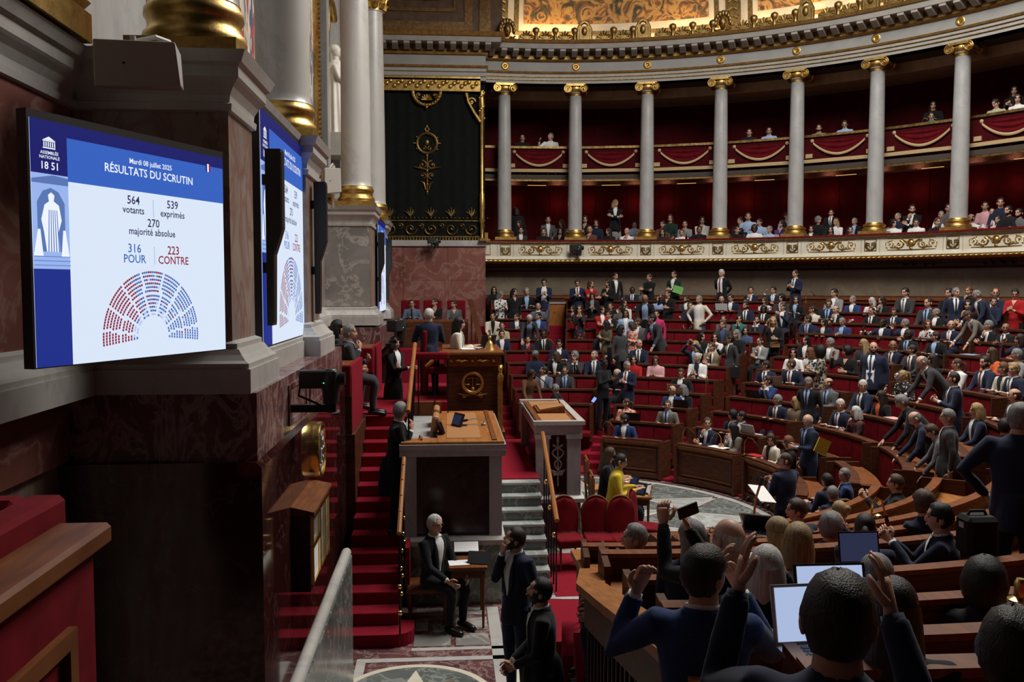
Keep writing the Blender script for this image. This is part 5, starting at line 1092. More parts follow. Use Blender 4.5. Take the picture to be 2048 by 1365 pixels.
def headpoint(lo, la, grow=0.0):
    a = math.radians(lo); b = math.radians(la)
    x = math.sin(a)*math.cos(b); y = -math.cos(a)*math.cos(b); z = math.sin(b)
    X, Y, Z = .077*x, .096*y, .116*z
    if 0 < z < .999: q = math.sqrt((1-z**2.7)/(1-z*z)); X *= q; Y *= q
    if z < 0:
        k = (-z)**1.4; X *= 1-.30*k
        if y > 0: Y *= 1-.55*k
    if y < 0: Y *= .93; X *= 1.0
    if y < -.2:
        f = lambda x0, z0, sx, sz: math.exp(-((abs(X)-x0)/sx)**2-((Z-z0)/sz)**2)
        Y -= .024*f(0, -.022, .011, .020)+.010*f(0, .005, .010, .018); Y += .011*f(.031, .010, .014, .012); Y -= .006*f(.028, .034, .022, .010); Y -= .007*f(0, -.058, .022, .010); Y -= .010*f(0, -.098, .022, .016); Y -= .004*f(.045, -.02, .02, .02)
    r = math.sqrt(X*X+Y*Y+Z*Z); g = 1+grow/r
    return (X*g, Y*g, Z*g)
def build_head():
    lon, lat = headgrid(); mb = MB(); n = len(lon)
    q = [headpoint(lo, la) for la in lat for lo in lon]; fs = []
    for v in range(len(lat)-1):
        for u in range(n): fs.append((v*n+u, v*n+(u+1) % n, (v+1)*n+(u+1) % n, (v+1)*n+u))
    fs.append(tuple(range(n-1, -1, -1))); fs.append(tuple((len(lat)-1)*n+u for u in range(n))); mb.add(q, fs, 0)
    for s in (-1, 1):
        mb.sphere((s*.080, .012, -.004), .011, .021, .033, 8, 6, 0)
        mb.sphere((s*.030, -.0795, .012), .0125, .006, .0055, 8, 5, 4); mb.tube([(s*.014, -.0895, .030), (s*.030, -.090, .035), (s*.047, -.080, .029)], [.0035, .0048, .003], 5, 6)
    mb.tube([(-.022, -.084, -.058), (-.010, -.0945, -.056), (0, -.096, -.057), (.010, -.0945, -.056), (.022, -.084, -.058)], [.002, .0055, .0055, .0055, .002], 6, 5)
    return mb
HEAD = build_head()
def hairmesh(st, seed=0):
    lon, lat = headgrid(); mb = MB(); n = len(lon); rn = random.Random(seed)
    lat = lat+[90]
    def line(lo):            # lowest latitude with hair
        a = abs(lo)
        if st == 'x': return 999 if a < 80 else (-28 if a > 100 else 5)
        if st == 'r': return 62-.0*a if a < 38 else (22 if a < 70 else (-20 if a < 100 else -40))
        if st == 'A': return 22 if a < 34 else (-8 if a < 62 else -58)
        if st in 'lbc': return 40 if a < 34 else (8 if a < 60 else -40)
        return 36 if a < 46 else (12 if a < 80 else (-10 if a < 100 else -42))
    top = {'s': .014, 'r': .008, 'x': .006, 'l': .018, 'b': .022, 'c': .030, 'p': .010, 'n': .010, 'A': .075}[st]
    for ly in range(2):
        pass
    P = {}
    for v, la in enumerate(lat):
        for u, lo in enumerate(lon):
            g = top*(.75+.25*math.sin(math.radians(max(la, 0))))
            if st in 'cA': g += top*(.35 if st == 'c' else .10)*(rn.random()-.5)
            elif st == 's': g += .006*(rn.random()-.3)
            if la <= line(lo)+6: g = .002
            P[(u, v)] = len(mb.v); mb.v.append(headpoint(lo, la, g))
    for v in range(len(lat)-1):
        for u in range(n):
            u2 = (u+1) % n; lo = (lon[u]+lon[u2])/2 if u2 else 171; la = (lat[v]+lat[v+1])/2
            if la > line(lo): 
                if st == 'x' and la > 26: continue
                mb.f.append((P[(u, v)], P[(u2, v)], P[(u2, v+1)], P[(u, v+1)])); mb.m.append(0)
    if st in 'lb':
        L = .30 if st == 'l' else .135
        def cur(inner):
            def fn(u, v):
                a = math.radians(52+256*u); fx, fy = math.sin(a), -math.cos(a)
                w = .094+.010*math.sin(v*PI*.9)+(.018*v if st == 'l' else .004*v); w -= .022*inner
                d = .108+.006*v; d -= .022*inner
                zz = .035-v*(L+.035)+.012*math.sin(u*37)*v
                back = max(0, fy); yy = d*fy+(.02*back if fy > 0 else 0)
                if fy < 0: yy *= .55
                return (w*fx, yy+.008, zz)
            return fn
        mb.grid(cur(0), 26, 7); mb.grid(cur(1), 26, 7)
    if st == 'p': mb.tube([(0, .105, .03), (0, .135, .01), (0, .145, -.06), (0, .13, -.16), (0, .12, -.24)], [.022, .034, .036, .03, .012], 9)
    if st == 'n': mb.sphere((0, .118, .05), .042, .036, .042, 10, 8)
    return mb.mesh('hair', MATS['hair_k'], 70)
HAIR = {}
def beardmesh():
    mb = MB(); lon, lat = headgrid(); n = len(lon); P = {}
    for v, la in enumerate(lat):
        for u, lo in enumerate(lon): P[(u, v)] = len(mb.v); mb.v.append(headpoint(lo, la, .006))
    for v in range(len(lat)-1):
        for u in range(n):
            u2 = (u+1) % n; lo = (lon[u]+lon[u2])/2 if u2 else 171; la = (lat[v]+lat[v+1])/2; a = abs(lo)
            if a < 88 and la < (-34 if a < 13 else (-20 if a < 50 else -5)) and la > -66: mb.f.append((P[(u, v)], P[(u2, v)], P[(u2, v+1)], P[(u, v+1)])); mb.m.append(0)
    return mb.mesh('beard', MATS['hair_k'], 70)
BEARD = beardmesh()
gm = MB()
for s in (-1, 1):
    gm.tube([(s*.032+.021*math.cos(t), -.099, .010+.016*math.sin(t)) for t in [2*PI*k/12 for k in range(13)]], .0022, 5); gm.tube([(s*.053, -.097, .014), (s*.072, -.05, .014), (s*.078, .0, .010)], .0022, 5)
gm.tube([(-.011, -.100, .013), (.011, -.100, .013)], .0022, 5); GLASS = gm.mesh('glasses', M_BLACK)
def ik(sh, wr, pole, l1=.29, l2=.255):
    d = wr-sh; L = d.length
    if L > (l1+l2)*.985: wr = sh+d*((l1+l2)*.985/L); d = wr-sh; L = d.length
    L = max(L, .12); u = d.normalized(); a = (l1*l1-l2*l2+L*L)/(2*L); h = math.sqrt(max(0, l1*l1-a*a))
    pv = pole-u*pole.dot(u)
    if pv.length < 1e-4: pv = u.orthogonal()
    return sh+u*a+pv.normalized()*h, wr
def hand(mb, w, d, n, s_in, curl=.5):
    """palm and five fingers; d forward, n palm normal (fingers curl to it), s_in thumb side"""
    d = d.normalized(); n = (n-d*n.dot(d)); n = n.normalized() if n.length > 1e-4 else d.orthogonal().normalized(); s = d.cross(n).normalized()
    if s.dot(s_in) < 0: s = -s
    q = []; fs = []
    for t, hw, hh in ((-.03, .024, .022), (.0, .026, .020), (.035, .036, .017), (.075, .041, .014), (.092, .037, .010)):
        for k in range(8): a = 2*PI*k/8; q.append(w+d*t+s*math.cos(a)*hw+n*math.sin(a)*hh)
    for i in range(4):
        for k in range(8): fs.append((i*8+k, i*8+(k+1) % 8, i*8+8+(k+1) % 8, i*8+8+k))
    fs.append(tuple(range(32, 40))); mb.add(q, fs, 0)
    for k, (off, ln) in enumerate(((.029, .072), (.010, .082), (-.010, .076), (-.028, .060))):
        p = w+d*.085+s*off; pts = [p]; a = curl*.5
        for j in range(3):
            p = p+(d*math.cos(a)+n*math.sin(a)+s*off*.6)*ln*(.42, .32, .26)[j]; pts.append(p); a += curl*.75
        mb.tube(pts, [.0098, .0094, .0086, .006], 6, 0)
    p = w+d*.025+s*.030; pts = [p, p+d*.025+s*.026+n*.008, p+d*.055+s*.034+n*.016, p+d*.078+s*.030+n*.024]; mb.tube(pts, [.014, .0125, .0105, .006], 6, 0)
CL = {}
def torso_mat(sit, lean, side=0): return Matrix.Translation((0, 0, .56 if sit else .95)) @ Matrix.Rotation(side, 4, 'Y') @ Matrix.Rotation(lean, 4, 'X')
def arm_geo(sit, arms, T, custom=None):
    out = []
    tg = custom or (ARMS_SIT_R if (arms == 'r' and sit) else ARMS[arms])
    for sd, t in ((-1, tg[0]), (1, tg[1])):
        sh = T @ Vector((sd*.178, 0, SHO)); base = T @ Vector((0, 0, SHO))
        wr = base+Vector((sd*t[0], t[1], t[2])); pole = Vector((sd*.55, .45, -1)) if t[2] < .05 else Vector((sd*(.35 if custom or arms in 'mwvf' else .8), 0, -1 if custom or arms in 'mwvf' else -.6))
        if arms in 'hb': pole = Vector((sd*1, .35, 0))
        el, wr = ik(sh, wr, pole); out.append((sd, sh, el, wr))
    return out
def clothes(sit, arms, lean, custom=None, vox=.026, skirt=False, bulk=1.0, side=0):
    key = (sit, arms, round(lean, 2), str(custom), vox, skirt, bulk, side)
    if key in CL: return CL[key]
    T = torso_mat(sit, lean, side); mb = MB(); n = 20; q = []; fs = []
    for s, rx, ry in SEC:
        for k in range(n): a = 2*PI*k/n; q.append(T @ Vector((rx*bulk*math.cos(a), ry*bulk*math.sin(a)-(.03*(bulk-1)*4 if s < .2 else 0), s)))
    for i in range(len(SEC)-1):
        for k in range(n): fs.append((i*n+k, i*n+(k+1) % n, (i+1)*n+(k+1) % n, (i+1)*n+k))
    fs += [tuple(range(n-1, -1, -1)), tuple((len(SEC)-1)*n+k for k in range(n))]; mb.add(q, fs, 1)
    for sd, sh, el, wr in arm_geo(sit, arms, T, custom):
        i = T @ Vector((sd*.11, 0, SHO-.015)); mb.tube([i, sh, sh+(el-sh)*.5, el, el+(wr-el)*.5, wr], [.062, .066*bulk, .058*bulk, .050, .046, .040], 12, 1)
    hp = .56 if sit else .95
    for sd in (-1, 1):
        if sit: mb.tube([(sd*.085, 0, hp-.02), (sd*.10, -.18, hp-.01), (sd*.115, -.42, hp-.05), (sd*.115, -.43, hp-.10), (sd*.11, -.40, .28), (sd*.11, -.39, .09)], [.098, .090, .070, .064, .058, .048], 12, 2)
        else: mb.tube([(sd*.085, .0, hp-.02), (sd*.095, -.01, .72), (sd*.10, -.015, .50), (sd*.105, .015, .28), (sd*.105, .02, .07)], [.10, .088, .066, .060, .052], 12, 2)
    if skirt and not sit:
        mb.add([], []); mb.tube([(0, 0, 1.0), (0, .01, .8), (0, .02, .52)], [.165, .20, .21], 18, 1, .75)
    elif not sit: mb.tube([T @ Vector((0, 0, .10)), T @ Vector((0, 0, -.05)), T @ Vector((0, .0, -.17))], [.150*bulk, .178*bulk, .185*bulk], 18, 1, .76)
    me = mb.mesh('c', []) if False else None
    me = bpy.data.meshes.new('c'); me.from_pydata(mb.v, [], mb.f); o = bpy.data.objects.new('c', me); COL.objects.link(o)
    r = o.modifiers.new('r', 'REMESH'); r.mode = 'VOXEL'; r.voxel_size = vox; sm = o.modifiers.new('s', 'SMOOTH'); sm.factor = .5; sm.iterations = 4
    ev = o.evaluated_get(bpy.context.evaluated_depsgraph_get()); m2 = ev.to_mesh()
    V = [tuple(v.co) for v in m2.vertices]; Fc = [tuple(p.vertices) for p in m2.polygons]; C = [p.center.copy() for p in m2.polygons]
    ev.to_mesh_clear(); bvh = BVHTree.FromPolygons(mb.v, mb.f); M = []
    for c in C: h = bvh.find_nearest(c); M.append(mb.m[h[2]] if h[2] is not None else 1)
    bpy.data.objects.remove(o); bpy.data.meshes.remove(me)
    CL[key] = (V, Fc, M); return CL[key]
BODY = {}
def body(sit, arms, lean, yaw, pitch, custom=None, vox=.026, skirt=False, bulk=1.0, side=0):
    key = (sit, arms, round(lean, 2), round(yaw, 2), round(pitch, 2), str(custom), vox, skirt, bulk, side)
    if key in BODY: return BODY[key]
    T = torso_mat(sit, lean, side); mb = MB(); V, Fc, M = clothes(sit, arms, lean, custom, vox, skirt, bulk, side); mb.v = list(V); mb.f = list(Fc); mb.m = list(M)
    nk = T @ Vector((0, .0, .50)); hd = T @ Vector((0, 0, .555))+Vector((0, -.018-.03*max(0, pitch), .092))
    HM = Matrix.Translation(hd) @ Matrix.Rotation(yaw, 4, 'Z') @ Matrix.Rotation(pitch+lean*.25, 4, 'X')
    mb.tube([nk, nk.lerp(hd, .45), hd+Vector((0, .012, -.03))], [.066, .058, .058], 14, 0)
    mb.add([HM @ Vector(p) for p in HEAD.v], HEAD.f, 0); mb.m[-len(HEAD.m):] = HEAD.m
    for sd, sh, el, wr in arm_geo(sit, arms, T, custom):
        d = wr-el; inn = Vector((-sd, 0, 0)); up = Vector((0, 0, 1))
        n = {'d': Vector((0, 0, -1)), 'l': Vector((0, 0, -1)), 'a': Vector((-sd, -.6, 0)), 'c': Vector((-sd*.4, .6, 0)), 'm': Vector((-sd*.2, 1, 0)), 'f': inn, 'x': Vector((0, .8, -.3)), 'q': Vector((-sd, -.3, 0))}.get(arms, inn)
        dd = d.normalized()
        if arms in 'cmf': dd = (dd+Vector((-sd*.2, .1, .6))).normalized()
        if arms in 'aq': dd = (dd+Vector((0, 0, .6))).normalized()
        sin_ = up if arms not in 'dl' else inn
        mb.tube([wr-d.normalized()*.03, wr+d.normalized()*.012], [.034, .031], 10, 7); hand(mb, wr+d.normalized()*.02, dd, n, sin_, .25 if arms in 'dlq' else (.75 if arms in 'pagc' else .5))
    for sd in (-1, 1):
        x, y, z = (sd*.11, -.40, .0) if sit else (sd*.105, .02, .0)
        mb.tube([(x, y+.07, .045), (x, y+.03, .06), (x, y-.06, .05), (x, y-.15, .035), (x, y-.19, .03)], [.035, .045, .042, .040, .022], 8, 3, .9)
    me = bpy.data.meshes.new('person_body'); me.from_pydata(mb.v, [], mb.f)
    for k in range(8): me.materials.append(MATS['skin_L'])
    me.polygons.foreach_set('material_index', mb.m); me.polygons.foreach_set('use_smooth', [True]*len(me.polygons))
    bm = bmesh.new(); bm.from_mesh(me); bmesh.ops.recalc_face_normals(bm, faces=bm.faces); bm.to_mesh(me); bm.free(); me.update()
    BODY[key] = (me, HM); return BODY[key]
PATCH = {}
def patch(kind, sit, lean, bulk, side=0):
    key = (kind, sit, round(lean, 2), bulk, side)
    if key in PATCH: return PATCH[key]
    T = torso_mat(sit, lean, side); mb = MB()
    def surf(x, s, off):
        rx, ry = sec(s); rx *= bulk; ry *= bulk; x = max(-rx*.95, min(rx*.95, x)); y = -ry*math.sqrt(1-(x/rx)**2)-off-(.03*(bulk-1)*4 if s < .2 else 0); return T @ Vector((x, y, s))
    if kind == 'shirt':
        mb.grid(lambda u, v: surf((2*u-1)*(.006+.060*min(1, v*1.12))*(1 if v < .88 else 1-(v-.88)*2.2), .11+.405*v, .011), 8, 16)
        mb.tube([T @ Vector((.066*math.cos(a), .058*math.sin(a)-.006, .525+.010*math.sin(a))) for a in [2*PI*k/16 for k in range(17)]], .013, 6)
    elif kind == 'vneck': mb.grid(lambda u, v: surf((2*u-1)*(.004+.055*v), .38+.125*v, .010), 6, 8)
    elif kind == 'tie':
        mb.grid(lambda u, v: surf((2*u-1)*(.026-.012*v if v > .06 else .008+.3*v), .07+.42*v, .019), 4, 14); mb.obox(surf(0, .497, .024), .032, .020, .036)
    elif kind == 'open':  # open jacket showing the whole shirt
        mb.grid(lambda u, v: surf((2*u-1)*(.075+.010*v)*(1 if v < .86 else 1-(v-.86)*2.6), -.06+.575*v, .012), 10, 18)
        mb.tube([T @ Vector((.066*math.cos(a), .058*math.sin(a)-.006, .525+.010*math.sin(a))) for a in [2*PI*k/16 for k in range(17)]], .013, 6)
    elif kind == 'lapel':
        for sd in (-1, 1): mb.grid(lambda u, v: surf(sd*((.008+.060*min(1, v*1.12))+(.002+.040*math.sin(PI*min(1, v*1.05)))*u)*(1 if v < .9 else 1-(v-.9)*2.0), .08+.42*v, .012+.006*u), 3, 14)
        mb.tube([T @ Vector((.082*math.cos(a), .072*math.sin(a)-.004, .500+.014*math.sin(a))) for a in [-.5+(PI+1)*k/12 for k in range(13)]], .016, 6)
    PATCH[key] = mb.mesh(kind, M_PAPER, 60); return PATCH[key]
ACT = {'r': '', 'd': 'hands on the desk', 'c': 'hand on chin', 'x': 'arms crossed', 'p': 'holding a phone', 'f': 'hands folded before the face', 'h': 'hands on hips', 'a': 'both arms raised', 'o': 'one arm stretched out', 'w': 'one hand raised', 'l': 'leaning on the desk', 'b': 'hands behind the back', 'g': 'holding a folder', 'k': 'clapping', 'm': 'hand over mouth', 'v': 'one hand raised', 'q': 'clapping overhead', 'j': 'one hand held up'}
LABELS = {}
def person(loc, face, pose, g, top, shirt, tie, hair, body_dir, place, group, pitch=0, scale=1.0, lean=None, custom=None, vox=.026, bottom=None, skin='L', beard=False, glasses=False, extra='', action=None, bulk=1.0, skirt=False, lapel=False, openj=False, maxyaw=68, label=None, side=0):
    sit = pose[0] == 's'; arms = pose[1]
    if lean is None: lean = .10 if arms in 'dcpf' and sit else (.42 if arms == 'l' else (.06 if sit else .02))
    yaw = (face-body_dir+PI) % (2*PI)-PI; mxy = math.radians(maxyaw)
    if abs(yaw) > mxy: body_dir += yaw-math.copysign(mxy, yaw); yaw = math.copysign(mxy, yaw)
    yaw = round(yaw/.22)*.22; me, HM = body(sit, arms, lean, yaw, pitch, custom, vox, skirt, bulk, side)
    o = put('person', me, None, loc, body_dir+PI/2); w = .93 if g == 'f' else 1.0
    o.scale = (scale*w, scale*w, scale*(.975 if g == 'f' else 1))
    bot = bottom or (top if top in ('nv', 'bk', 'gy', 'fl', 'lp', 'of', 'br') else 'bk')
    ml = [MATS['skin_'+skin], cloth(top), cloth(bot), MATS['shoe_black'], MATS['eye_dark'], MATS['lips'], MATS['hair_'+hair[0]], cloth(shirt) if shirt not in ('-', 'sk') else (MATS['skin_'+skin] if (top in ('lb', 'br', 'tl', 'fl') or shirt == 'sk') else cloth(top))]
    for k, m in enumerate(ml): s = o.material_slots[k]; s.link = 'OBJECT'; s.material = m
    def kid(name, me2, mat, M=None):
        c = put(name, me2, o)
        if M is not None: c.matrix_local = M
        s = c.material_slots[0]; s.link = 'OBJECT'; s.material = mat; return c
    sd = hash(str(loc)) % 3 if hair[1] in 'sc' else 0
    if hair[1] not in HAIR: HAIR[hair[1]] = hairmesh(hair[1])
    kid('hair', HAIR[hair[1]], MATS['hair_'+hair[0]], HM)
    if beard: kid('beard', BEARD, MATS['hair_'+hair[0]], HM)
    if glasses: kid('glasses', GLASS, M_BLACK, HM)
    if shirt != '-': kid('shirt' if shirt != 'sk' else 'neckline', patch('open' if openj else ('shirt' if shirt != 'sk' else 'vneck'), sit, lean, bulk, side), MATS['skin_'+skin] if shirt == 'sk' else cloth(shirt))
    if tie: tk = kid('tie', patch('tie', sit, lean, bulk, side), cloth(tie)); sh_ = [c for c in o.children if c.name.startswith('shirt')]; tk.parent = sh_[0] if sh_ else o
    if lapel: kid('lapels', patch('lapel', sit, lean, bulk, side), cloth(top))
    tag(o, None, 'person', group)
    hw = 'bald' if hair[1] == 'x' else ('balding' if hair[1] == 'r' else HCOL[hair[0]][0]); hw += {'l': ' long-haired', 'p': ' ponytailed', 'n': ' bun-wearing', 'c': ' curly-haired', 'A': ' curly-haired', 'b': ''}.get(hair[1], '')
    hw = hw.replace('-haired long-haired', '-haired').replace('-haired curly-haired', ' curly-haired')
    gm_ = 'jacket' if (shirt not in ('-', 'sk') or openj) else ('dress' if top in ('fl', 'lp', 'br') and g == 'f' else 'top')
    bits = [hw+' '+('man' if g == 'm' else 'woman')+(' with beard' if beard else '')+' in '+FAB[top][0]+' '+gm_]
    if tie: bits.append(FAB[tie][0]+' tie')
    elif shirt not in ('-', 'sk', 'wh'): bits.append(FAB[shirt][0]+' shirt')
    a = action if action is not None else ACT[arms]
    if not sit and not a: a = 'standing'
    if extra: a = extra
    if a: bits.append(a)
    o['label'] = label or ', '.join(bits+[place]); LABELS.setdefault(o['label'], []).append(o)
    return o
def cam_dirs(x, y): t = math.atan2(-y, -x); return t
def facedir(code, x, y):
    t = cam_dirs(x, y); return t+{'f': 0, 'l': -math.radians(45), 'L': -math.radians(88), 'r': math.radians(45), 'R': math.radians(88), 'b': PI, 'B': PI+math.radians(45), 'e': PI-math.radians(40)}[code]
def floor_mix(r): return floor_far(r)
def solve(px, py, h, fn, t0, t1, off=.42):
    rx, ry, rz = ray(px, py); best = None; N = 400
    for k in range(N):
        t = t0+(t1-t0)*k/N; x, y, z = rx*t, ry*t, EYE+rz*t; r = math.hypot(x-BX, y-BY); g = z-fn(r-off)-h
        if best is not None and best[0]*g <= 0: return t, r
        best = (g,)
    return None
def snap(px, py, r_t, t_near):
    rx, ry, rz = ray(px, py); lo = None
    for k in range(-400, 401):
        t = t_near+k*.005; r = math.hypot(rx*t-BX, ry*t-BY)
        if lo is None or abs(r-r_t) < lo[0]: lo = (abs(r-r_t), t)
    return lo[1]
COLN = lambda phi: max(1, min(9, round((phi-PH0)/DPH)+1))
CROWD = """987.6 582 r sr f bk - - kl f
1000 592 r tp f pt - - gb rd
1027 587 r tr f bk sk - kl r
1053 584.5 r sd m bk lb - gs f
1088 566 r tp m nv wh - ks fd
1155 567.5 r tp m nv wh bk ds fd
1181 570.5 r tx f rd sk - bl r
1076 614 r sd m sb wh - gr f
1076.6 633 r sr m bl lb - ks l
985 634 r sr m cr bk - ks f
1033 635 r sp m nv wh - ds l
1059 641 r tl m gy lb - ws fd
1003.4 654 r sr f bg - - bn f
1003 670 r sr m nv wh - ks f
1087 670 r sr m bk wh bk ks f D
1055.5 685 r sc f nv rd - kp f
1118 688 r sd m nv wh - ks fd
1146 620 r sc f bk - - db l
1158.7 621 r tf f fl sk - bl f
1184.5 595 r tp f bk lg - db fd
1202.6 623 r tx f rd wh - db r
1204 670 r sr m bk wh - dr lu
1217.6 569 r tp f bk sk - dl l
1230 554 r tr m bk wh - ds r
1299.6 556 r tx m bk - - bs l
1349 550.5 r tg m gn wh - ds l
1265 583 r sr m nv wh bk ks f D
1285 584.5 r sr f mg_ - - bl l
1336.5 590 r tv f bk sk - dn l
1319 598.6 r sd m lb - - ds l
1290 601 r tl m bk lb - bx fd M
1373.4 602 r sr m gy wh - ds+ l
1381 613 r sr m nv - - ds f
1399 601 r th m cr wh - gs+ l
1220.5 615 r sr f bk - - bn f
1218.7 631 r sr m bk wh - ds l
1248 609 r sr f cr bk - dl r
1241 621 r sd f mg_ - - db ld
1251.5 630 r tr f lb wh - dl f M
1213.5 651 r tp f ol - - kl L
1241 662 r tr f kn - - kb R
1265 654 r tp f of - - bb Ld
1277 645.5 r sr m mg_ wh - bs L
1313 631 r tr f mg - - dn f
1304 641 r tl m gy lb - ks L
1278.5 689 r sr m nv wh bk kx r
1404.5 676 r sr f bk - - kb r
1392 693.5 r sa f nv lb - yb L
1431 677 r sr f wh sk - dl f
1426 695 r sc m tn wh bk bs l
1444 548 r tb m bk wh rp ws l
1591.7 549 r tp m nv wh bk ds l
1444 601 r sd m bk - - bx f
1463 597.4 r sd m nv wh - dsG l
1502.7 584.5 r sc m nv wh - ds f
1548 582 r sw m nv wh lb ks l
1530.8 605.6 r sc f pt - - bb l
1564.8 597.4 r sr m gy wh - kc l
1593 602 r sd f bk lb - bb f
1492.7 612.7 r sr m nv wh bk ks+ l
1528.4 621 r sr m bk wh bk kc f D
1567 615 r sk m nv wh - bs l
1448 639.6 r sf m mg_ - - bs f
1480.4 639.6 r sf f tl - - db f
1515.5 641 r sf m nv wh - ks+ f
1546.6 645.5 r tv f bk sk - yl f
1447.6 651 r sr m gy dn - bs l
1491.5 664 r sr f dn - - dl f
1474.5 671 r sr f bk - - gb l
1461.6 680 r tj m gy wh bk ksG L
1522.6 684 r sc m lg wh - drG l
1617.5 639.6 r sr m nv lb rp dsG L
1627 621 r sc f cr - - dp L
1659.7 608 r sd m nv lb nv bs fd
1650 648 r sd f nv cr - dl l
1614 683 r sr f bk wh - kl l
1662.6 686.5 r sr m lg wh - gsG L
1670 587.7 r sr m lg wh - ks l
1707 601 r sr m bl wh - gs l
1746 605 r sd f wh rd - wb l
1765.6 603 r sc f bk lg - db l
1812.8 586.7 r sr m gy wh mg_ ks l
1859 607 r sr m gy lb nv dr l
1674 620.5 r sc m bk wh - bx l
1745.6 626 r sr m bk wh bk drG l
1791 625.6 r sd m nv wh bk bs+ fd
1687.7 646 r sp m bl lb - gs ld
1767.7 651 r so m nv wh - ks+ l D
1812.8 648 r sw m nv wh - gs L
1859.4 651 r sd f pt sk - ab f
1820 670.7 r sd m bk lb nv ds L D
1730.7 690 r sd f gy - - yl L
1789 692 r sx m nv wh rp bx f M
1748 697 r tr m nv wh bl bx+ f
1827.7 700.5 r sr m gy wh rp ds L
1697.4 702.5 r sw f bk sk - kc L
1844 730 r tl m gy wh pk gx Ld
1813 754 r sd f dt - - yp ld
1868.7 722 r sr f bk - - dl L
1730 773 r sr m nv wh bk wsG f
1911.6 586.7 r tr m nv wh bk gs r
1901 588 r sr m bk - - ks l
1941 583.6 r sc m bk - - as l
1952.6 594 r tl m nv wh - gr Ld
1993.6 587.7 r sr m nv wh - arG f
2031.6 590 r tp f rd sk - kn fd
1990 609 r sr m nv - - ds f
1939 611 r sc f bk - - db f
1875 628 r sr m bk wh - grG L
1930 636 r tl m tp wh - bs Ld
1906.4 651 r sd m nv wh pk gx f
1982 652 r sc m bk wh - gs L
2016 660.5 r sp m bk wh bk dx f M
1876.7 674 r sd m bk lb - ds L
2044 682 r sw f nv - - db L
1988 709 r sr f og - - bl L
1976 726.7 r sr m nv wh rp ds+ l
2038.5 711 r sr m lg - - gsG L
1920.5 731 r sc f wh - - bp L
2014 740 r sd f cr bk - as L
2036.4 740 r sd m nv wh mg_ ys l
1911 759.5 r tp m nv wh bk drG L
1070.4 711.6 r sr m nv - - gs r D
1113.7 714 r sd f bk wh - bb L
1150 713 r sf m gy wh bk gc l
1188.8 711.6 r sr m nv wh mg_ gr lu
1089 742 r sr m sb wh - ds Lu
1129.6 742 r sr m gy lb bl br fd
1063.4 754 r tl f br - - dc rd M
1116 778 r sr m bk - - gs Bd
1237 747 r sd m bk - - wx Ld
1267.5 722 r sr f rd - - kl f
1312.7 722 r sp f pk - - bl fd
1364 747 r sd m bk wh - bs fd
1397 717 r sp f wh nv - wn l
1346.6 781 r sd m bl wh - bxG rd
1368 781 r sp f bk wh - gb L
1337 811 r sd m tp lb bk bs f
1255 808 r sd f of - - bp L
1535 731.5 r sd m nv wh bk dsG L
1586.6 729 r sd m nv wh rp br L
1589 708 r sd f wh - - kb f
1623 707 r sd f pt - - ab L
1643 707 r tp f lp - - kA B
1539.7 762 r sf m bl wh - ds L
1618 766.6 r tr m bk lb nv gsG fd
1660.4 768 r sg m mg_ lb nv bx L
1559.6 800.6 r sd m nv wh rp gs L
1596 806.5 r sd f tn - - yb L
1687 811 r sd m nv wh pu ws f
1470 832 r sd m nv wh - kc L
1487.5 837.6 r sd m nv wh - ks L
1419 847 r sc m nv wh - bs f
1470 859 r sc f tp wh - kl L
1548 880.6 r sd f cr bk - bb fd
1581 888 r sr f bk - - ac L
1620 843 r tg m nv lb nv wx+ ld
1252 839 r sd m bl wh - ks+ Ld
1718 827 r sc f rb - - wb L
1767.7 795 r sd f bk og - dl L
1803.7 803.7 r tl m bk - - gs Ld
1824.8 844 r tl m nv - - gx Ld
1854.7 869 r tl m mg_ - - bs Ld
1900.5 837 r tr m gy wh - gsG L
1960 825 r sr f nv wh - yb L
2039 793 r sd m bk wh - bx L
2016.5 856.5 r sr m bk - - ks b
"""
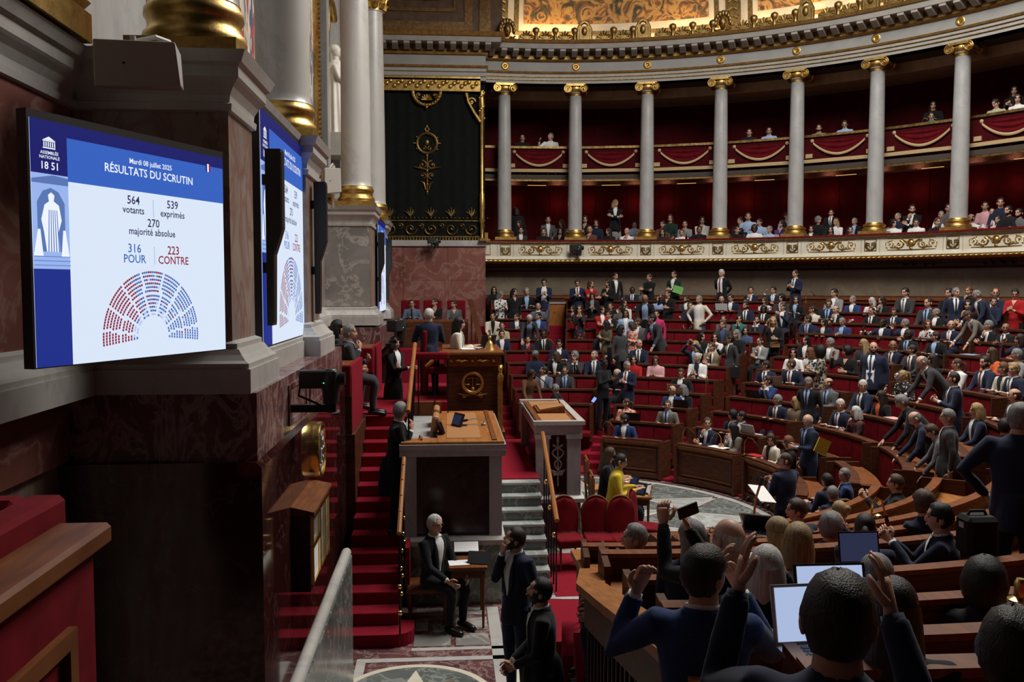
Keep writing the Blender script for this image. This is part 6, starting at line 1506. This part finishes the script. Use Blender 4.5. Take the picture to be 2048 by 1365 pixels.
GAL = """1032.5 424 G tr f bk - - kb b
1038.5 449 G sr f bk - - db l
1041 463 g sx f gy wh - kn f
1086.6 465 g sr m bk - - ds f
1096 442 G sr f mg_ wh - dn f
1123 449 G sr f mg_ - - bl l
1120 465 g sc f bk - - kl f
1170 441 G sc m bk - - kb f
1192 450 G sr f nv - - bb f
1179 461 g sc m br - - bx f
1217 465 g sr f bk - - dl l
1229 454.5 G sr f lg - - db l
1254 464 g sc m wh - - gx l
1269 450 G sd m lb - - ks fd
1230.7 409.4 G tx f bk wh - yb r
1326 450 G sr m br - - ds l
1340.6 439.5 G sr f gn - - bb f
1325 467 g sd f gn - - dl f
1370 450 G sr m lg - - bs f
1364 467 g sd m wh - - bs f
1405 443.6 G sc f wh - - dl f
1399 461 g so m bk - - ks f M
1481 443.6 G sr m bk - - ds l
1497 435 G sd m lb - - bs f
1474 461 g sr m bk - - ds r
1509.6 458.6 g sd m wh - - kc f D
1520 446 G sd m lb - - ds l
1540 460.6 g sd m lb - - gs l
1565.6 450 g sc f pu - - dl l
1575 434 G sr m lb - - ds r
1623 460.6 g sr f bk wh - kl f
1637 442 G sr m bk - - gc r
1662.7 427 G tr m bk wh nv ks f
1672.6 447 G sr f wh - - yl l
1662 462 g sr f gy - - kl f
1702 462 g sr f mg_ - - dn f
1710 444.5 G sr m bk lb - gs l
1787.7 448.5 g sr m wh - - kc r
1797 435 G sx m nv - - gr l
1826.5 420 G sc m bk wh - ks+ f
1834.5 446 g sp m wh - - ks fd
1876 446 g sr f bk - - bs r
1884 432.5 G sr f wh - - gs f
1898.7 419 G sr f mg_ - - ds f
1944 438 g sx m wh - - kx+ l
1972 415 G sr f pk - - dn f
1985.7 426 G sr m wh - - br f
1999 442 g sr f pk - - ds l
2003 407 G sr m nv - - ds f
2019 423 g sr m bk - - ks+ l
2040.5 428 g sr m mg_ - - ks+ l
1044 277.5 u sr m bk - - dsG f
1101 275 u so m wh - - gr lu
1499 266.6 u sr m bk - - ds f
1539 263.6 u sd m lb - - dsG f
1639 258 u sd m tn - - ds+ f
1691 250 u sd m lb - - dsG fd
1868 214 U sd f bk - - dl f
1865 233 u sd m tl - - ks fd
1995 208.7 u sd m bg - - ds ld
2031 184.6 U sp f bk - - dl f
2038 200.7 u sp f wh - - db f
"""
def parse(line):
    q = line.split(); px, py = float(q[0]), float(q[1]); mode, pose, g = q[2], q[3], q[4]; top, shirt, tie, hair, face = q[5:10]
    skin = q[10] if len(q) > 10 else 'L'
    pitch = .38 if 'd' in face[1:] else (-.30 if 'u' in face[1:] else .04)
    kw = dict(skin=skin, beard='+' in hair, glasses='G' in hair, pitch=pitch)
    return px, py, mode, pose, g, top, shirt, (None if tie == '-' else tie), hair[:2], face[0], kw
NUM = 0
for line in CROWD.strip().split('\n'):
    px, py, mode, pose, g, top, shirt, tie, hair, fc, kw = parse(line); sit = pose[0] == 's'
    h = (1.20 if sit else 1.59)*(.965 if g == 'f' else 1)
    off = .42; deep = px in (1803.7, 1824.8, 1854.7, 1844, 1930, 1059)
    if pose[1] == 'l': h -= .20 if deep else .08; off = .10 if deep else .20; kw['lean'] = .78 if deep else .42
    rs = solve(px, py, h, floor_far, 8, 42, off)
    if rs is None: rs = (27, 12.8)
    t, r = rs; i = max(0, min(11, round((r-off-R0)/DR))); rt = R0+DR*i+off; rt += max(-.16, min(.16, r-rt)); 
    t = snap(px, py, rt, t); rx, ry, rz = ray(px, py); x, y = rx*t, ry*t; phi = math.atan2(x-BX, y-BY); zf = tier_z(i, phi)
    s = 1+max(-.09, min(.09, (EYE+rz*t-zf-h)/h)); inward = math.atan2(BY-y, BX-x); f = facedir(fc, x, y)
    bd = inward if sit else inward+.5*((f-inward+PI) % (2*PI)-PI)
    if px == 1748: kw['bulk'] = 1.22; kw['openj'] = True
    if px in (1399, 1088, 1059, 1290, 1444, 1912): kw['openj'] = True
    if pose[1] == 'l': q_ = (.46 if deep else .27); x -= q_*math.cos(bd); y -= q_*math.sin(bd)
    sk = g == 'f' and top in ('fl', 'lp', 'br') 
    person((x, y, zf), f, pose, g, top, shirt, tie, hair, bd, '%s bench row' % ORD[i] if i else 'at the front desks', 'deputies on the benches', scale=s, bottom='dn' if px in (1399, 1088) else None, skirt=sk, lapel=(py > 690 and shirt not in '-sk'), **kw)
for line in GAL.strip().split('\n'):
    px, py, mode, pose, g, top, shirt, tie, hair, fc, kw = parse(line); sit = pose[0] == 's'; h = (1.20 if sit else 1.59)*(.965 if g == 'f' else 1)
    rt = {'g': 13.48, 'G': 14.2, 'u': 13.98, 'U': 14.7}[mode]; rx, ry, rz = ray(px, py); t = 20
    while math.hypot(rx*t-CX, ry*t-CY) < rt: t += .01
    if mode == 'g' and abs(((math.atan2(rx*t-CX, ry*t-CY)-PH0)/DPH+.5) % 1-.5)*DPH*13.4 < .62:
        while math.hypot(rx*t-CX, ry*t-CY) < 13.68: t += .01
    x, y = rx*t, ry*t; zh = EYE+rz*t; base = {'g': 4.66, 'G': 4.91, 'u': 7.66, 'U': 7.9}[mode]; s = max(.86, min(1.1, (zh-base)/h)); inward = math.atan2(CY-y, CX-x)
    n = COLN(math.atan2(x-CX, y-CY)); pl = {'g': 'front of lower gallery', 'G': 'rear of lower gallery', 'u': 'front of upper gallery', 'U': 'rear of upper gallery'}[mode]+', column %s' % ORD[n]
    person((x, y, zh-h*s), facedir(fc, x, y), pose, g, top, shirt, tie, hair, inward if fc != 'b' else inward+PI, pl, 'spectators in the galleries', scale=s, **kw)
# ------------------------------------------------------------------ people placed one by one
def special(px, py, Y, z, pose, g, top, shirt, tie, hair, fc, body_code, label, **kw):
    p = at_Y(px, py, Y); sit = pose[0] == 's'; h = (1.20 if sit else 1.59)*(.965 if g == 'f' else 1)
    if z is None: z = p.z-h*(.9 if pose[1] == 'l' else 1)
    s = max(.86, min(1.14, (p.z-z)/h)); bd = facedir(body_code, p.x, p.y) if isinstance(body_code, str) else body_code
    grp = kw.pop('group', 'people around the tribune'); kw.setdefault('vox', .020); kw.setdefault('lapel', shirt not in ('-', 'sk'))
    return person((p.x, p.y, z), facedir(fc, p.x, p.y), pose, g, top, shirt, tie, hair, bd, '', grp, scale=s, label=label, **kw)
u = special(864, 1050, 10.62, 0, 'sr', 'm', 'bk', 'wh', None, 'ws', 'r', -.75, 'white-haired usher with glasses and white bow tie, seated beside a small table', glasses=True, lean=.05, vox=.016)
bt = MB(); bt.tube([(-.05, -.075, 0), (-.02, -.085, 0), (0, -.088, 0), (.02, -.085, 0), (.05, -.075, 0)], [.022, .012, .009, .012, .022], 6); o = bt.build('bow_tie', cloth('wh'), u, 50, (0, -.012, 1.075))
o, q = thing('usher_chair', (-.25, 10.75, 0), 'dark wooden chair under the seated usher', 'chair'); q('seat', MB().box(-.5, -.02, 10.5, 10.98, .40, .45), M_WOODM); q('back', MB().box(-.52, -.47, 10.55, 10.98, .5, .95), M_RVEL)
for x in (-.47, -.05):
    for y in (10.53, 10.95): q('leg', MB().tube([(x, y, 0), (x, y, .41)], .018, 6), M_WOODM)
special(789, 824, 11.42, .88, 'tc', 'm', 'bk', 'wh', None, 'gs', 'e', 'R', 'grey-haired usher in black tailcoat standing on the red stairs, hand raised to chin', skirt=True, vox=.016, lean=.10)
special(858, 632, 15.0, 2.1, 'td', 'm', 'nv', '-', None, 'ws', 'e', 'b', 'grey-haired man in navy suit standing with his back turned behind the president', vox=.018)
special(910, 650, 15.15, None, 'sd', 'f', 'cr', 'wh', None, 'kl', 'R', 'R', 'black-haired woman in cream jacket presiding at the high mahogany desk', vox=.018)
special(787, 690, 15.8, 1.45, 'tx', 'f', 'bk', 'wh', None, 'dl', 'r', 'r', 'dark-haired woman usher in long black coat, arms crossed, beside the clerk desk', skirt=True)
special(689, 667, 13.7, 2.1, 'sc', 'm', 'gy', 'lb', None, 'gs', 'R', 'R', 'grey-haired clerk in dark suit, hand to his ear, at the clerk desk')
special(668, 660, 14.4, 2.1, 'sr', 'f', 'bk', '-', None, 'kb', 'R', 'R', 'dark-haired woman clerk sitting behind the grey-haired clerk')
for k, (px, py, g, t_, sh_, ti, hr_, fc, ps, lb_) in enumerate(((823.5, 608.6, 'm', 'sb', '-', 'bk', 'dsG', 'f', 'sd', 'dark-haired man in blue-grey shirt and dark tie before the red marble wall'), (869.6, 607, 'f', 'bk', 'sk', None, 'dn', 'l', 'sc', 'woman in black top, hand on chin, before the red marble wall'), (908, 610, 'm', 'mg_', 'sk', None, 'ds', 'l', 'sr', 'young man in grey jacket before the red marble wall'))):
    special(px, py, 25.15, 2.45, ps, g, t_, sh_, ti, hr_[:2], fc, 'f', lb_, glasses='G' in hr_, lapel=False)
special(1034, 1080, 8.6, 0, 'tm', 'm', 'nv', 'wh', None, 'ds', 'L', -2.5, 'bearded man in navy suit, hand over his mouth, looking up beside the marble steps', pitch=-.30, beard=True, vox=.016)
special(1086, 1186, 7.15, 0, 'tp', 'm', 'bk', 'wh', 'bk', 'ks', 'L', 'L', 'bearded black-haired man in black suit looking up, next to the wooden handrail', pitch=-.36, beard=True, vox=.016, custom=((.05, -.24, -.42), (.05, -.22, -.42)))
special(1226, 925, 13.9, 0, 'sd', 'f', 'yl', '-', None, 'dn', 'R', 'R', 'woman in bright yellow sweater writing at the stenographers table', pitch=.25, glasses=True, vox=.018, lean=.16)
special(1210, 912, 14.75, 0, 'sd', 'f', 'bk', '-', None, 'bl', 'R', 'R', 'long brown-haired stenographer in black beside the woman in yellow', pitch=.2)
special(1206, 729, 20.7, .70, 'tp', 'm', 'bk', '-', None, 'kn', 'r', 'r', 'tall dark-skinned man in black standing on the aisle stairs with a lit phone', skin='D', pitch=.4, group='deputies on the benches')
special(1255, 733, 20.4, .74, 'tp', 'm', 'nv', 'wh', 'rp', 'gs', 'r', 'l', 'grey-haired man in navy suit and dark red tie standing beside the aisle stairs', glasses=True, group='deputies on the benches')
special(1573, 924, 11.9, .12, 'tp', 'm', 'nv', '-', None, 'br', 'L', 'B', 'balding man in navy suit standing with an open paper at the inner bench end', glasses=True, vox=.018, group='deputies on the benches')
special(1800, 969.5, 10.8, .38, 'sk', 'm', 'bk', '-', None, 'bs', 'L', 'L', 'brown-haired man in black suit clapping beside the empty red seats', group='deputies on the benches')
special(1695, 965, 12.4, .30, 'sr', 'm', 'bl', 'wh', None, 'gs', 'l', 'L', 'grey-haired man with glasses in blue suit on the curved inner bench', glasses=True, group='deputies on the benches')
special(1661, 965, 12.0, .28, 'sd', 'm', 'nv', '-', None, 'ds', 'B', 'B', 'dark-haired man in navy suit turned away on the curved inner bench', group='deputies on the benches')
special(1672, 991, 11.3, .28, 'sd', 'm', 'nv', '-', None, 'gs', 'b', 'B', 'grey-haired man in navy suit seen from behind on the curved inner bench', group='deputies on the benches')
def near(px, py, Y, pose, g, top, shirt, tie, hair, fc, body_code, label, **kw):
    kw.setdefault('vox', .016); return special(px, py, Y, None, pose, g, top, shirt, tie, hair, fc, body_code, label, group='people on the near benches', **kw)
near(1604, 1026, 8.6, 'sd', 'm', 'nv', '-', None, 'bs', 'L', 'B', 'brown-haired man in profile beside the silver laptop on the near benches', skin='L')
near(1686, 1030, 8.9, 'sr', 'f', 'wh', '-', None, 'yn', 'B', 'B', 'blond woman with low knot and white collar seen from behind')
near(1856, 1012, 8.0, 'sr', 'm', 'nv', '-', None, 'bc', 'B', 'B', 'brown-haired man in navy jacket turned away behind the clapping man')
near(1894, 1040, 6.6, 'sk', 'm', 'nv', 'wh', None, 'ks', 'L', 'L', 'black-haired man in profile clapping behind the long near desk')
near(1661, 1060, 7.2, 'sv', 'm', 'gy', '-', None, 'gc', 'b', 'b', 'man with ruffled grey hair seen from behind, one hand raised')
near(1730, 1066, 6.4, 'sk', 'f', 'nv', '-', None, 'dp', 'b', 'b', 'woman with long dark ponytail seen from behind, gesturing before a laptop')
near(1596, 1098, 5.1, 'sr', 'f', 'cr', '-', None, 'yb', 'b', 'b', 'blond woman with bobbed hair seen from behind on the near benches')
near(1556, 1078, 6.0, 'sr', 'f', 'cr', '-', None, 'yl', 'B', 'b', 'pale blond long-haired woman partly hidden by the blond bobbed woman')
near(1470, 1086, 4.7, 'sa', 'm', 'bk', '-', None, 'wx', 'B', 'B', 'bald man with glasses and white beard photographing the screen with raised phone', beard=True, glasses=True, pitch=-.25, custom=((.02, -.36, .16), (.16, -.38, .20)), maxyaw=75)
near(1384, 1088, 5.5, 'sr', 'f', 'nv', '-', None, 'gl', 'B', 'b', 'woman with long grey hair seen from behind, next to the photographing man')
near(1282, 1080, 7.0, 'sr', 'm', 'nv', '-', None, 'gs', 'L', 'L', 'dark grey-haired man in profile at the end of the near desk row', pitch=-.15)
near(1408, 1166, 3.35, 'sc', 'm', 'bl', 'wh', None, 'ds', 'e', 'b', 'man in bright blue suit with short dark hair seen from behind, clapping', vox=.013, custom=((.16, -.28, .04), (.28, -.12, .06)))
near(1533, 1153, 4.35, 'sk', 'f', 'bk', '-', None, 'wb', 'b', 'b', 'white-haired woman in black seen from behind, clapping with red nails', vox=.014, custom=((.10, -.26, .10), (.27, -.20, .12)))
near(1752, 1172, 4.2, 'sr', 'f', 'bk', '-', None, 'gb', 'b', 'b', 'woman with smooth ash-grey hair seen from behind before a lit laptop', vox=.014)
near(1787, 1246, 2.95, 'sr', 'f', 'bk', '-', None, 'dl', 'b', 'b', 'woman with straight dark brown hair seen from behind, head lowered', vox=.013, pitch=.2)
near(1676, 1266, 2.0, 'sq', 'm', 'nv', '-', None, 'ds', 'b', 'b', 'man with cropped dark hair seen from behind, clapping with both hands raised', vox=.012, custom=((.14, -.36, .10), (.27, -.32, .13)))
near(1968, 1186, 4.7, 'sr', 'f', 'bk', '-', None, 'kA', 'b', 'b', 'woman with round curly black hair seen from behind at the long desk', vox=.016, skin='D')
near(2024, 1335, 2.3, 'sr', 'f', 'br', '-', None, 'dc', 'b', 'b', 'dark-haired person with loose hair at the desk edge beside the papers', vox=.016)
special(2040, 842, 6.7, 1.30, 'th', 'm', 'nv', '-', None, 'gs', 'b', 'b', 'tall grey-haired man in navy suit standing with his back turned beside the black bag', vox=.014, group='people on the near benches', bulk=1.12)
# ------------------------------------------------------------------ things on the desks
def on_desk(px, py, h=.84):
    t, r = solve(px, py, h, floor_far, 8, 42, .2); i = max(0, min(11, round((r-.2-R0)/DR))); rt = R0+DR*i+.16; t = snap(px, py, rt, t); rx, ry, rz = ray(px, py); x, y = rx*t, ry*t; phi = math.atan2(x-BX, y-BY)
    return Vector((x, y, tier_z(i, phi)+.765)), math.atan2(y-BY, x-BX), i
M_LGL = plain('white_lid', (.62, .64, .66), .4)
for px, py, mt, lb_ in ((1445, 618, M_LGL, 'white laptop before the bald man in black'), (1352, 775, M_ALU, 'dark laptop before the man looking down in black jacket'), (1366, 815, M_BLACK, 'black laptop beside the grey-haired woman at the aisle'), (1558, 764, M_ALU, 'grey laptop with open lid between two men in navy'), (1512, 788, M_BLACK, 'black laptop before the man with folded hands'), (1268, 828, M_BLACK, 'dark laptop before the woman in orange floral top'), (1505, 872, M_LGL, 'white laptop with logo-less lid behind the front desks')):
    p, a, i = on_desk(px, py+8); laptop(p, a+PI/2, lb_, mt, None, .34)
def sheet(px, py, mat, label, w=.30, d=.22, rot=0, n=1, cat='papers'):
    p, a, i = on_desk(px, py, .80); o = empty('paper', p, a+PI/2+rot); tag(o, label, cat, 'papers on the desks')
    for k in range(n): MB().obox((.01*k, 0, .045+.006*k), w, d, .006, .1*k).build('sheet', mat, o)
sheet(1437, 895, M_PAPER, 'open white papers on the front desk before the woman in taupe blazer', .4); sheet(1513, 912, cloth('rd'), 'red folder on the front desk before the woman in cream', .3, .2, 0, 2); sheet(1788, 827, cloth('pk'), 'pink sheets on the desk before the long-haired woman in black', .34)
sheet(1940, 712, cloth('lb'), 'light blue papers below the man leaning in taupe suit', .34); sheet(2002, 772, cloth('mg'), 'pink folder before the woman in cream', .36, .2, 0, 2); sheet(1745, 628, M_PAPER, 'small white card before the woman in white', .16, .1)
def held(name, loc, w, d, h, rot, mat, label, cat):
    o = empty(name, loc); o.rotation_euler = rot; tag(o, label, cat); m = MB().box(-w/2, w/2, -d/2, d/2, -h/2, h/2).build('cover', mat, o); MB().box(-w/2+.005, w/2-.005, -d/2+.002, d/2-.002, -h/2-.002, -h/2+.002).build('edge', M_PAPER, o); return o
def headref(px, py):
    return min((o for o in bpy.data.objects if o.name.startswith('person')), key=lambda o: (proj_err(o, px, py)))
def proj_err(o, px, py):
    rx, ry, rz = ray(px, py); l = o.location; return abs(math.atan2(rx, ry)-math.atan2(l.x, l.y))*10+0
def in_front(px, py, Yoff, refx, refy):
    l = headref(refx, refy).location; d = math.hypot(l.x, l.y)-Yoff; rx, ry, rz = ray(px, py); t = d/math.hypot(rx, ry); return Vector((rx*t, ry*t, EYE+rz*t))
held('folder', in_front(1356, 580, .36, 1349, 550), .30, .012, .22, (0, .3, 0), noisy('green_folder', [(.3, (.12, .38, .08)), (.7, (.18, .48, .12))], 8), 'bright green folder held by the man in dark green jacket', 'folder')
held('folder', in_front(1645, 893, .34, 1620, 843), .34, .014, .26, (.2, .35, .5), cloth('yl'), 'yellow folder held by the bald man at the front desks', 'folder')
held('phone', in_front(1188, 800, .2, 1206, 729), .07, .012, .14, (.5, .5, 0), emi('phone_glow', (.25, .4, .9), 1.2), 'lit phone in the hand of the tall man in black', 'phone')
held('paper', in_front(1524, 988, .42, 1573, 924), .36, .01, .30, (-.9, .2, .6), M_PAPER, 'white open paper held by the balding man in navy', 'papers')
held('phone', in_front(1376, 1022, .45, 1470, 1086), .115, .010, .058, (0, -.25, .3), M_BLACK, 'black phone held up by the bald photographing man', 'phone')
held('book', in_front(1845, 885, .3, 1824, 844), .30, .03, .24, (.3, .6, .3), cloth('rd'), 'red-covered book held by the bending bald man', 'book')
held('shoulder_bag', in_front(1465, 745, .22, 1461, 680), .34, .10, .26, (0, 0, .2), M_BLACK, 'black bag hanging before the man in the dark grey suit', 'bag')
held('handbag', in_front(1550, 690, .2, 1546, 645), .22, .08, .12, (0, 0, .2), M_LEATH, 'brown leather bag on the blond woman in black', 'bag')
# near desks
E_CAL = emi('calendar_display', (.50, .62, .90), .8)
p = at_Y(1668, 1318, 3.10); laptop(p, .05, 'laptop with bright calendar display beside the cropped-haired man', M_ALU, E_CAL, .36, .25)
p = at_Y(1684, 1242, 4.05); laptop(p, .0, 'laptop with white lit display before the ash-grey-haired woman', M_BLACK, E_CAL, .36, .25)
p = at_Y(1525, 1066, 6.6); laptop(p, -.5, 'open silver laptop with dark keyboard at the near desk end', M_ALU, None, .34, -.9)
p = at_Y(1734, 1140, 5.95); laptop(p, .0, 'laptop with dim purple display before the ponytailed woman', M_BLACK, emi('purple_display', (.03, .035, .08), .8), .30, .2)
def small(name, px, py, z, size, rz, mat, label, cat, parts=None):
    p = at_z(px, py, z); o = empty(name, p, rz); tag(o, label, cat); m = MB().box(-size[0]/2, size[0]/2, -size[1]/2, size[1]/2, 0, size[2]).build('body', mat, o); m.modifiers.new('b', 'BEVEL').width = min(size)*.2; return o
zt = lambda i: NEAR_Z[i]+.725
small('phone', 1902, 1218, 1.90, (.09, .16, .010), .3, plain('grey_phone', (.08, .09, .1), .4), 'flat grey notebook on the desk before the curly-haired woman', 'notebook')
pn = small('pen', 1922, 1272, 2.06, (.014, .17, .012), .15, M_PAPER, 'white pen with blue tip on the near desk', 'pen'); MB().box(-.007, .007, -.10, -.082, 0, .012).build('tip', cloth('bl'), pn)
for k, (px, py, z) in enumerate(((1850, 1206, 1.90), (1910, 1267, 2.06), (1868, 1103, 1.62), (1925, 1345, 2.27), (1640, 1065, 1.55), (1688, 1000, 1.3), (1735, 985, 1.2), (1780, 1030, 1.3))): small('brass_plate', px, py, z, (.13, .08, .006), 0, M_BRASS, 'small brass plate on the near wooden desks', 'plate')['group'] = 'brass plates on the near desks'
for k, (px, py, z) in enumerate(((1838, 1108, 1.62), (1870, 1268, 2.06), (1470, 1238, 2.06))): small('voting_box', px, py, z, (.14, .08, .008), 0, M_BLACK, 'flat black voting pad on the near wooden desks', 'voting pad')['group'] = 'voting pads on the near desks'
o = small('document_stack', 2030, 1275, 2.07, (.30, .22, .02), .1, M_PAPER, 'stack of white documents with blue edge on the near desk', 'papers'); MB().box(-.15, .15, -.11, .11, -.008, 0).build('blue_cover', cloth('lb'), o); MB().box(-.02, .2, -.08, .10, .02, .03).build('grey_tablet', M_ALU, o)
mg_ = at_z(1808, 1350, 2.28); o = empty('magazine', mg_, .08); tag(o, 'magazine with blue and yellow cover on the near desk', 'magazine')
MB().box(-.20, .16, -.10, .08, 0, .012).build('pages', M_PAPER, o); MB().box(-.20, .16, -.10, .0, .012, .014).build('cover_lower', plain('cover_yellow', (.45, .30, .05), .4), o); MB().box(-.20, .16, .0, .08, .012, .014).build('cover_upper', plain('cover_blue', (.05, .25, .40), .4), o); MB().box(.06, .14, -.08, .02, .014, .015).build('cover_portrait', M_BLACK, o)
MB().box(-.16, .02, -.03, -.02, .014, .015).build('cover_line', M_PAPER, o); MB().box(-.14, .0, .03, .04, .014, .015).build('cover_line', M_PAPER, o)
p = at_Y(1950, 1108, 6.2); o = empty('black_bag', p); tag(o, 'black case standing on the near desk beside the man in navy', 'bag'); m = MB().box(-.11, .13, -.10, .10, 0, .29).build('body', plain('black_leather', (.006, .006, .007), .6, spec=.2), o); m.modifiers.new('b', 'BEVEL').width = .03; MB().tube([(-.07, 0, .28), (-.05, 0, .32), (.06, 0, .32), (.08, 0, .28)], .012, 6).build('handle', M_BLACK, o); MB().box(-.113, -.108, -.03, .03, .2, .24).build('clasp', M_ALU, o)
# microphones of brass
def brass_mic(px, py, label, up=.28, out=.22, side=1):
    p, a, i = on_desk(px, py, .82); gooseneck(p+Vector((0, 0, .0)), [(0, 0, 0), (0, 0, up*.7), (side*out*.3, 0, up), (side*out*.8, -.02, up*.9), (side*out, -.04, up*.7)], label, M_BRASS, .010)
for px, py, lb_, sd in ((1206, 874, 'curved brass microphone at the end of the first front desk', 1), (1366, 898, 'curved brass microphone before the man with hand on chin', 1), (1442, 902, 'curved brass microphone before the woman in taupe blazer', -1), (1489, 912, 'curved brass microphone beside the woman in cream', 1), (1094, 634, 'brass microphone beside the perchoir aisle, upper rows', 1), (1090, 690, 'brass microphone before the man in black with dark tie', 1), (1412, 782, 'upright brass microphone at the aisle end', 1), (1612, 600, 'brass microphone beside the top row man in navy', 1), (1574, 640, 'brass microphone at the aisle end below the clapping man', 1), (1776, 715, 'brass microphone before the bald man with red tie', 1)): brass_mic(px, py, lb_, .34 if px != 1412 else .45, .2 if px != 1412 else .02, sd)
p = at_Y(1506, 1085, 7.2); gooseneck(p, [(0, 0, 0), (.0, 0, .2), (.02, 0, .38), (.05, 0, .48)], 'tall copper microphone beside the silver laptop', M_BRASS, .010)
p = at_Y(1756, 1035, 7.8); gooseneck(p, [(-.06, 0, 0), (-.06, 0, .12), (-.02, 0, .18), (.03, 0, .16), (.07, 0, .02)], 'arched brass microphone behind the ponytailed woman', M_BRASS, .010)
p = at_Y(2040, 1205, 4.2); o = empty('brass_lamp', p); tag(o, 'brass desk lamp base at the end of the long desk', 'lamp'); MB().lathe([(.06, 0), (.06, .015), (.03, .03), (.03, .10), (.02, .12)], 14).build('base', M_BRASS, o, 40)
# dividers and writing flaps of the row next to the handrail
for k in range(6):
    p = at_Y(1212+27*k, 1122+3*k, 7.6-.35*k*.4); o = empty('desk_flap', (p.x, p.y, NEAR_Z[4]+.62), 0); tag(o, 'small honey-coloured desk flap with dark divider, %s from the wooden handrail' % ORD[k+1], 'desk flap', 'desk flaps by the handrail')
    MB().prism([(-.16, .06), (.16, .12), (.16, .14), (-.16, .08)], .02, .26, axis='x').build('flap', M_WOODL, o); MB().box(-.015, .012, -.20, .20, -.35, .17).build('divider', M_WOOD, o)
# labels that would repeat get the nearest gallery column; none runs over sixteen words
for lab, os_ in list(LABELS.items()):
    if len(os_) > 1:
        for o in os_:
            if 'bench row' in lab or 'front desks' in lab:
                n = COLN(math.atan2(o.location.x-CX, o.location.y-CY)); o['label'] = lab+' below %s column' % ORD[n]
for os_ in LABELS.values():
    for o in os_:
        p = o['label'].split()
        for w in ('the', 'with', 'beard', 'of', 'one', 'a'):
            if len(p) > 16 and w in p: p.remove(w)
        o['label'] = ' '.join(p)
